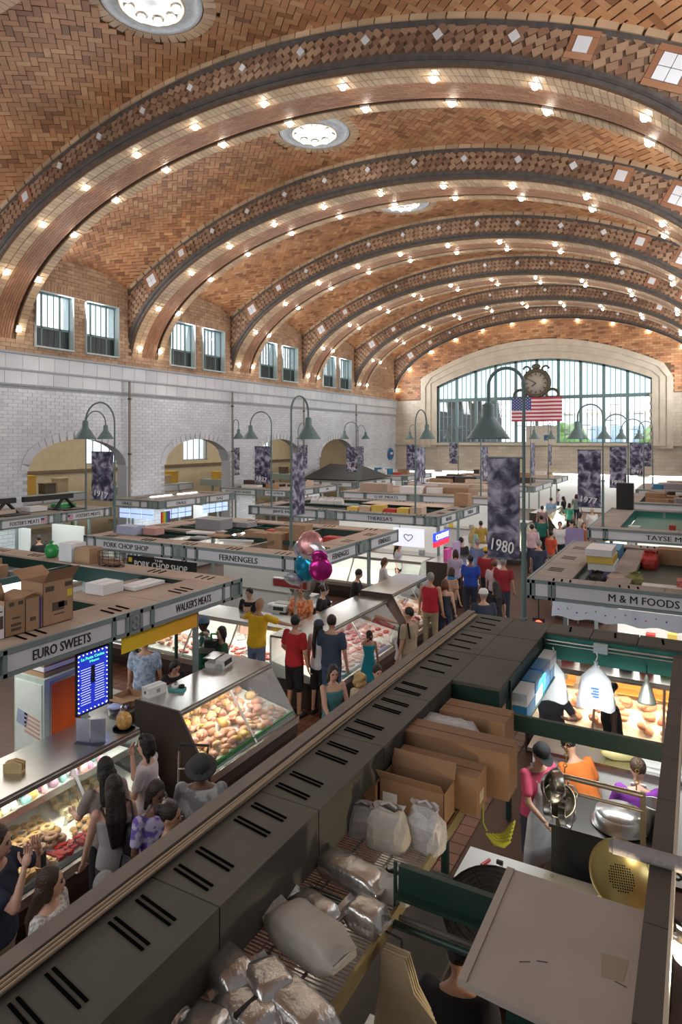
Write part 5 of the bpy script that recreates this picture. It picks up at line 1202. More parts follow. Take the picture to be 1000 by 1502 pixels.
# wire shelf
ws = thing('wire_shelf', 'long wire shelf hung inside the dark roof, loaded with bags and cartons', 'shelf', (-1.86, 0, 2.1)); GRIDM = mat('shelf_wire', (.34, .31, .27), .4, .7)
sm = MB(); y = .8
while y < 5.85: sm.box((0, y, 0), (.70, .006, .006)); y += .024
tag(sm.build('wires', GRIDM, ws), kind='stuff')
for x in (-.35, -.12, .12, .35): MB().bb(x - .007, x + .007, .8, 5.85, -.014, -.003).build('runner', GRIDM, ws)
MB().bb(.34, .36, .8, 5.85, -.05, .03).build('front_edge', mat('brass_edge', (.38, .30, .15), .4, .6), ws); MB().bb(-.37, -.35, .8, 5.85, -.04, .02).bb(-.30, -.28, .8, 5.85, .0, .015).build('rear_edge', mat('brown_rail', (.14, .10, .075), .6), ws)
for yy in (1.2, 3.4, 5.7):
    for x in (-.34, .34): MB().bb(x - .008, x + .008, yy - .008, yy + .008, 0, .28).build('hanger', DKGREEN, ws)
gp = thing('green_pipe', 'dark green pipe crossing under the foil packs', 'pipe', (-2.06, 3.34, 2.07)); MB().tube([(0, 0, 0), (1.6, 0, 0)], .022, 10).build('pipe', DKGREEN, gp); MB().lathe([(.03, -.02), (.03, .02)], (.45, 0, 0), 10, M=Matrix.Rotation(pi / 2, 3, 'Y')).build('clamp', STEEL, gp)
fb = thing('green_beam', 'flat dark green beam beside the pale board', 'beam', (-1.5, 3.42, 2.2)); MB().bb(0, 1.28, -.02, .02, 0, .16).build('web', DKGREEN, fb); MB().bb(0, 1.28, -.07, .02, .0, .02).build('flange', DKGREEN, fb)
f2_ = thing('grey_pipe', 'grey conduit below the flat green beam', 'pipe', (-1.45, 3.3, 2.15)); MB().tube([(0, 0, 0), (1.2, 0, 0)], .014, 8).build('pipe', GREY_ST, f2_); MB().lathe([(.02, -.02), (.02, .02)], (.6, 0, 0), 10, M=Matrix.Rotation(pi / 2, 3, 'Y')).build('coupling', STEEL, f2_)
b3 = thing('green_beam', 'dark green beam under the front edge of the pale board', 'beam', (-1.5, 2.9, 2.2)); MB().bb(.75, 1.28, -.02, .02, 0, .16).build('web', DKGREEN, b3); MB().bb(.75, 1.28, -.07, .02, 0, .02).build('flange', DKGREEN, b3)
SL_ = mat('pale_board', (.40, .345, .30), .75, var=.07, nscale=3)
sb = thing('board', 'large pale dusty board laid over the stall beams', 'board', (-.58, 3.2, 2.362), -.0)
MB().prism([(-.36, .44, 0), (.36, .44, 0), (.36, -.47, 0), (-.36, -.42, 0)], (0, 0, .03)).build('panel', SL_, sb); MB().prism([(-.36, .44, .03), (-.32, .44, .03), (-.32, -.42, .03), (-.36, -.42, .03)], (0, 0, .006)).build('rim', SL_, sb)
MB().prism([(.33, .44, .03), (.36, .44, .03), (.36, -.47, .03), (.33, -.47, .03)], (0, 0, .006)).build('rim', SL_, sb)
for (x, y, a) in ((-.12, -.18, .5), (-.05, -.14, .3), (.28, -.1, -.2)): MB().box((x, y, .031), (.05, .003, .002), rz=a).build('scratch', BLACK, sb)
MB().prism([(.18, .05, .0301), (.3, .06, .0301), (.29, -.08, .0301), (.2, -.1, .0301)], (0, 0, .0008)).build('stain', mat('board_stain', (.33, .27, .20), .8), sb)
# cartons on the wire shelf
zs = 2.112
CARDN = pieces_mat('brown_cardboard', [(.27, .15, .078), (.30, .17, .09), (.25, .135, .07)], .8, .1, 3)
carton('carton', 'cardboard carton at the back of the wire shelf behind a wrapped bundle', -2.0, -1.42, 5.42, 5.72, zs, .30, CARDN)
carton('carton', 'longest flat-topped cardboard carton on the wire shelf', -2.2, -1.23, 4.80, 5.06, zs, .35, CARDN)
carton('carton', 'cardboard carton with a lid gap in front of the longest carton', -2.04, -1.38, 4.50, 4.74, zs, .27, CARDN, marks=[('+x', .3, .7, .2, .5, mat('pale_tape', (.5, .42, .3), .5))])
carton('carton', 'open cardboard carton with a white label and raised flap', -2.02, -1.53, 4.24, 4.46, zs, .24, CARDN, flaps=[('-y', .9), ('+y', 1.2)], marks=[('-y', .05, .28, .3, .62, WHL)])
carton('carton', 'small low carton next to the open labelled carton', -2.19, -2.04, 4.05, 4.40, zs, .19, CARDN)
PLW = mat('plastic_wrap', (.62, .60, .60), .25, var=.15, nscale=18, bump=.8, alpha=.75)
FOIL = mat('foil_pack', (.58, .56, .54), .28, .85, var=.12, nscale=9, bump=.7); PAPR = mat('waxed_paper', (.50, .46, .41), .55, var=.15, nscale=9, bump=.6); BPAP = mat('brown_paper', (.42, .33, .20), .75, var=.14, nscale=8, bump=.5)
def pack(name, label, c, L, W, Hh, rz, m, seed, cat='package', flapend=True, tilt=0, group=None):
    R_ = random.Random(seed); L, W, Hh = L * 1.15, W * 1.15, Hh * 1.1; t = thing(name, label, cat, c, rz, group); mb = MB(); N, K = 11, 16; vs = []
    for i in range(N + 1):
        f = i / N; e = min(1, 4 * min(f, 1 - f) + .25)
        for k in range(K):
            a = 2 * pi * k / K; ca, sa = math.cos(a), math.sin(a); pw = lambda v: math.copysign(abs(v) ** .45, v)
            j = R_.uniform(-.035, .035)
            vs.append(((f - .5) * L + .01 * R_.uniform(-1, 1), W / 2 * pw(ca) * (.75 + .25 * e) * (1 + j), max(0, Hh / 2 + Hh / 2 * pw(sa) * e * (1 + j))))
    mb.add(vs, [(i * K + k, (i + 1) * K + k, (i + 1) * K + (k + 1) % K, i * K + (k + 1) % K) for i in range(N) for k in range(K)], 0, True); mb.add(vs[:K], [tuple(range(K))]); mb.add(vs[-K:][::-1], [tuple(range(K))])
    o = mb.build('wrap', m, t); 
    if flapend:
        x = L / 2
        for s_ in (1, -1): MB().prism([(s_ * x * .97, -W * .42, Hh * .55), (s_ * x * .97, W * .42, Hh * .5), (s_ * (x + .025), W * .3, Hh * .75), (s_ * (x + .03), -W * .35, Hh * .65)], (0, 0, .004)).build('folded_end', m, t)
    if tilt: t.rotation_euler = (tilt, 0, rz)
    return t
zz = 2.106
pp = lambda x, y, z=2.2: Vector((atZ(x, y, z).x, atZ(x, y, z).y, zz))
pack('wrapped_bundle', 'clear plastic wrapped bundle behind the longest carton', Vector((-1.85, 5.22, zz)), .52, .22, .30, -.05, PLW, 1)
pack('foil_pack', 'long silver foil pack beside the upright paper bags', pp(512, 1272), .44, .16, .12, -.18, FOIL, 2)
pack('foil_pack', 'small silver pack between two long foil packs', pp(462, 1322), .28, .12, .10, -.2, FOIL, 3)
pack('foil_pack', 'crumpled short silver pack at the shelf edge', pp(538, 1338), .22, .14, .13, -.15, FOIL, 4)
pack('paper_pack', 'large pale paper pack, the widest on the wire shelf', pp(452, 1372), .44, .2, .17, -.22, PAPR, 5)
pack('foil_pack', 'upturned silver pouch with an open end on the paper pack', pp(415, 1392, 2.28) + Vector((-.0, -.13, .0)), .24, .17, .15, -.5, FOIL, 6)
pack('foil_pack', 'long silver foil pack lying by the dark inner side', pp(322, 1418), .40, .17, .16, -.28, FOIL, 7)
pack('foil_pack', 'silver pack bound with a black strap', pp(362, 1478), .30, .16, .12, -.2, FOIL, 8)
MB().box((.02, 0, .07), (.02, .175, .128)).build('strap', BLACK, bpy.data.objects['foil_pack.005'])
pack('foil_pack', 'shiny silver pack beside the black strapped pack', pp(440, 1478), .36, .17, .13, -.3, FOIL, 9)
pack('foil_pack', 'torn silver pack at the near end of the shelf', pp(300, 1502), .2, .16, .12, .2, FOIL, 10)
pack('foil_pack', 'small crumpled silver pack behind the long foil pack', pp(385, 1445) + Vector((0, .02, 0)), .16, .1, .1, .6, FOIL, 15)
def upbag(name, label, c, w, d, h, rz, m, seed):
    R_ = random.Random(seed); t = thing(name, label, 'bag', c, rz); mb = MB(); vs = []; K = 14
    for i, f in enumerate((0, .02, .3, .6, .8, .92, 1)):
        for k in range(K):
            a = 2 * pi * k / K; pw = lambda v: math.copysign(abs(v) ** .5, v); s = (.9, 1, 1.05, 1, .8, .62, .78)[i]; j = R_.uniform(-.08, .08) * (i > 1)
            vs.append((w / 2 * pw(math.cos(a)) * (s + j), d / 2 * pw(math.sin(a)) * (s + j) * (1 if i < 4 else .6), h * f + R_.uniform(-.015, .015) * (i > 2)))
    mb.add(vs, [(i * K + k, i * K + (k + 1) % K, (i + 1) * K + (k + 1) % K, (i + 1) * K + k) for i in range(6) for k in range(K)]); mb.add(vs[:K][::-1], [tuple(range(K))]); mb.build('bag_body', m, t)
    g = MB().tube([(-w * .2, 0, h * .97), (0, .01, h * 1.06), (w * .2, 0, h * .97)], .01, 5); g.build('crumpled_top', m, t); return t
upbag('paper_bag', 'upright pale plastic lined paper bag beside the cartons', Vector((-1.80, 3.92, zz)), .28, .2, .26, .1, PAPR, 3)
upbag('paper_bag', 'clear-fronted crumpled bag at the shelf edge by cartons', Vector((-1.58, 4.02, zz)), .26, .16, .28, -.2, PLW, 4)
upbag('paper_bag', 'small crumpled grey bag behind the upright paper bag', Vector((-2.02, 3.95, zz)), .2, .16, .2, .4, PLW, 6)
upbag('paper_bag', 'crumpled waxed bag hanging over the shelf edge', Vector((-1.56, 3.48, zz)), .2, .14, .17, .2, PAPR, 7)
# brown paper bags hanging below the shelf
hb = thing('hanging_paper_bags', 'sheaf of brown paper bags hung by the shelf edge', 'paper bag', (-1.38, 3.15, 0)); hb.scale = (1.7, 1, 1); 
for k in range(4):
    MB().prism([(-.10 + .015 * k, -.02 * k, 1.55 - .05 * k), (.08 + .02 * k, -.02 * k, 1.50 - .05 * k), (.10 + .01 * k, -.02 * k, 1.85), (.06, -.02 * k, 1.95), (.03, -.02 * k, 2.1), (-.05, -.02 * k, 2.1)], (0, .012, .0)).build('bag', BPAP if k % 2 else mat('tan_paper', (.50, .40, .25), .75, var=.1), hb)
MB().tube([(0, .02, 2.09), (.0, .02, 2.14), (-.1, .02, 2.16), (-.13, .02, 2.1)], .006, 5).build('hook', BLACK, hb)
# foam wrapped pipe end on the right
fw = thing('foam_pipe', 'grey foam wrapped pipe resting across the long beam', 'pipe', (-.42, 3.95, 2.50)); MB().tube([(0, 0, 0), (.9, .0, 0)], [.04, .04], 12).build('foam', mat('grey_foam', (.34, .31, .31), .9, bump=.5, nscale=30), fw); MB().tube([(.0, 0, 0), (-.02, 0, 0)], .036, 10).build('end', mat('foam_end', (.25, .22, .21), .9), fw)
# fluorescent lamp beyond the beam
ll = thing('stall_lamp', 'lit bare lamp beyond the long beam', 'lamp', (-.07, 3.75, 2.3)); MB().ell((0, 0, -.12), (.05, .05, .07), 12, 8).build('bulb', mat('hot_bulb', (1, .86, .62), .4, emit=30), ll); MB().lathe([(.03, 0), (.03, -.05), (.05, -.06)], n=10).build('socket', STEEL, ll); MB().tube([(0, 0, 0), (-.1, 0, .06)], .012, 6).build('arm', BLACK, ll)
l = bpy.data.lights.new('stall_bulb', 'POINT'); l.energy = 22; l.color = (1, .82, .55); l.shadow_soft_size = .07; lo_ = bpy.data.objects.new('stall_bulb', l); COL.objects.link(lo_); lo_.location = (-.07, 3.75, 2.05)
area('near_stall_fill', (-.8, 7.0, 2.3), 1.4, .3, 19, (.96, 1, .98))  # added fill light for the near stall interior, no visible fixture belongs to it
# low counter of the near stall towards the cross aisle
ac = thing('stall_counter', 'steel counter at the far side of the near stall', 'counter', (-.4, 7.98, 0)); MB().bb(-1.35, 1.3, -.3, .35, 1.16, 1.2).build('top', STEEL, ac); MB().bb(-1.3, 1.25, -.25, .3, .05, 1.16).build('body', WHITEP, ac); MB().bb(-1.35, 1.3, .3, .35, 1.2, 1.3).build('glass_guard', CASEGL, ac)
yb_ = thing('yellow_bag', 'large pale yellow plastic bag lying on the far steel counter', 'bag', (-.75, 7.95, 1.202), .5); blob(44, (.24, .13, .1), 14, 8, .25).build('bag_body', mat('yellow_plastic', (.72, .64, .28), .4, bump=.4, nscale=12), yb_); MB().tube([(-.2, 0, .1), (-.3, .02, .14), (-.36, 0, .12)], [.05, .03, .05], 8).build('tied_end', MATS['yellow_plastic'], yb_)
wt = thing('white_tray', 'long white tray of foil packs on the far steel counter', 'tray', (-.35, 7.85, 1.202)); MB().bb(-.2, .2, -.1, .1, 0, .05).build('tray', WHITEP, wt); MB().bb(-.21, .21, -.11, .11, .05, .06).build('rim', WHITEP, wt)
# hanging white plastic bags
def hangbag(label, x, y, z, w, h, mark):
    t = thing('plastic_bag', label, 'bag', (x, y, z)); mb = MB(); vs = []; K = 14; R_ = random.Random(int(w * 100)); m = mat('white_plastic', (.74, .77, .80), .4, bump=.4, nscale=9)
    for i, (f, s) in enumerate(((0, .12), (.08, .1), (.2, .38), (.35, .75), (.6, .95), (.85, 1.05), (1, 1))):
        for k in range(K):
            a = 2 * pi * k / K; fo = 1 + .12 * math.sin(4 * a + i) * (i > 1)
            vs.append((w / 2 * s * math.cos(a) * fo, .06 * (s + .3) * math.sin(a) * fo, -h * f + .02 * math.sin(3 * a) * (i == 6)))
    mb.add(vs, [(i * K + k, i * K + (k + 1) % K, (i + 1) * K + (k + 1) % K, (i + 1) * K + k) for i in range(6) for k in range(K)], 0, True); mb.build('bag_body', m, t)
    MB().tube([(0, 0, 0), (.02, 0, .06), (0, .02, .1)], .01, 6).build('hook', STEEL, t)
    if mark:
        for k in range(4): MB().bb(-.04 + .02 * (k % 2), .04, -.088, -.08, -h * .55 - .03 * k, -h * .55 - .03 * k + .018).build('blue_print', mat('print_blue', (.10, .22, .50), .6), t)
    return t
hangbag('plain white plastic bag hung under the green fascia by the blue packs', -1.47, 7.7, 2.3, .34, .50, 0)
hangbag('white plastic bag with blue print hung under the green fascia', -1.0, 7.7, 2.32, .40, .52, 1)
bl = thing('brass_lamp', 'small bell-shaped brass lamp hung before the open-backed case', 'lamp', (-.48, 7.6, 2.1)); MB().lathe([(.012, .2), (.03, .14), (.02, .12), (.05, .06), (.09, -.08), (.095, -.1), (.085, -.1)], n=18).build('shade', mat('aged_brass', (.38, .40, .34), .4, .6), bl); MB().tube([(0, 0, .18), (0, 0, .3)], .006, 6).build('cord', BLACK, bl)
# blue packs on a shelf under the corner roof
BLUP = mat('blue_pack', (.02, .20, .42), .3); WPK = mat('white_pack', (.66, .70, .74), .35)
for i in range(4):
    for j in range(2):
        carton('blue_pack', 'blue or white plastic pack stacked under the corner roof', -1.58, -1.44, 6.3 + .38 * i, 6.64 + .38 * i, 2.10 + .125 * j, .12, m=(BLUP if (i + j) % 3 != 1 else WPK), tape=False, group='packs under the corner roof', cat='package')
pk = thing('pack_shelf', 'shelf below the blue packs under the corner roof', 'shelf', (-1.52, 7.05, 2.095)); MB().bb(-.08, .09, -.8, .8, -.02, .0).build('board', DKGREEN, pk)
for y in (-.78, .78): MB().bb(-.08, -.06, y - .015, y + .015, 0, .37).build('hanger', DKGREEN, pk)
# pot rack on chains
pr_ = thing('pot_rack', 'steel bar rack hung on brass chains from the green cross beam', 'rack', (-.7, 5.6, 2.0)); AGS = mat('aged_steel', (.42, .36, .27), .35, .9); BRS = mat('brass', (.55, .38, .12), .35, .9)
MB().tube([(-.32, 0, 0), (.32, 0, 0)], .022, 10).build('top_bar', AGS, pr_); MB().tube([(-.32, 0, -.12), (.32, 0, -.12)], .014, 8).build('lower_bar', AGS, pr_)
for x in (-.32, .32):
    MB().bb(x - .02, x + .02, -.012, .012, -.42, .03).build('side_bar', AGS, pr_)
    for k in range(6): MB().lathe([(.012, -.004), (.019, -.004), (.019, .004), (.012, .004), (.012, -.004)], (x * .85, .17 * k / 6, .05 + .03 * k), 10, M=Matrix.Rotation(pi / 2, 3, 'X' if k % 2 else 'Y')).build('chain_link', BRS, pr_)
def pan(label, c, r, dep, m, tilt, cat='pan', name='pan', handle=True, holes=False):
    t = thing(name, label, cat, c); t.rotation_euler = tilt
    MB().lathe([(0, 0), (r * .82, 0), (r * .86, .006), (r * .95, dep * .9), (r * 1.04, dep), (r * 1.04, dep + .006), (r * .94, dep * .92), (r * .84, .01), (0, .01)], n=36).build('bowl', m, t)
    if holes:
        sm = MB()
        for a in range(-6, 7):
            for b in range(-6, 7):
                if a * a + b * b < 34: sm.lathe([(0, 0), (.006, 0)], (a * r * .07, b * r * .07, .0115), 6)
        tag(sm.build('holes', SLOT, t), kind='stuff')
    else:
        for q in (.35, .55, .72): MB().lathe([(r * q, -.001), (r * (q + .03), -.001), (r * (q + .03), -.003), (r * q, -.003)], n=32).build('groove', m, t)
    if handle: MB().tube([(r * .98, -.05, dep), (r * 1.2, -.03, dep + .01), (r * 1.2, .03, dep + .01), (r * .98, .05, dep)], .01, 6).build('handle', m, t)
    return t
pan('wide upturned steel pan on the dark stove', (-.62, 6.35, 1.42), .24, -.1, STEEL, (0, 0, .5))
pan('brass coloured colander leaning below the pot rack', (-.52, 5.4, 1.42), .25, .07, mat('gold_colander', (.52, .42, .18), .3, .9), (.75, .12, .4), 'colander', 'colander', True, True)
for k, (dx, dz, r) in enumerate(((-.30, -.12, .13), (-.36, -.02, .12), (-.26, -.2, .11), (-.40, -.16, .12), (-.33, .05, .10))):
    pan(('shiny steel pot lid', 'round steel strainer', 'small steel saucepan', 'deep steel bowl', 'small wire ladle bowl')[k] + ' hung at the end of the pot rack', (-.72 + dx, 5.55 - .02 * k, 2.0 + dz - .05), r, .06, STEEL, (1.2 + .1 * k, .5 * (k % 3 - 1), .6 + .4 * k), 'pot', 'hanging_pot')
st_ = thing('stove', 'dark steel stove block below the hanging pans', 'stove', (-.75, 6.38, 0)); MB().bb(-.42, .55, -.3, .3, 0, 1.28).build('body', mat('dark_oven', (.03, .03, .03), .5, var=.2), st_); MB().bb(-.44, .57, -.32, .32, 1.28, 1.31).build('hob', mat('dark_hob', (.05, .045, .04), .4, .5), st_)
mc = thing('measuring_jug', 'clear plastic measuring jug by the long beam', 'jug', (-.27, 5.35, 1.62)); MB().lathe([(0, 0), (.075, 0), (.095, .17), (.09, .17), (.07, .006), (0, .006)], n=20).build('jug', pane_mat('clear_plastic', (.9, .9, .88), .6, .1), mc); MB().tube([(.085, 0, .15), (.14, 0, .13), (.14, 0, .05), (.08, 0, .03)], .01, 6).build('handle', BLACK, mc)
mc.rotation_euler = (.7, .5, 0)
rb_ = thing('steel_pot', 'tall steel stock pot by the purple shirted vendor', 'pot', (-.34, 6.35, 1.31)); MB().lathe([(0, 0), (.11, 0), (.11, .26), (.115, .27), (.105, .27), (.1, .01), (0, .01)], n=22).build('pot', STEEL, rb_); MB().tube([(.11, -.03, .2), (.15, -.03, .2), (.15, .03, .2), (.11, .03, .2)], .008, 6).build('handle', STEEL, rb_)
# white work counter with cutting board and knives
wc = thing('work_counter', 'white work counter with knives along its edge in the near stall', 'counter', (-1.1, 5.68, 0)); MB().bb(-.8, .8, -.35, .32, .88, .92).build('top', WHITEP, wc); MB().bb(-.78, .78, -.33, .28, .08, .88).build('cupboard', mat('grey_cupboard', (.45, .46, .46), .5), wc)
cbd = thing('cutting_board', 'cream cutting board lying on the white work counter', 'board', (-.95, 5.72, .922), -.1); MB().bb(-.26, .3, -.22, .22, 0, .02).build('board', mat('cream_plastic', (.74, .72, .60), .5), cbd); MB().lathe([(.012, .02), (.02, .02), (.02, .0205)], (-.2, .17, 0), 10).build('hanging_hole', SLOT, cbd)
yp = thing('paper_sheet', 'crumpled yellow butcher paper on the white work counter', 'paper', (-.52, 5.62, .925), .3); blob(30, (.26, .22, .05), 14, 6, .5).build('sheet', mat('butcher_paper', (.72, .68, .42), .7, bump=.5, nscale=8), yp)
for k in range(3):
    kn = thing('knife', ('black handled knife nearest the paper on the counter', 'black handled knife in the middle of three', 'black handled knife nearest the red handled tool')[k], 'knife', (-.78 - .13 * k, 5.56, .945), 1.9 + .1 * k); MB().tube([(0, 0, .015), (.11, 0, .015)], .013, 7).build('handle', BLACK, kn); MB().prism([(0, -.015, .012), (-.2, 0, .012), (0, .015, .012)], (0, 0, .003)).build('blade', STEEL, kn)
rt = thing('sharpening_steel', 'red handled sharpening steel on the white counter', 'tool', (-1.72, 5.75, .925), 1.2); MB().tube([(0, 0, .015), (.12, 0, .015)], .015, 7).build('handle', mat('red_plastic', (.5, .02, .02), .4), rt); MB().tube([(0, 0, .015), (-.25, 0, .015)], .007, 6).build('rod', BLACK, rt)
sp_ = thing('spray_bottle', 'clear spray bottle on the white counter', 'bottle', (-1.5, 5.6, .922)); MB().lathe([(0, 0), (.035, 0), (.035, .12), (.015, .16), (.015, .18), (0, .18)], n=14).build('bottle', MATS['clear_plastic'], sp_); MB().bb(-.04, .015, -.012, .012, .18, .21).build('trigger', BLACK, sp_)
# bananas and yellow gloves, black round guard, large black-bag
bn = thing('banana_bunch', 'bunch of greenish yellow bananas below the carton ends', 'bananas', (-1.38, 4.75, 1.83)); BAN = mat('banana_skin', (.55, .55, .06), .5, var=.2, nscale=6)
for k in range(6):
    a = -.5 + .25 * k; MB().tube([(.02 * k, .03 * math.sin(a), .04), (.07 + .015 * k, .06 * math.sin(a), .0 + .012 * k), (.14 + .005 * k, .1 * math.sin(a), .015 + .015 * k), (.19, .12 * math.sin(a), .06 + .016 * k)], [.008, .022, .022, .007], 7).build('banana', BAN, bn)
MB().tube([(.0, 0, .05), (-.03, 0, .1), (-.03, 0, .3)], .01, 6).build('stem', mat('banana_stem', (.25, .28, .05), .6), bn)
gl_ = thing('rubber_glove', 'yellow rubber glove beside the black round guard', 'glove', (-1.36, 3.95, 1.9)); YG = mat('yellow_rubber', (.75, .62, .03), .45); blob(33, (.09, .05, .03), 12, 6, .2).build('palm', YG, gl_)
for k in range(4): MB().tube([(.07, -.035 + .023 * k, .03), (.13, -.04 + .027 * k, .035)], [.014, .01], 6).build('finger', YG, gl_)
MB().tube([(-.02, 0, 0), (-.02, 0, -.28)], .008, 5).build('clip_wire', BLACK, gl_)
fg_ = thing('fan', 'large round black fan guard below the cartons', 'fan', (-1.12, 3.98, 1.86), .2); fg_.rotation_euler = (.35, 0, .2)
for k in range(7): MB().lathe([(.05 + .04 * k - .004, 0), (.05 + .04 * k + .004, 0), (.05 + .04 * k + .004, .006), (.05 + .04 * k - .004, .006)], (0, 0, .06 - .0012 * k * k), 28).build('guard_ring', BLACK, fg_)
for k in range(12): a = 2 * pi * k / 12; MB().tube([(.04 * math.cos(a), .04 * math.sin(a), .06), (.3 * math.cos(a), .3 * math.sin(a), .0)], .004, 4).build('guard_spoke', BLACK, fg_)
MB().lathe([(0, -.06), (.3, -.05), (.31, 0), (.3, .0), (.28, -.04), (0, -.04)], n=32).build('housing', BLACK, fg_)
MB().tube([(0, 0, -.05), (0, 0, -1.8)], .02, 8).build('stand', BLACK, fg_)
# customer display by the glass at lower right, red tray and white packs at floor level under the shelf
rt2 = thing('strawberry_tray', 'white pack with a red window on the counter below the shelf', 'package', (-1.62, 3.35, 1.28)); MB().bb(-.1, .1, -.13, .13, 0, .08).build('tray', WHITEP, rt2); MB().lathe([(0, .084), (.055, .083), (.06, .08)], n=16).build('red_window', mat('red_berries', (.65, .05, .03), .4, bump=1, nscale=60), rt2)
for k, (x, y) in enumerate(((-1.62, 3.66), (-1.78, 2.9), (-1.6, 3.02))): carton('white_pack', ('white pack beside the red windowed pack', 'white pack below the torn silver pack', 'white pack between two others under the shelf')[k], x - .09, x + .09, y - .11, y + .11, 1.28, .09, m=WHITEP, cat='package')
pc = thing('inner_counter', 'steel counter under the wire shelf in the near stall', 'counter', (-1.85, 3.4, 0)); MB().bb(-.5, .38, -1.6, 1.6, 1.24, 1.28).build('top', STEEL, pc); MB().bb(-.5, .34, -1.6, 1.6, .05, 1.24).build('cupboard', DKBRN, pc)
# ================================================================== people
def remesh(mb, vox, mats, smooth_it=4):
    me = bpy.data.meshes.new('tmp'); me.from_pydata(mb.v, [], mb.f); me.update()
    n = evaluated(me, [('REMESH', dict(mode='VOXEL', voxel_size=vox))] + ([('SMOOTH', dict(iterations=smooth_it, factor=.5))] if smooth_it else [])); bpy.data.meshes.remove(me)
    n.materials.clear()
    for m in mats: n.materials.append(m)
    n.polygons.foreach_set('use_smooth', [True] * len(n.polygons)); n.polygons.foreach_set('material_index', [0] * len(n.polygons))
    return n
def caps(mb, p, q, r1, r2, n=10):
    p, q = Vector(p), Vector(q); d = (q - p); L = d.length
    if L < 1e-5: return mb.ell(p, (r1, r1, r1), n, 6)
    u = d / L; pts = []; rs = []
    for a in (-80, -50, -20): pts.append(p + u * r1 * math.sin(math.radians(a))); rs.append(r1 * math.cos(math.radians(a)))
    for a in (20, 50, 80): pts.append(q + u * r2 * math.sin(math.radians(a))); rs.append(r2 * math.cos(math.radians(a)))
    return mb.tube(pts, rs, n)
def loftz(mb, rings, n=16):
    vs = []
    for (x, y, z, rx, ry) in rings:
        for k in range(n): a = 2 * pi * k / n; vs.append((x + rx * math.cos(a), y + ry * math.sin(a), z))
    m = len(rings)
    fs = [(i * n + k, i * n + (k + 1) % n, (i + 1) * n + (k + 1) % n, (i + 1) * n + k) for i in range(m - 1) for k in range(n)] + [tuple(range(n - 1, -1, -1)), tuple((m - 1) * n + k for k in range(n))]
    return mb.add(vs, fs)
SKINS = {'light': (.62, .37, .27), 'tan': (.50, .28, .18), 'olive': (.42, .24, .15), 'dark': (.085, .042, .026), 'brown': (.17, .088, .055)}
HAIRC = {'black': (.008, .007, .007), 'brown': (.045, .022, .013), 'darkbrown': (.02, .011, .008), 'blond': (.50, .34, .13), 'grey': (.25, .24, .23), 'auburn': (.12, .04, .018)}
EYE = mat('eye_dark', (.02, .015, .012), .2); LIP = mat('lips', (.42, .13, .11), .5); SHOE = mat('dark_shoe', (.02, .02, .022), .5); SHOEW = mat('white_shoe', (.72, .72, .70), .5)
def cloth(col, pattern=None):
    k = 'cloth_%s_%s' % ('_'.join('%d' % (c * 100) for c in col), pattern or '')
    if k in MATS: return MATS[k]
    m = mat(k, col, .85, var=.14, nscale=7, bump=.25)
    if pattern:
        nt = m.node_tree; b = nt.nodes['Principled BSDF']; tc = nt.nodes.new('ShaderNodeTexCoord'); nz = nt.nodes.new('ShaderNodeTexNoise'); nz.inputs['Scale'].default_value = {'floral': 14, 'lace': 40, 'print': 9, 'plaid': 20, 'orange': 18}.get(pattern, 12)
        nt.links.new(tc.outputs['Object'], nz.inputs[0]); rp = nt.nodes.new('ShaderNodeValToRGB'); nt.links.new(nz.outputs['Fac'], rp.inputs[0]); e = rp.color_ramp.elements
        c2 = {'floral': (.16, .10, .42), 'lace': tuple(c * .55 for c in col), 'print': (.22, .22, .23), 'plaid': (.22, .28, .40), 'orange': (.55, .10, .03)}[pattern]
        e[0].position = .42; e[0].color = (*c2, 1); e[1].position = .54; e[1].color = (*col, 1); nt.links.new(rp.outputs[0], b.inputs['Base Color'])
    return m
def ik(S, T, a, b, hint):
    S, T = Vector(S), Vector(T); d = T - S; L = min(d.length, (a + b) * .995); u = d.normalized(); T = S + u * L
    x = (a * a - b * b + L * L) / (2 * L); h = math.sqrt(max(0, a * a - x * x)); hv = Vector(hint); hv = (hv - u * hv.dot(u)).normalized()
    return S + u * x + hv * h, T
PCOUNT = [0]
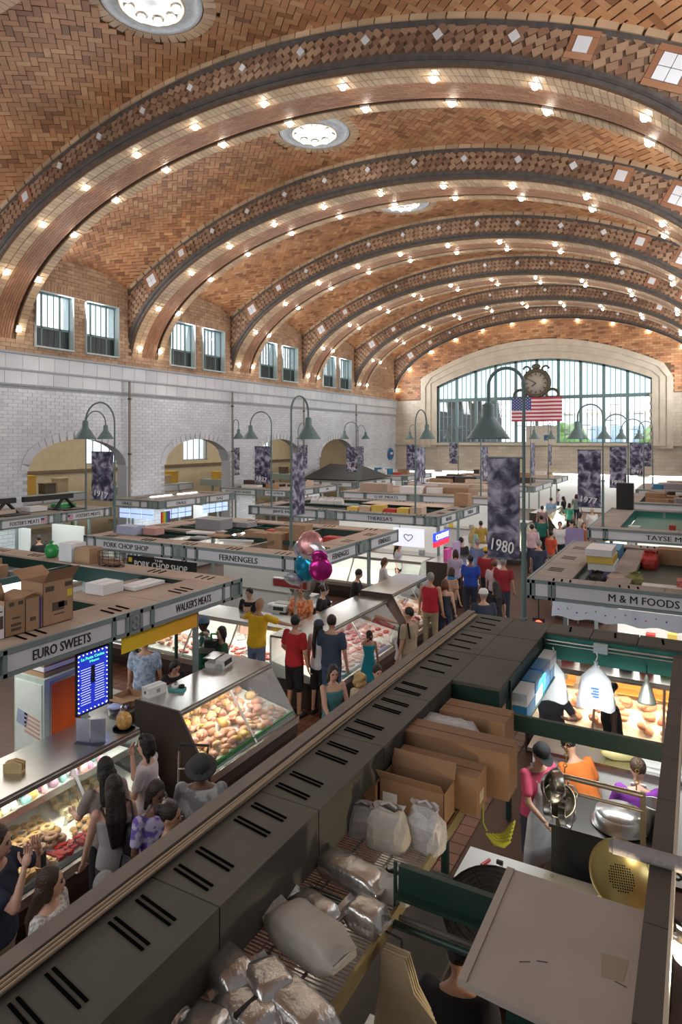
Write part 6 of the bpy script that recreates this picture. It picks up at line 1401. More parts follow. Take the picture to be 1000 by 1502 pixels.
def person(label, px=None, py=None, H=1.7, ang=90, skin='light', top=(.5, .5, .5), tpat=None, sleeve='short', bottom=('trousers', (.05, .06, .1)), hair=('short', 'brown'), lean=0, head=(0, 0), lh=None, rh=None, fat=1., P=None, hat=None, apron=None, shoes=SHOE, near=False, group=None, tz=None):
    """stands at the pixel of the top of the head (px,py) for height H; ang = way it faces in the plan, degrees; lh, rh = wrist targets"""
    p = P if P is not None else atZ(px, py, tz or H)
    t = thing('person', label, 'person', (p[0], p[1], 0), math.radians(ang) + pi / 2, group)
    k = H / 1.75; vox = .016 if near else .026
    R = Matrix.Rotation(lean, 3, 'X'); hip = Vector((0, 0, .95))
    U = lambda v: hip + R @ (Vector(v) - hip)
    fem = fat < .97
    sw = .165 if fem else .19
    SL, SR = U((sw, 0, 1.42)), U((-sw, 0, 1.42))
    lh = lh or (.27, -.06, .86); rh = rh or (-.27, -.06, .86)
    EL, WL = ik(SL, lh, .28, .25, (.4, .8, -.5)); ER, WR = ik(SR, rh, .28, .25, (-.4, .8, -.5))
    HY, HP = head; HR = R @ Matrix.Rotation(HY, 3, 'Z') @ Matrix.Rotation(HP, 3, 'X'); HC = U((0, -.015, 1.63))
    hp = lambda v: HC + HR @ Vector(v)
    tr = [(0, 0, .86, .13, .10), (0, 0, .93, .165 * fat, .115 * fat), (0, 0, 1.02, .15 * fat, .11 * fat), (0, 0, 1.12, (.125 if fem else .145) * fat, .10 * fat), (0, -.01, 1.26, .155 * fat if not fem else .145, .115 * fat), (0, 0, 1.37, sw + .0, .10), (0, .005, 1.44, sw * .75, .075), (0, .005, 1.49, .06, .055)]
    def torso(mb, inf, z0=.8, z1=2):
        q = MB(); loftz(q, [(x, y, z, rx + inf, ry + inf) for (x, y, z, rx, ry) in tr if z0 <= z <= z1]); mb.add([U(v) for v in q.v], q.f)
    legs = [((.09, 0, .90), (.10, -.01, .50), (.11, .02, .09)), ((-.09, 0, .90), (-.10, -.02, .50), (-.11, 0, .09))]
    b = MB(); torso(b, -.008)
    caps(b, U((0, .005, 1.44)), U((0, -.008, 1.56)), .055, .05)
    q = MB(); q.ell((0, 0, .01), (.074, .092, .112), 14, 10).ell((0, -.03, -.055), (.055, .06, .055), 10, 7).ell((0, -.095, -.015), (.014, .02, .024), 8, 6).ell((.075, .01, -.01), (.012, .022, .03), 6, 5).ell((-.075, .01, -.01), (.012, .022, .03), 6, 5)
    b.add([hp(v) for v in q.v], q.f)
    for S, E, W in ((SL, EL, WL), (SR, ER, WR)):
        caps(b, S, E, .052, .042); caps(b, E, W, .042, .027)
    for a, c, d in legs:
        caps(b, a, c, .082 * max(fat, .9), .055); caps(b, c, d, .056, .036); caps(b, d, (d[0], d[1] - .14, .035), .04, .03)
    bm = remesh(b, vox, [MATS.get('skin_' + skin) or mat('skin_' + skin, SKINS[skin], .5, var=.06, nscale=10), EYE, LIP], 4)
    # hands and face features joined onto the continuous body
    ex = MB()
    for E, W, sg in ((EL, WL, 1), (ER, WR, -1)):
        u = (W - E).normalized(); v = u.cross(Vector((0, 0, 1))); v = (v if v.length > .1 else Vector((0, 1, 0)).cross(u)).normalized(); n_ = u.cross(v).normalized()
        Mh = Matrix((v, n_, u)).transposed()
        ex.ell(W + u * .045, (.038, .018, .052), 8, 6, M=Mh)
        for f, (off, ln) in enumerate(((-.028, .062), (-.010, .075), (.010, .07), (.027, .055))):
            a0 = W + u * .085 + v * off; a1 = a0 + u * ln * .55 - n_ * .012; a2 = a1 + u * ln * .35 - n_ * .03
            ex.tube([a0, a1, a2], [.010, .009, .007], 5)
        ex.tube([W + u * .03 + v * .03 * sg, W + u * .065 + v * .06 * sg - n_ * .01, W + u * .095 + v * .065 * sg - n_ * .02], [.012, .011, .008], 5)
    nf = len(ex.f)
    for s in (-1, 1):
        q = MB(); q.ell((s * .03, -.084, .012), (.013, .008, .007), 7, 5); ex.add([hp(v) for v in q.v], q.f, 1)
        q = MB(); q.box((s * .03, -.088, .032), (.034, .008, .006)); ex.add([hp(v) for v in q.v], q.f, 1)
    q = MB(); q.ell((0, -.087, -.062), (.022, .010, .007), 8, 5); ex.add([hp(v) for v in q.v], q.f, 2)
    bmsh = bmesh.new(); bmsh.from_mesh(bm); exm = ex.mesh('x', [EYE]); 
    for pl, mi in zip(exm.polygons, ex.mi): pl.material_index = mi; pl.use_smooth = True
    bmsh.from_mesh(exm); bmsh.to_mesh(bm); bmsh.free(); bpy.data.meshes.remove(exm)
    parts = [link('body', bm, t)]
    # top garment
    g = MB(); inf = .016; lo = .86 if bottom[0] != 'dress' else .86
    torso(g, inf, lo, 1.45 if sleeve != 'none' or not fem else 1.39)
    for S, E, W in ((SL, EL, WL), (SR, ER, WR)):
        if sleeve == 'none': caps(g, U((S.x * .55 if False else (.1 if S is SL else -.1), 0, 1.36)), U(((.1 if S is SL else -.1), 0, 1.45)), .028, .026)
        elif sleeve == 'short': caps(g, S, S.lerp(E, .62), .068, .066)
        else: caps(g, S, E, .066, .058); caps(g, E, E.lerp(W, .9), .056, .042)
    parts.append(link('shirt', remesh(g, vox, [cloth(top, tpat)], 3), t))
    # bottoms
    kind, col = bottom; g = MB()
    if kind in ('trousers', 'shorts'):
        loftz(g, [(0, 0, .80, .12, .10), (0, 0, .86, .155 * fat, .115 * fat), (0, 0, .93, .17 * fat, .122 * fat), (0, 0, .99, .16 * fat, .118 * fat)])
        for a, c, d in legs:
            if kind == 'trousers': caps(g, a, c, .095 * max(fat, .9), .07); caps(g, c, (d[0], d[1], .10), .07, .055)
            else: caps(g, a, Vector(a).lerp(Vector(c), .95), .10 * max(fat, .95), .088)
    else:
        zl = .45; loftz(g, [(0, 0, zl, .27, .24), (0, 0, .7, .22, .18), (0, 0, .95, .165, .125), (0, 0, 1.0, .15, .115)])
    parts.append(link({'trousers': 'trousers', 'shorts': 'shorts'}.get(kind, 'skirt'), remesh(g, vox, [cloth(col)], 3), t))
    for a, c, d in legs:
        g = MB(); g.ell((d[0], d[1] - .06, .045), (.052, .135, .045), 10, 6).bb(d[0] - .045, d[0] + .045, d[1] - .18, d[1] + .07, 0, .02); parts.append(g.build('shoe', shoes, t))
    # hair and hats
    st, hc = hair; hm = MATS.get('hair_' + hc) or mat('hair_' + hc, HAIRC[hc], .45, bump=.6, nscale=60); g = MB(); q = MB()
    if st != 'bald':
        q.ell((0, .016, .032), (.085, .096, .102), 14, 9)
        if st in ('long', 'pony', 'bob'):
            for s in (-1, 1): q.ell((s * .066, .02, -.03), (.026, .055, .09), 8, 7)
            q.ell((0, .07, -.03), (.078, .045, .10), 10, 7)
        if st == 'bun': q.ell((0, .12, .04), (.055, .05, .055), 10, 7)
        if st == 'curly':
            for kk in range(14): a = kk * 2.4; q.ell((.07 * math.cos(a), .03 + .07 * math.sin(a) * .8, -.06 + .012 * kk), (.045, .045, .045), 7, 5)
        g.add([hp(v) for v in q.v], q.f)
        if st == 'long':
            back = U((0, .115, 1.38)); low = U((0, .125, 1.14)); top_ = hp((0, .07, -.04))
            for s in (-.045, 0, .045): caps(g, top_ + HR @ Vector((s, 0, 0)), back + Vector((s * 1.2, 0, 0)), .052, .05); caps(g, back + Vector((s * 1.2, 0, 0)), low + Vector((s * .7, 0, 0)), .05, .025)
        if st == 'pony': caps(g, hp((0, .11, .03)), U((0, .15, 1.36)), .035, .04); caps(g, U((0, .15, 1.36)), U((0, .14, 1.10)), .042, .02)
        if st == 'bob': caps(g, hp((.07, .03, -.06)), hp((.075, .03, -.16)), .035, .02); caps(g, hp((-.07, .03, -.06)), hp((-.075, .03, -.16)), .035, .02)
        parts.append(link('hair', remesh(g, vox * .75, [hm], 2), t))
    if hat:
        hk, hcol = hat; q = MB(); hmat = cloth(hcol)
        q.lathe([(.0, .135), (.05, .13), (.085, .10), (.097, .05), (.099, .03)], n=18)
        if hk == 'cap': q.add([(.09 * math.cos(a) * sx, (-.09 - .09 * math.sin(a)) if sx == 1 else -.085, .035 - .02 * math.sin(a) * (sx == 1)) for a in np.linspace(0, pi, 9) for sx in (1,)] + [(.09, -.03, .04), (-.09, -.03, .04)], [(9, 0, 1, 2, 3, 4, 5, 6, 7, 8, 10)])
        else: q.lathe([(.099, .03), (.15, .01), (.155, .0), (.148, .006), (.095, .026)], n=18)
        g = MB(); g.add([hp((v[0], v[1] + .01, v[2])) for v in q.v], q.f, 0, True); parts.append(g.build('hat', hmat, t))
    if apron:
        g = MB(); vs = []
        for i, (z, w) in enumerate(((.42, .24), (.6, .23), (.8, .21), (.95, .19), (1.05, .15), (1.2, .12), (1.36, .10))):
            for kk in range(7):
                a = (kk / 6 - .5) * 2; rx = w; y = -(.145 * fat + .03 if z > .7 else .16) * math.sqrt(max(.05, 1 - (a * .85) ** 2)); v = Vector((rx * a, y, z)); vs.append(U(v) if z > .95 else v)
        g.add(vs, [(i * 7 + kk, i * 7 + kk + 1, i * 7 + kk + 8, i * 7 + kk + 7) for i in range(6) for kk in range(6)], 0, True)
        g.tube([U((.1, -.1, 1.36)), U((.07, .04, 1.5)), U((-.07, .04, 1.5)), U((-.1, -.1, 1.36))], .012, 5); o = g.build('apron', cloth(apron), t); parts.append(o)
        sd = o.modifiers.new('t', 'SOLIDIFY'); sd.thickness = .008
    for o in parts: o.scale = (k, k, k)
    PCOUNT[0] += 1; return t
NAVY = (.025, .035, .065); KHAKI = (.30, .24, .15); JEAN = (.06, .10, .20); BLK = (.012, .012, .014); WHT = (.72, .72, .74)
# --- main aisle, near
person('bald person in a yellow T-shirt leaning with both arms on the glass counter', 376, 878, 1.82, 92, 'tan', (.80, .50, .02), None, 'short', ('trousers', (.16, .22, .36)), ('bald', 'brown'), .12, (0, .1), (.62, -.42, 1.22), (-.55, -.42, 1.22), 1.1, near=True)
person('person in a red T-shirt and black shorts at the meat counter', 443, 898, 1.75, 80, 'tan', (.42, .015, .02), None, 'short', ('shorts', BLK), ('short', 'black'), .03, (.3, .1), (.3, -.2, .98), None, 1.08, near=True, P=(-6.12, 9.42, 0))
person('woman in a white T-shirt with a long ponytail and dark cap', 467, 910, 1.64, 85, 'tan', WHT, None, 'short', ('shorts', BLK), ('pony', 'darkbrown'), 0, (0, .05), None, None, .94, hat=('cap', (.05, .06, .10)), near=True)
person('person in a navy T-shirt and blue jeans beside a long ponytail', 486, 902, 1.78, 95, 'tan', (.04, .06, .10), None, 'short', ('trousers', JEAN), ('short', 'darkbrown'), 0, (.2, .1), None, None, 1.08, near=True)
person('woman with brown hair in a teal sleeveless top near the meat case', 487, 974, 1.62, -35, 'light', (.06, .20, .22), None, 'none', ('skirt', (.06, .22, .22)), ('bob', 'darkbrown'), .05, (-.2, .15), (.2, -.28, .98), (-.15, -.3, .98), .94, shoes=SHOEW, near=True)
person('person with curly blond hair at the edge of the dark roof', 528, 988, 1.6, 60, 'light', (.5, .42, .3), None, 'short', ('trousers', JEAN), ('curly', 'blond'), 0, (0, .2), None, None, .94, near=True)
person('girl in a bright blue dress raising a hand to her ear', 541, 925, 1.22, 130, 'tan', (.01, .28, .40), None, 'none', ('dress', (.01, .28, .40)), ('bob', 'darkbrown'), 0, (.6, 0), (.1, -.12, 1.5), None, .92, near=True)
person('girl in a white T-shirt with straight black hair', 588, 919, 1.3, 110, 'tan', WHT, None, 'short', ('trousers', BLK), ('long', 'black'), 0, (.3, 0), (.2, -.42, 1.1), None, .92, near=True)
person('person in a tan shirt with a backpack strap by the meat case', 600, 891, 1.72, 170, 'tan', (.36, .28, .19), None, 'short', ('trousers', KHAKI), ('short', 'black'), 0, (.5, .1), None, None, 1.08, near=True)
person('dark haired person peeking over the dark roof edge', 553, 975, 1.55, -40, 'light', (.1, .08, .08), None, 'short', ('trousers', BLK), ('short', 'darkbrown'), 0, (0, .1), None, None, .95)
person('person in a red sleeveless shirt and khaki trousers in the aisle', 631, 840, 1.8, 95, 'tan', (.40, .012, .025), None, 'none', ('trousers', KHAKI), ('short', 'grey'), 0, (.2, .1), None, None, 1.12, near=True)
person('woman with auburn hair and dark vest beside the red sleeveless shirt', 652, 850, 1.62, 100, 'light', (.03, .035, .05), None, 'none', ('trousers', NAVY), ('bob', 'auburn'), 0, (.3, .1), None, None, .95)
person('person wearing a blue scarf in the aisle crowd', 662, 832, 1.65, 60, 'light', (.45, .28, .2), None, 'short', ('trousers', NAVY), ('bob', 'brown'), 0, (.3, .1), None, None, .96)
person('person in a cobalt blue T-shirt seen from behind', 690, 814, 1.72, 95, 'brown', (.012, .055, .36), None, 'short', ('trousers', NAVY), ('short', 'black'), 0, (0, 0), None, None, 1.2)
person('person in a pale pink blouse with a shoulder bag', 725, 822, 1.62, 85, 'light', (.62, .52, .55), None, 'short', ('trousers', BLK), ('short', 'auburn'), 0, (0, 0), None, None, 1.05)
person('person in a dark red shirt behind a pale blouse', 738, 818, 1.75, 88, 'tan', (.26, .015, .025), None, 'short', ('trousers', NAVY), ('short', 'grey'), 0, (0, 0), None, None, 1.1)
person('person in a dark red jacket and a yellow cap', 713, 803, 1.74, 92, 'tan', (.30, .02, .025), None, 'long', ('trousers', NAVY), ('short', 'brown'), 0, (0, 0), None, None, 1.08, hat=('cap', (.6, .38, .03)))
person('person in a white cap and navy shirt at the roof corner', 709, 864, 1.76, 120, 'tan', NAVY, None, 'short', ('trousers', NAVY), ('short', 'grey'), 0, (.2, .1), None, None, 1.12, hat=('cap', (.7, .7, .68)))
person('dark haired woman in black behind the white cap', 727, 853, 1.62, 130, 'tan', BLK, None, 'short', ('trousers', BLK), ('long', 'black'), 0, (0, .1), None, None, .95)
# --- vendors
person('vendor with dark hair behind the front FERNENGELS counter', 366, 862, 1.66, -85, 'light', BLK, None, 'short', ('trousers', BLK), ('short', 'darkbrown'), 0, (0, .1), None, None, .98, apron=(.66, .42, .34))
person('vendor in an orange patterned shirt behind the meat counter', 446, 864, 1.74, -80, 'tan', (.75, .34, .14), 'orange', 'short', ('trousers', BLK), ('short', 'black'), .05, (.1, .2), (.2, -.3, 1.05), (-.2, -.3, 1.05), 1.15, P=(-7.25, 11.45, 0))
person('vendor in black with a bun reaching across behind the orange shirt', 470, 862, 1.66, 10, 'light', BLK, None, 'short', ('trousers', BLK), ('bun', 'darkbrown'), .2, (.3, .2), (.25, -.45, 1.1), None, .96, P=(-7.2, 12.05, 0))
person('vendor in a black T-shirt at the far end of the meat counter', 519, 834, 1.72, 20, 'tan', BLK, None, 'short', ('trousers', BLK), ('short', 'black'), .15, (0, .3), (.2, -.4, 1.1), (-.15, -.42, 1.1), 1.08)
person('woman in white with auburn hair behind the dark-ended meat case', 560, 818, 1.62, 30, 'light', (.62, .60, .6), None, 'long', ('trousers', BLK), ('bob', 'auburn'), .1, (0, .3), (.2, -.4, 1.1), (-.2, -.4, 1.1), .96)
person("girl in white with a dark ponytail below THERESA'S", 584, 796, 1.6, 0, 'light', (.66, .64, .66), None, 'short', ('trousers', BLK), ('pony', 'black'), 0, (0, .1), None, None, .93)
person("bending vendor in black and a red apron behind WALKER'S MEATS counter", 258, 964, 1.5, -20, 'tan', BLK, None, 'short', ('trousers', BLK), ('bob', 'black'), .28, (0, .4), (.3, -.3, 1.0), (-.15, -.42, 1.0), .96, apron=(.28, .02, .03), P=atZ(250, 968, 1.42), near=True)
person('vendor in a blue checked shirt behind the yellow banner', 215, 915, 1.72, 120, 'tan', (.40, .48, .62), 'plaid', 'short', ('trousers', (.4, .45, .55)), ('short', 'grey'), 0, (0, 0), None, None, 1.1, P=atZ(212, 1040, .55))
person('shopper in a green jacket and cap between two counters', 300, 905, 1.72, -150, 'dark', (.02, .12, .09), None, 'long', ('trousers', BLK), ('short', 'black'), 0, (.2, .1), None, None, 1.0, hat=('cap', (.12, .18, .30)))
person('shopper with dark hair beside the green jacket', 316, 914, 1.6, -120, 'light', (.03, .10, .05), None, 'short', ('trousers', BLK), ('bob', 'darkbrown'), 0, (.2, 0), None, None, .95, P=atZ(316, 914, 1.6) + Vector((.22, -.1, 0)))
person("vendor in black below the FOSTER'S MEATS signs", 65, 783, 1.68, 160, 'tan', BLK, None, 'short', ('trousers', BLK), ('short', 'darkbrown'), .1, (0, .2), (.2, -.35, 1.05), (-.2, -.35, 1.05), 1.0, P=(-18.6, 13.6, 0))
# --- right side of the main aisle
FARP = [('in a pink polo shirt', 780, 769, 1.74, (.60, .42, .48), 'short', 'darkbrown', 1.12), ('in a dark teal shirt', 794, 756, 1.74, (.01, .13, .11), 'short', 'black', 1.1), ('in an orange-red T-shirt', 808, 779, 1.62, (.55, .07, .03), 'short', 'black', .98), ('in a white T-shirt beside an orange one', 821, 765, 1.72, WHT, 'short', 'brown', 1.1), ('in a cream shirt', 842, 773, 1.68, (.55, .45, .32), 'short', 'auburn', 1.05), ('in a black top far up the aisle', 826, 728, 1.65, BLK, 'long', 'black', .95), ('in a grey green shirt far up the aisle', 845, 725, 1.72, (.22, .30, .27), 'bob', 'brown', 1.), ('in a pale shirt near the TAYSE MEATS corner', 851, 752, 1.66, (.55, .50, .46), 'bob', 'darkbrown', 1.), ('with a shaved head in a white shirt by TAYSE MEATS', 868, 745, 1.76, WHT, 'bald', 'brown', 1.1), ('in a lilac white top at the far counter', 818, 717, 1.66, (.6, .5, .62), 'bun', 'black', .95), ('in a green top behind the 1977 banner', 835, 738, 1.64, (.05, .35, .25), 'bob', 'darkbrown', .95), ('in a brown shirt far up the aisle', 838, 762, 1.7, (.10, .06, .04), 'short', 'darkbrown', 1.05), ('in a brownish red shirt beyond the green shirts', 795, 742, 1.7, (.3, .2, .2), 'short', 'black', 1.0)]
FARP += [('in a lilac blouse beside the bakery case', 668, 806, 1.64, (.5, .42, .6), 'bob', 'brown', .95), ('in a denim shirt beyond the red jacket', 700, 790, 1.74, (.12, .18, .3), 'short', 'grey', 1.08), ('in a charcoal T-shirt near the bakery case', 676, 788, 1.7, (.05, .05, .055), 'short', 'black', 1.05), ('in a mint top far along the bakery side', 694, 772, 1.66, (.3, .5, .42), 'long', 'blond', .95), ('in a mustard shirt far along the bakery side', 705, 764, 1.68, (.5, .32, .06), 'short', 'brown', 1.0), ('in a navy polo before the green shirts', 790, 792, 1.76, (.03, .04, .08), 'short', 'grey', 1.1), ('in a rust top near the TAYSE corner', 856, 766, 1.62, (.35, .10, .04), 'bob', 'auburn', .95), ('in a sky blue shirt at the far aisle end', 808, 730, 1.74, (.25, .40, .6), 'short', 'brown', 1.05)]
for k, (d, x, y, hh, c, st, hc, ft) in enumerate(FARP):
    person('shopper ' + d, x, y, hh, (95, 100, 60, -90, 40, 170, 80, 20, -60, 180, 70, 100, 110, 100, 80, 95, 60, 120, 85, -70, 90)[k], ('light', 'tan', 'tan', 'light')[k % 4], c, None, 'short', ('trousers', (NAVY, BLK, KHAKI)[k % 3]), (st, hc), 0, (0, 0), None, None, ft)
# --- shoppers before the sweets case
person('shopper in a grey printed T-shirt and bucket hat reading a paper', 296, 1104, 1.76, -60, 'brown', (.45, .45, .45), 'print', 'short', ('trousers', NAVY), ('short', 'black'), .06, (0, .35), (.12, -.36, 1.15), (-.14, -.36, 1.15), 1.08, hat=('bucket', (.045, .045, .047)), near=True)
person('woman in a white top with sunglasses on her head and a phone', 216, 1078, 1.64, 205, 'light', (.66, .60, .62), None, 'short', ('trousers', NAVY), ('bob', 'black'), 0, (.1, .1), (.12, -.3, 1.2), (-.06, -.2, 1.48), .96, near=True)
person('woman in a grey tank top with very long dark hair and a shoulder strap', 167, 1138, 1.68, 150, 'light', (.38, .37, .38), None, 'none', ('trousers', (.055, .05, .055)), ('long', 'darkbrown'), 0, (0, .1), (.26, -.14, .9), None, .96, near=True)
person('woman with straight dark hair closest to the sweets case', 155, 1112, 1.66, 160, 'light', (.30, .26, .24), None, 'short', ('trousers', BLK), ('long', 'black'), 0, (0, .2), (.2, -.35, 1.1), None, .95, near=True)
person('woman in a lilac floral blouse with a black shoulder bag', 228, 1145, 1.64, -10, 'brown', (.52, .48, .68), 'floral', 'short', ('trousers', NAVY), ('bob', 'darkbrown'), 0, (0, .3), None, None, 1.05, near=True)
person('woman with dark hair in a bun and a black top', 248, 1178, 1.62, 20, 'tan', BLK, None, 'short', ('trousers', BLK), ('bun', 'darkbrown'), 0, (.1, .15), None, None, .96, near=True)
person('woman in a white lace blouse with wavy brown hair', 72, 1272, 1.66, 25, 'light', (.70, .68, .66), 'lace', 'short', ('trousers', BLK), ('long', 'brown'), 0, (.3, 0), None, None, .95, near=True)
person('person in a navy T-shirt and khaki trousers lifting a phone to the face', -6, 1212, 1.8, 30, 'light', NAVY, None, 'short', ('trousers', KHAKI), ('short', 'brown'), 0, (0, .1), (.12, -.26, 1.5), (-.1, -.26, 1.5), 1.15, near=True)
person('grey haired person mostly hidden behind the dark roof edge', 152, 1281, 1.6, 100, 'light', (.3, .28, .27), None, 'short', ('trousers', BLK), ('short', 'grey'), 0, (0, .1), None, None, .98)
# --- inside the near stall
person('vendor in a black cap pink shirt and white apron behind the cartons', 762, 1078, 1.62, -35, 'tan', (.60, .08, .16), None, 'short', ('shorts', (.05, .05, .07)), ('short', 'black'), .12, (0, .45), (.25, -.35, 1.05), (-.2, -.38, 1.05), 1.05, hat=('cap', BLK), apron=(.72, .72, .74), P=(-1.52, 7.0, 0), near=True)
person('vendor in an orange shirt bending behind the hanging pans', 800, 1090, 1.6, 140, 'tan', (.62, .16, .025), None, 'short', ('trousers', BLK), ('short', 'black'), .5, (0, .3), None, None, 1.15, P=(-1.02, 7.3, 0))
person('vendor in a purple shirt beside the hanging colander', 930, 1120, 1.62, 100, 'light', (.20, .03, .30), None, 'short', ('trousers', BLK), ('short', 'brown'), .25, (.2, .3), (.25, -.35, 1.05), None, 1.05, P=(-.5, 6.95, 0), apron=(.7, .7, .72))
person('shopper in a black tank top beyond the hanging white bags', 903, 995, 1.66, 200, 'dark', BLK, None, 'none', ('trousers', BLK), ('bun', 'black'), .1, (.3, .2), (.2, -.3, 1.1), None, 1.05, P=(-.95, 9.0, 0))
person('shopper in a grey T-shirt leaning bare arms on the glass counter', 770, 1030, 1.66, -90, 'light', (.10, .11, .13), None, 'short', ('trousers', BLK), ('short', 'brown'), .35, (0, .4), (.3, -.45, 1.25), (-.3, -.45, 1.25), 1.1, P=(-1.75, 9.15, 0))
person('vendor in a black shirt and khaki trousers under the green beam', 640, 1310, 1.72, 100, 'tan', (.014, .014, .02), None, 'short', ('trousers', (.42, .35, .24)), ('short', 'black'), .2, (0, .3), None, None, 1.12, P=(-1.28, 3.75, 0))
person('vendor under the pale board with face just showing', 752, 1440, 1.66, -60, 'tan', BLK, None, 'short', ('trousers', BLK), ('short', 'darkbrown'), 0, (.4, .1), None, None, 1.0, P=atZ(765, 1450, 1.66))

def extra(frag, name, fn, m):
    for o in bpy.data.objects:
        if o.parent is None and o.get('category') == 'person' and frag in o['label']:
            mb = MB(); fn(mb); q = mb.build(name, m, o); q.scale = o.children[0].scale; return q
extra('grey tank top', 'shoulder_strap', lambda g: g.tube([(.1, -.12, 1.38), (.12, .0, 1.475), (.05, .135, 1.32), (-.1, .14, 1.12), (-.21, .08, .95)], .012, 6), BLACK)
extra('backpack strap', 'backpack_strap', lambda g: g.tube([(.13, .1, 1.2), (.14, .06, 1.47), (.14, -.1, 1.42), (.15, -.135, 1.2), (.17, -.05, 1.05)], .02, 6), BLACK)
extra('sunglasses on her head', 'sunglasses', lambda g: (g.ell((.035, -.075, 1.73), (.03, .012, .022), 8, 5), g.ell((-.035, -.075, 1.73), (.03, .012, .022), 8, 5), g.tube([(.07, -.06, 1.735), (.09, .03, 1.7)], .005, 5), g.tube([(-.07, -.06, 1.735), (-.09, .03, 1.7)], .005, 5), g.tube([(-.03, -.085, 1.735), (.03, -.085, 1.735)], .006, 5)), EYE)
extra('blue scarf', 'scarf', lambda g: g.lathe([(.07, 1.43), (.11, 1.45), (.105, 1.5), (.07, 1.51)], n=14), cloth((.02, .2, .5)))
for frag, sx in (('with sunglasses', 0), ('lifting a phone', 0)):
    for o in list(bpy.data.objects):
        if o.parent is None and o.get('category') == 'person' and frag in o['label']:
            R_ = Matrix.Rotation(o.rotation_euler.z, 3, 'Z'); z = 1.28 if 'sun' in frag else 1.56; p = Vector(o.location) + R_ @ Vector((.06, -.40 if 'sun' in frag else -.34, 0)) + Vector((0, 0, z * .95))
            t = thing('mobile_phone', 'dark phone held by the ' + ('woman in a white top' if 'sun' in frag else 'person in a navy T-shirt'), 'phone', p, o.rotation_euler.z); MB().bb(-.035, .035, -.005, .005, -.07, .07).build('shell', BLACK, t); MB().bb(-.031, .031, .005, .0065, -.062, .062).build('screen', EYE, t)
# ================================================================== clutter on roofs, signs and small goods
FLP = CARD
def rb(label, x, y, w, d, h, z=ZT + .006, m=CARD, rz=0, **k): return carton(k.pop('name', 'carton'), label, x - w / 2, x + w / 2, y - d / 2, y + d / 2, z, h, m=m, rz=rz, **k)
GREYB = mat('grey_crate', (.30, .30, .32), .6); BLUEB = mat('pale_blue_box', (.42, .46, .62), .5); YELB = mat('yellow_sheet', (.70, .50, .10), .6); PINKB = mat('beige_sheet', (.60, .47, .38), .7); REDB = mat('red_cloth', (.50, .05, .04), .7); BLUB = mat('blue_box', (.05, .25, .45), .5); PURB = mat('purple_pack', (.22, .18, .45), .5)
# on the shelf floor inside the FERNENGELS canopy
sf = thing('canopy_deck', 'white sagging deck inside the FERNENGELS canopy', 'deck', (-8.6, 12.3, 2.2)); MB().bb(-1.2, 1.15, -1.0, 1.1, 0, .02).build('sheet', WHL, sf); MB().bb(-1.22, 1.17, -1.02, -.98, -.04, .04).build('edge', STEEL, sf)
rb('tall cardboard carton on the deck inside FERNENGELS canopy', -8.0, 12.6, .42, .36, .62, 2.221)
rb('square cardboard carton beside the tall one inside FERNENGELS canopy', -8.55, 12.5, .40, .36, .40, 2.221)
rb('low cardboard carton left of two others inside FERNENGELS canopy', -9.15, 12.75, .42, .4, .34, 2.221)
rb('cardboard carton behind the row inside FERNENGELS canopy', -8.8, 13.2, .5, .3, .42, 2.221)
rb('large grey plastic crate inside the PORK CHOP SHOP canopy', -10.9, 13.0, .8, .5, .26, 2.5, m=GREYB, name='crate'); rb('second grey crate lid behind the grey crate', -10.6, 13.7, .8, .4, .12, 2.5, m=GREYB, name='crate')
rb('clear bin of blue packs on the PORK CHOP SHOP roof', -12.05, 11.3, .6, .35, .2, m=BLUEB, name='bin'); rb('pink wrapped bundle beside the clear bin', -11.5, 11.5, .4, .3, .16, m=mat('pink_wrap', (.55, .30, .26), .6), name='bundle')
for k in range(5): rb(('white flattened sheet', 'long brown plank', 'tan flattened carton', 'white poster tube', 'grey tray')[k] + ' lying across the PORK CHOP SHOP canopy', (-10.6, -11.4, -9.9, -9.2, -10.2)[k], (12.2, 12.3, 12.0, 11.75, 11.7)[k], (.7, 2.6, .5, .8, .4)[k], (.3, .12, .3, .1, .3)[k], .04, 2.5 if k < 3 else 2.47, m=(WHL, ROOF_TAN, CARD, WHL, GREYB)[k], rz=(.2, .1, .0, .3, .1)[k], name=('sheet', 'plank', 'sheet', 'tube', 'tray')[k], cat=('sheet', 'plank', 'sheet', 'tube', 'tray')[k], tape=False)
for k in range(3): rb(('red tarpaulin scrap', 'orange carton', 'red carton')[k] + ' inside the FERNENGELS canopy', (-9.4, -9.75, -7.6)[k], (13.6, 13.2, 13.4)[k], .4, .3, (.2, .22, .18)[k], 2.3 if k < 2 else 2.3, m=(REDB, CARD, REDB)[k], tape=False)
# supports for the crates: two rails across the canopy
rl = thing('canopy_rails', 'pair of thin rails carrying crates inside the PORK CHOP SHOP canopy', 'rail', (-10.6, 12.8, 2.46))
for y in (-.7, .3, 1.0): MB().bb(-1.5, 1.4, y - .02, y + .02, 0, .035).build('rail', DKGREEN, rl)
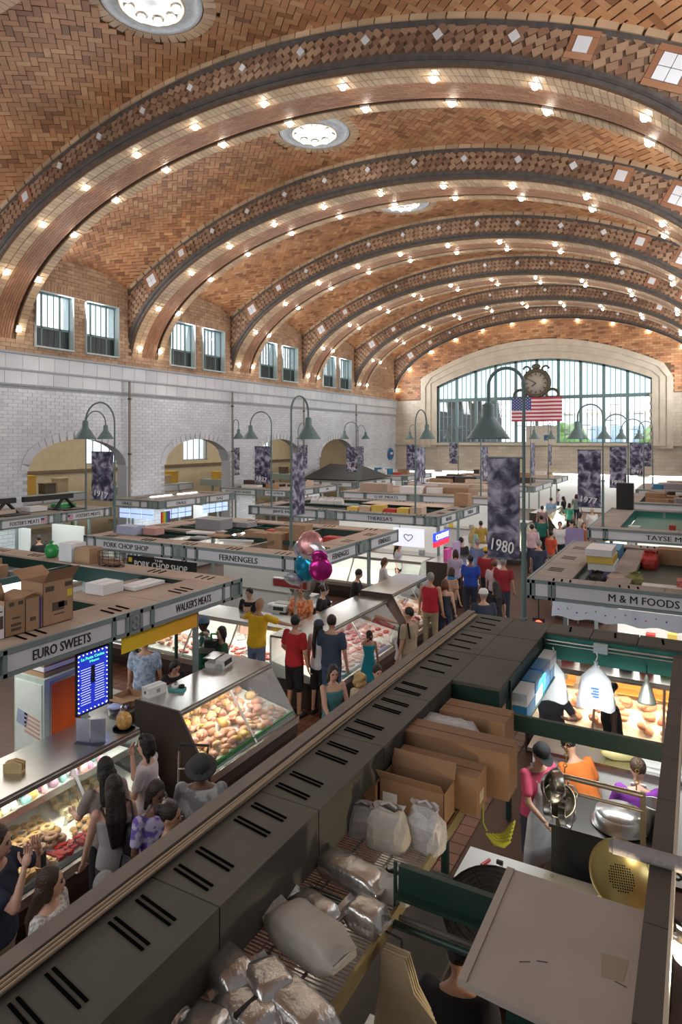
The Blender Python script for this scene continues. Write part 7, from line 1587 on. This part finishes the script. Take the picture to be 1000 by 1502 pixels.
# balloons
bp = atZ(462, 850, 2.1); bx_, by_ = -6.35, 10.35
def balloon(label, px, py, r, m, rot):
    p = atY(px, py, 10.3); t = thing('balloon', label, 'balloon', p); t.rotation_euler = rot
    mb = MB(); vs = []; K, N = 20, 6
    for i in range(N + 1):
        a = pi * i / N
        for k in range(K):
            b = 2 * pi * k / K; rr = math.sin(a) ** .6 if 0 < i < N else 0; wr = 1 + .02 * (k % 2)
            vs.append((r * rr * math.cos(b) * wr, -.32 * r * math.cos(a), r * rr * math.sin(b) * wr))
    mb.add(vs, [(i * K + k, i * K + (k + 1) % K, (i + 1) * K + (k + 1) % K, (i + 1) * K + k) for i in range(N) for k in range(K)], 0, True); mb.build('foil', m, t)
    MB().lathe([(.0, -r * 1.12), (.02, -r * 1.1), (.006, -r)], n=8).build('neck', m, t); MB().tube([(0, 0, -r), (.02, 0, -r - .25)], .003, 4).build('ribbon', WHL, t)
    return t
FS = mat('silver_print_foil', (.62, .60, .62), .25, .6, var=.35, nscale=9); FB_ = mat('blue_foil', (.02, .32, .52), .2, .7); FPK = mat('pink_foil', (.55, .03, .28), .2, .7); FRW = mat('red_white_foil', (.62, .30, .30), .25, .4, var=.5, nscale=12); FMX = mat('multi_foil', (.45, .45, .55), .25, .4, var=.6, nscale=14)
balloon('red and white printed foil balloon on top of the bunch', 455, 797, .24, FRW, (-.3, 0, .3)); balloon('silver printed foil balloon in the bunch', 460, 812, .25, FS, (.0, .1, .2)); balloon('small blue and silver balloon at the left of the bunch', 440, 806, .17, FMX, (0, 0, -.3)); balloon('bright blue foil balloon below the silver one', 447, 833, .26, FB_, (.1, .3, -.2)); balloon('pink foil balloon beside the blue one', 470, 835, .22, FPK, (0, -.2, .5)); balloon('small pink foil balloon under the silver one', 468, 818, .16, FPK, (.2, .2, .4)); balloon('multicoloured low balloon above the red display', 430, 851, .20, FMX, (.9, 0, 0))
lp = thing('led_display', 'dark red scrolling display on a post over the meat counter', 'display', (atY(427, 856, 10.75).x, 10.75, 1.2)); zz_ = atY(427, 856, 10.75).z - 1.2; MB().bb(-.42, .42, -.05, .05, zz_ - .09, zz_ + .09).build('frame', STEEL, lp); MB().bb(-.39, .39, -.058, -.05, zz_ - .07, zz_ + .07).build('screen', mat('red_screen', (.10, .008, .008), .3, emit=.3), lp); MB().tube([(.1, 0, 0), (.1, 0, zz_ - .09)], .025, 8).build('post', STEEL, lp)
# slicer, shelf and paper behind the counter
bw = thing('back_wall_panel', 'white wall panel behind the FERNENGELS vendors', 'panel', (-9.2, 13.3, 0)); MB().bb(-1.6, .9, -.03, .03, .2, 2.15).build('panel', mat('off_white_panel', (.55, .55, .53), .5), bw); MB().bb(-1.6, .9, -.05, -.03, 1.0, 1.04).build('trim', STEEL, bw)
sl = thing('large_slicer', 'large dark meat slicer behind the FERNENGELS counter', 'slicer', (-7.75, 12.4, 0)); MB().bb(-.5, .5, -.3, .3, .0, 1.1).build('bench', DKBRN, sl); MB().bb(-.52, .52, -.32, .32, 1.1, 1.13).build('bench_top', STEEL, sl); MB().lathe([(0, -.03), (.36, -.03), (.38, 0), (.36, .03), (0, .03)], (-.1, 0, 1.6), 28, M=Matrix.Rotation(pi / 2 - .2, 3, 'X')).build('blade_guard', mat('dark_steel', (.18, .17, .16), .4, .8), sl); MB().bb(-.35, .25, -.2, .2, 1.13, 1.3).build('slicer_base', STEEL, sl)
pc_ = thing('paper_stack', 'pile of white wrapping paper beside the scale', 'paper', atZ(398, 893, 1.2) + Vector((0, .15, 0)), .3); blob(40, (.2, .14, .07), 12, 6, .2).build('sheets', WHL, pc_); MB().bb(-.15, .15, -.1, .1, 0, .02).build('pad', WHL, pc_)
# white back counters inside the lit stalls
for (x, y, w, d, lb) in ((-18.6, 14.4, 1.6, .6, "white back counter inside FOSTER'S MEATS"), (-19.2, 12.4, .6, 2.2, "white wall units inside FOSTER'S MEATS"), (-19.0, 20.5, .8, 2.6, 'white back counter inside ORALE'), (-9.5, 20.4, 4.0, .7, "white back counter inside THERESA'S"), (-11.6, 6.2, 1.2, .6, 'white back counter inside the EURO SWEETS block'), (-10, 27.4, 4.0, .8, 'white back counter inside G.W. MEATS'), (-.6, 13.6, 1.6, .6, 'steel back counter inside M & M FOODS'), (-.8, 21, 1.6, .6, 'white back counter inside TAYSE MEATS')):
    t = thing('back_counter', lb, 'counter', (x, y, 0)); MB().bb(-w / 2, w / 2, -d / 2, d / 2, .08, .9).build('body', WHITEP, t); MB().bb(-w / 2 - .02, w / 2 + .02, -d / 2 - .02, d / 2 + .02, .9, .94).build('top', STEEL, t); MB().bb(-w / 2, w / 2, d / 2 - .04, d / 2, .94, 1.9).build('back_board', WHITEP, t)
    for k in range(4): b = rb('small pack on the ' + lb, x - w * .35 + w * .23 * k, y - .02, .16, .16, .12 + .05 * (k % 3), .945, m=(WHL, REDB, YELB, GREYB)[k], tape=False, name='pack', cat='package', group='packs on the ' + lb)
# ORALE menu boards and rainbow flag
LED2 = mat('lit_menu', (.45, .60, .85), .5, emit=.55)
for k, (s0, s1) in enumerate(((244, 263), (265, 283), (300, 318), (320, 336))):
    y0, y1 = Yq(s0), Yq(s1); t = thing('menu_sign', 'lit pale blue menu panel %s below the ORALE side sign' % ('nearest the corner', 'second from the corner', 'third from the corner', 'fourth from the corner')[k], 'sign', (XO - .1, (y0 + y1) / 2, 1.78)); hw = (y1 - y0) / 2
    MB().bb(-.02, .02, -hw, hw, 0, .36).build('panel', LED2, t); MB().bb(-.022, .026, -hw, hw, .17, .19).bb(-.022, .026, -.01, .01, 0, .36).build('divider', BLU, t); MB().bb(-.01, .01, -hw * .8, -hw * .7, .36, .45).build('hanger', STEEL, t)
for k in range(3):
    t = thing('menu_sign', 'lit pale blue menu panel %s below the ORALE front sign' % ('at the wall side', 'in the middle', 'at the corner side')[k], 'sign', (-19.3 + .6 * k, YO + .1, 1.78)); MB().bb(-.27, .27, -.02, .02, 0, .36).build('panel', LED2, t); MB().bb(-.27, .27, -.026, .02, .17, .19).build('divider', BLU, t); MB().bb(-.2, -.18, -.01, .01, .36, .45).build('hanger', STEEL, t)
t = thing('rainbow_flag', 'small rainbow striped flag at the ORALE corner', 'flag', (XO + .05, 17.75, 1.55))
for k, c in enumerate(((.6, .02, .02), (.75, .3, .02), (.75, .6, .03), (.03, .35, .08), (.03, .12, .5), (.2, .03, .35))): MB().bb(0, .008, .08 * k, .08 * k + .08, 0, .55).build('stripe', mat('rainbow_%d' % k, c, .7), t)
MB().tube([(0, -.02, .55), (0, .5, .55)], .01, 5).build('rod', STEEL, t)
# FOSTER'S little flags on the fascia
for k, px in enumerate((64, 102)):
    t = thing('flag_decal', "small striped flag decal %s FOSTER'S MEATS lettering" % ('after the first', 'before the second')[k], 'decal', (XFo + .022, Yo(px), 2.35)); w = .11
    for i in range(7): MB().bb(0, .004, -w, w, -.07 + .02 * i, -.05 + .02 * i).build('stripe', RED if i % 2 == 0 else FWH, t)
    MB().bb(.004, .007, -w, 0, 0, .07).build('canton', BLU, t)
# black boom frames on FOSTER'S roof
for k, (y, x) in enumerate(((11.6, -18.4), (13.6, -18.3))):
    t = thing('boom_frame', 'black timber boom with angled braces on the FOSTER\'S MEATS roof, %s one' % ('cut-off', 'whole')[k], 'frame', (x, y, ZT)); MB().box((0, .1, .42), (.14, 1.8, .16)).build('boom', BLACK, t)
    for s_ in (-1, 1): MB().tube([(0, .7 + s_ * .4, .0), (0, .7, .4)], .05, 6).build('brace', BLACK, t)
    MB().bb(-.5, .6, .3, 1.1, -.01, .03).build('foot_board', BLACK, t)
for k in range(4): rb(('green tray', 'straw bowl', 'beige bundle', 'green box')[k] + " on the FOSTER'S MEATS roof", -18.6, 11.2 + 1.1 * k, .5, .6, .14, m=(mat('green_tray', (.05, .35, .12), .5), PINKB, WHL, MATS['green_tray'])[k], tape=False, name='tray', cat='tray')
fdeck = thing('canopy_deck', "pale deck inside the FOSTER'S MEATS canopy", 'deck', (-18.6, 13, ZT - .04)); MB().bb(-.75, .72, -1.9, 1.85, 0, .03).build('sheet', ROOF_GRY, fdeck); MB().bb(.7, .74, -1.9, 1.85, 0, .05).build('edge', FRAME, fdeck)
# tarpaulin tent over the far wall stall
t = thing('tarpaulin', 'dark grey tarpaulin peak over a far stall by the wall', 'tarpaulin', (-17.9, 33.3, ZT)); MB().add([(-1.9, -2, .05), (1.9, -2, .05), (1.9, 2, .05), (-1.9, 2, .05), (-1.2, 0, .85), (1.0, 0, .75)], [(0, 1, 5, 4), (1, 2, 5), (2, 3, 4, 5), (3, 0, 4), (0, 3, 2, 1)]).build('sheet', mat('dark_tarp', (.05, .05, .05), .7), t); MB().bb(-1.9, 1.9, -2.02, -1.98, 0, .06).build('hem', BLACK, t)
# THERESA'S roof goods
def pdeck(lb, x0, x1, y0, y1, m, z=2.36):
    t = thing('canopy_deck', lb, 'deck', ((x0 + x1) / 2, (y0 + y1) / 2, z)); MB().bb(-(x1 - x0) / 2, (x1 - x0) / 2, -(y1 - y0) / 2, (y1 - y0) / 2, 0, .03).build('sheet', m, t); MB().bb(-(x1 - x0) / 2, (x1 - x0) / 2, -(y1 - y0) / 2, -(y1 - y0) / 2 + .03, 0, .05).build('edge', DKGREEN, t)
pdeck("yellow sheet deck inside the THERESA'S canopy", -10.3, -7.4, 18.55, 19.6, YELB); pdeck("beige board deck at the back of THERESA'S canopy", -10.6, -7.4, 20.5, 21.7, PINKB, 2.47)
for k in range(6): rb("soft yellow and pink bundle on the THERESA'S deck", -10 + .45 * k, 19.1, .4, .4, .16 + .05 * (k % 3), 2.392, m=(YELB, PINKB, YELB, REDB, YELB, PINKB)[k], tape=False, name='bundle', cat='bundle', group="bundles on the THERESA'S deck")
for k in range(4): upbag('white_bag', ('first', 'second', 'third', 'fourth')[k] + " white bag from the left post inside JIM'S MEATS canopy", Vector((-12.2 + .33 * k, 20.2, 2.41)), .32, .26, .3, .1 * k, WHL, 60 + k)
pdeck("dark green deck inside JIM'S MEATS canopy", -12.9, -10.7, 18.6, 21.6, DKGREEN)
rb("tan wicker basket on the THERESA'S corner roof", -7.1, 21.6, .5, .5, .42, m=CARD, name='basket', cat='basket')
# CANNOLI sign, heart sign
t = thing('cannoli_sign', 'lit blue and red CANNOLI sign at the bakery corner', 'sign', (XJ - .02, Yj(648), 1.62)); hw = .62
MB().bb(-.03, .03, -hw, hw, .16, .40).build('blue_panel', mat('sign_lit_blue', (.02, .05, .55), .4, emit=1.2), t); MB().bb(-.03, .03, -hw, hw, 0, .16).build('red_panel', mat('sign_lit_red', (.60, .02, .04), .4, emit=1.0), t); text_fit('CANNOLI', mat('sign_lit_white', (1, .95, .98), .4, emit=3), (.034, 0, .28), '+X', hw * 1.7, .15, t); MB().bb(-.01, .01, -.4, -.38, .4, .58).bb(-.01, .01, .38, .4, .4, .58).build('hanger', STEEL, t)
t = thing('heart_sign', "white sign with a heart outline below THERESA'S", 'sign', (atY(600, 785, YJ + .1).x, YJ + .05, 1.55)); MB().bb(-.5, .5, -.02, .02, 0, .55).build('panel', mat('lit_white_sign', (.75, .78, .9), .5, emit=.5), t); MB().tube([(.11 * 1.3 * math.sin(a) ** 3, -.03, .28 + .1 * 1.2 * (.81 * math.cos(a) - .31 * math.cos(2 * a) - .125 * math.cos(3 * a))) for a in np.linspace(0, 2 * pi, 24)], .012, 5).build('heart_outline', BLACK, t); MB().bb(-.3, -.28, -.01, .01, .55, .65).build('hanger', STEEL, t)
for k in range(3): rb(('pink and white pack', 'lilac display card', 'white price board')[k] + ' on the bakery case', -6.6, 18.6 + .8 * k, .12, .4, (.3, .4, .45)[k], 1.201, m=(mat('hot_pink', (.7, .1, .4), .5), mat('lilac_card', (.55, .45, .75), .5), WHL)[k], tape=False, name='pack', cat='package')
# M & M FOODS roof goods and awning
pdeck('dark deck inside the M & M FOODS canopy', -1.75, .1, 11.35, 14.9, DKGREEN, 2.3)
for k in range(4): rb(('white flat carton', 'yellow banded carton', 'white carton', 'purple wrapped carton')[k] + ' stacked by the vented edge of M & M FOODS roof', -1.55 + .02 * k, 12.6 + .02 * k, .44, .75, .12, 2.332 + .13 * (3 - k), m=(WHL, YELB, WHL, PURB)[k], tape=False)
rb('long light blue carton behind the yellow banded stack', -1.6, 14.1, .5, .9, .3, 2.332, m=BLUB); rb('brown carton beside the red cloth on M & M FOODS roof', -.35, 14.4, .7, .4, .3, 2.332); upbag('red_bundle', 'red cloth bundle on the M & M FOODS roof', Vector((-.82, 13.9, 2.332)), .3, .7, .3, 0, REDB, 50)
rb('red and white checked carton on M & M FOODS roof', -.1, 11.7, .4, .3, .22, 2.332, m=mat('red_check', (.55, .15, .12), .6, var=.5, nscale=30), tape=False); rb('white tray on the M & M FOODS roof edge', -.5, 11.55, .6, .25, .12, 2.332, m=WHL, tape=False)
for k in range(3): upbag('small_bag', ('black and white bag', 'beige bag', 'olive bag')[k] + ' on the M & M FOODS roof', Vector((-1.5 + .28 * k, 11.75 + .1 * k, 2.332)), .25, .25, .22, .3 * k, (BLACK, PINKB, mat('olive_bag', (.3, .3, .1), .6))[k], 52 + k)
t = thing('awning', 'white scalloped awning with coloured lettering below M & M FOODS', 'awning', (-.75, YM - .06, 1.9)); mb = MB(); vs = []
for i in range(29):
    x = -1.3 + 2.5 * i / 28; vs += [(x, .0, .30), (x, -.08, .08 + .02 * math.sin(i * 1.2)), (x, .004, .304), (x, -.076, .084 + .02 * math.sin(i * 1.2))]
mb.add(vs, [(4 * i, 4 * i + 1, 4 * i + 5, 4 * i + 4) for i in range(28)]); mb.build('cloth', mat('lit_awning', (.66, .74, .84), .6), t)
PKI = mat('pink_ink', (.7, .15, .3), .6); text_fit('Es', PKI, (.62, -.085, .15), '-Y', .10, .09, t); text_fit('of', PKI, (.85, -.085, .15), '-Y', .08, .08, t); text_fit('bellis', PKI, (1.1, -.085, .15), '-Y', .26, .10, t)
for k in range(12): MB().ell((-1.2 + .14 * k, -.065, .20 + .03 * math.sin(k * 2)), (.012, .006, .012), 6, 4).build('printed_dot', (PKI, MATS['green_tray'], BLU)[k % 3], t)
for k in range(9): rb(('leafy green crate', 'red jar', 'brown paper pack', 'white tub', 'dark bottle box', 'red round tin', 'pale green pack', 'striped pack', 'pink tub')[k] + ' on the M & M FOODS front counter', -2.15 + .29 * k, 11.1, .2, .22, .16 + .05 * (k % 3), 1.203, m=(mat('leaf_green', (.2, .35, .1), .7, var=.3), REDB, CARD, WHL, DKBRN, REDB, MATS['leaf_green'], mat('bw_pack', (.3, .3, .32), .6, var=.8, nscale=25), mat('pink_tub', (.6, .2, .25), .5))[k], tape=False, name='pack', cat='package')
t = thing('neon_sign', 'small round red lit sign at the M & M FOODS corner', 'sign', (-2.3, 10.9, 1.75)); MB().lathe([(0, .02), (.07, .02), (.07, 0)], n=16, M=Matrix.Rotation(pi / 2, 3, 'X')).build('disc', mat('neon_red', (1, .06, .03), .4, emit=4), t); MB().bb(-.1, .1, .0, .03, -.1, .1).build('back', BLACK, t); MB().bb(-.01, .01, .0, .02, .1, .45).build('hanger', BLACK, t)
# TAYSE and beyond
t = thing('purple_panel', 'lilac printed panel at the TAYSE MEATS corner', 'sign', (-2.75, 17.75, 1.75)); MB().bb(-.3, .15, -.02, .02, 0, .72).build('panel', mat('lilac_panel', (.34, .28, .52), .6, var=.15, nscale=5), t); MB().bb(-.02, .02, .0, .04, -1.75, 0).build('post', FRAME, t)
t = thing('loudspeaker', 'black loudspeaker box on the TAYSE MEATS roof strip', 'speaker', (-2.1, 23.1, ZT + .006)); MB().bb(-.25, .25, -.2, .2, 0, .85).build('cabinet', BLACK, t); MB().lathe([(.06, -.205), (.17, -.21), (.18, -.2)], (0, 0, 0), 16, M=None).build('cone', BLACK, t); t.children[1].rotation_euler = (pi / 2, 0, 0); t.children[1].location = (0, 0, .4)
t = thing('speaker_grille', 'x', 'x'); bpy.data.objects.remove(t)
pdeck('dark green deck inside the TAYSE MEATS canopy', -1.7, .1, 18.5, 22.8, MIDGREEN, 2.28)
rb('small red cup box on the TAYSE MEATS deck', -.6, 19.3, .16, .16, .2, 2.312, m=REDB, tape=False, name='cup', cat='cup'); rb('glass jar box on the TAYSE MEATS deck', -1.5, 19.0, .3, .2, .16, 2.312, m=WHL, tape=False)
R5 = random.Random(5)
def scatter(lb, grp, x0, x1, y0, y1, n, z, cols, big=1.):
    for k in range(n):
        w, d, h = R5.uniform(.3, .8) * big, R5.uniform(.3, .7), R5.uniform(.08, .4)
        rb(lb, R5.uniform(x0, x1), R5.uniform(y0, y1), w, d, h, z, m=R5.choice(cols), rz=R5.uniform(-.3, .3), tape=False, group=grp, cat='box')
pdeck('brown deck over the canopy behind TAYSE MEATS', -1.8, .2, 26.1, 29.8, ROOF_TAN, 2.36); pdeck('pale deck over the farthest right-hand canopy', -1.8, .2, 32.9, 36.6, ROOF_TAN, 2.36)
scatter('brown or dark box heaped on the canopy behind TAYSE MEATS', 'boxes behind TAYSE MEATS', -1.6, .1, 26.3, 29.6, 16, 2.392, [CARD, DKBRN, GREYB, CARD, REDB]); scatter('box heaped on the farthest right-hand canopy', 'boxes on the farthest right-hand canopy', -1.6, .1, 33.1, 36.4, 12, 2.392, [CARD, GREYB, BLUB, PINKB])
pdeck('tan boarding over the G.W. MEATS canopy', -13, -7.4, 25.4, 28.9, ROOF_TAN, 2.44); pdeck('pale boarding over the low grey canopy', -13, -7.6, 32.5, 36, PINKB, 2.44); pdeck('pale boarding over the canopy below the arched window', -13, -7.8, 39.1, 42.1, PINKB, 2.44)
scatter('beige sheet or box on the G.W. MEATS roof', 'goods on the G.W. MEATS roof', -12.6, -7.8, 25.6, 28.6, 16, 2.472, [PINKB, CARD, ROOF_TAN, WHL], 1.8); scatter('box on the low grey canopy beyond G.W. MEATS', 'goods on the low grey canopy', -12.6, -7.9, 32.7, 35.8, 18, 2.472, [PINKB, CARD, CARD, DKBRN, GREYB], 1.6); scatter('box on the canopy below the arched window', 'goods below the arched window', -12.6, -8, 39.3, 42, 16, 2.472, [PINKB, CARD, CARD, DKBRN, WHL], 1.6)
pdeck('grey deck over the OLD COUNTRY SAUSAGE canopy', -19.3, -16.5, 24.6, 27.9, ROOF_GRY, 2.44); scatter('box on the OLD COUNTRY SAUSAGE canopy', 'goods over OLD COUNTRY SAUSAGE', -19, -16.8, 24.8, 27.7, 9, 2.472, [CARD, DKBRN, WHL, PINKB], 1.3)
pdeck('grey deck over the corner canopy', -19.3, -16.5, 37.7, 41, ROOF_GRY, 2.44); scatter('box on the corner canopy by the wall', 'goods on the corner canopy', -19, -16.8, 37.9, 40.8, 8, 2.472, [CARD, WHL, REDB, BLUB])
pdeck('dark deck over the ORALE canopy', -19.3, -18.0, 18.2, 21.6, ROOF_GRY, 2.44)
for k in range(2): t = thing('strip_light', 'white strip light lying on the ORALE canopy, %s one' % ('near', 'far')[k], 'lamp', (-18.6, 19 + 1.5 * k, 2.475)); MB().bb(-.1, .1, -.6, .6, 0, .06).build('housing', WHITEP, t); MB().tube([(0, -.58, .075), (0, .58, .075)], .02, 6).build('tube', TUBE, t)
# EURO SWEETS block inner clutter
pdeck('dark deck at the back of the EURO SWEETS canopy', -12.3, -10.4, 3.2, 7.9, DKGREEN, 2.3)
for k in range(7): rb(('brown carton', 'white folded sheet', 'grey tray', 'long tan flap', 'white foam box', 'brown open carton', 'red tray')[k] + ' at the back of the EURO SWEETS canopy', (-11.6, -11.2, -10.8, -10.9, -11.7, -11.0, -12.0)[k], (7.4, 6.4, 7.5, 5.9, 6.6, 7.1, 6.0)[k], (.4, .7, .4, .3, .4, .4, .4)[k], (.3, .5, .3, 1.4, .3, .3, .3)[k], (.24, .1, .08, .05, .2, .22, .12)[k], 2.332, m=(CARD, WHL, GREYB, CARD, WHL, CARD, REDB)[k], rz=.15 * (k % 3), tape=False)
# blue-lit fridge inside the sweets block
t = thing('lit_fridge', 'pale blue lit open fridge inside the EURO SWEETS block', 'fridge', (-9.7, 7.3, 0)); MB().bb(-.5, .5, -.3, .3, 0, .5).bb(-.5, .5, .25, .3, .5, 1.9).build('body', WHITEP, t)
for k in range(3): MB().bb(-.48, .48, -.22, .25, .8 + .38 * k, .82 + .38 * k).build('shelf', mat('ice_blue', (.45, .70, .85), .4), t)
MB().bb(-.5, .5, -.3, .3, 1.9, 1.98).build('top', mat('lit_top', (.6, .85, 1), .4, emit=1.2), t)
for k in range(9): rb('small pack in the pale blue lit fridge', -10.05 + .35 * (k % 3), 7.28, .2, .2, .2, .825 + .38 * (k // 3), m=(WHL, mat('orange_pack', (.7, .3, .05), .5), BLUB)[k % 3], tape=False, name='pack', cat='package', group='packs in the lit fridge')
area('fridge_lamp', (-9.7, 7.0, 1.87), .9, .1, 8, (.8, .93, 1))
# hand truck
t = thing('hand_truck', "folding chrome hand truck parked at the WALKER'S MEATS case", 'hand truck', (-5.15, 5.75, 0), .4); CH = mat('chrome', (.65, .65, .66), .15, 1.)
for x in (-.17, .17): MB().tube([(x, 0, .12), (x, .05, 1.15)], .014, 8).build('rail', CH, t); MB().lathe([(0, -.025), (.1, -.025), (.1, .025), (0, .025)], (x * 1.2, .06, .1), 16, M=Matrix.Rotation(pi / 2, 3, 'Y')).build('wheel', BLACK, t)
for z in (.4, .7, .95): MB().tube([(-.17, .02, z), (.17, .02, z)], .011, 6).build('rung', CH, t)
MB().tube([(-.17, .05, 1.15), (-.17, .1, 1.2), (.17, .1, 1.2), (.17, .05, 1.15)], .016, 7).build('grip', BLACK, t); MB().bb(-.2, .2, -.25, 0, .03, .045).build('toe_plate', CH, t)
# leaflets in hands and bags
q = bpy.data.objects
t = thing('newspaper', 'folded dark newspaper held by the shopper in a bucket hat', 'newspaper', atZ(296, 1104, 1.76).to_2d().to_3d() + Vector((.22, -.40, 1.2))); t.rotation_euler = (.7, 0, -.6); MB().bb(-.14, .14, -.006, .006, -.12, .16).build('sheet', mat('newsprint', (.30, .30, .29), .8, var=.3, nscale=30), t); MB().bb(-.14, .14, .006, .014, -.12, .10).build('inner_sheet', MATS['newsprint'], t)
def handbag(label, c, m=BLACK, w=.3, h=.24):
    t = thing('handbag', label, 'bag', c); blob(70, (w / 2, .07, h / 2), 12, 7, .12).build('bag', m, t); MB().tube([(-w * .35, 0, h * .7), (-w * .2, 0, h * 1.5), (w * .2, 0, h * 1.5), (w * .35, 0, h * .7)], .01, 5).build('strap', m, t); return t
v = atZ(167, 1138, 1.68); handbag('black handbag at the hip of the woman in a grey tank top', (v.x + .28, v.y - .1, .72)); v = atZ(228, 1145, 1.64); handbag('large black shoulder bag on the lilac floral blouse', (v.x - .26, v.y - .12, .95), BLACK, .36, .34)
v = atZ(725, 822, 1.62); handbag('tan shoulder bag on the pale pink blouse', (v.x + .26, v.y - .1, .8), mat('tan_leather', (.3, .2, .12), .6))
# green bag of the shopper between the counters, red carton pieces
handbag('bright green shopping bag held between two counters', atZ(300, 905, 1.72).to_2d().to_3d() + Vector((.1, -.22, .52)), MATS['green_plastic'], .28, .3)
bpy.data.scenes.remove(WORK)
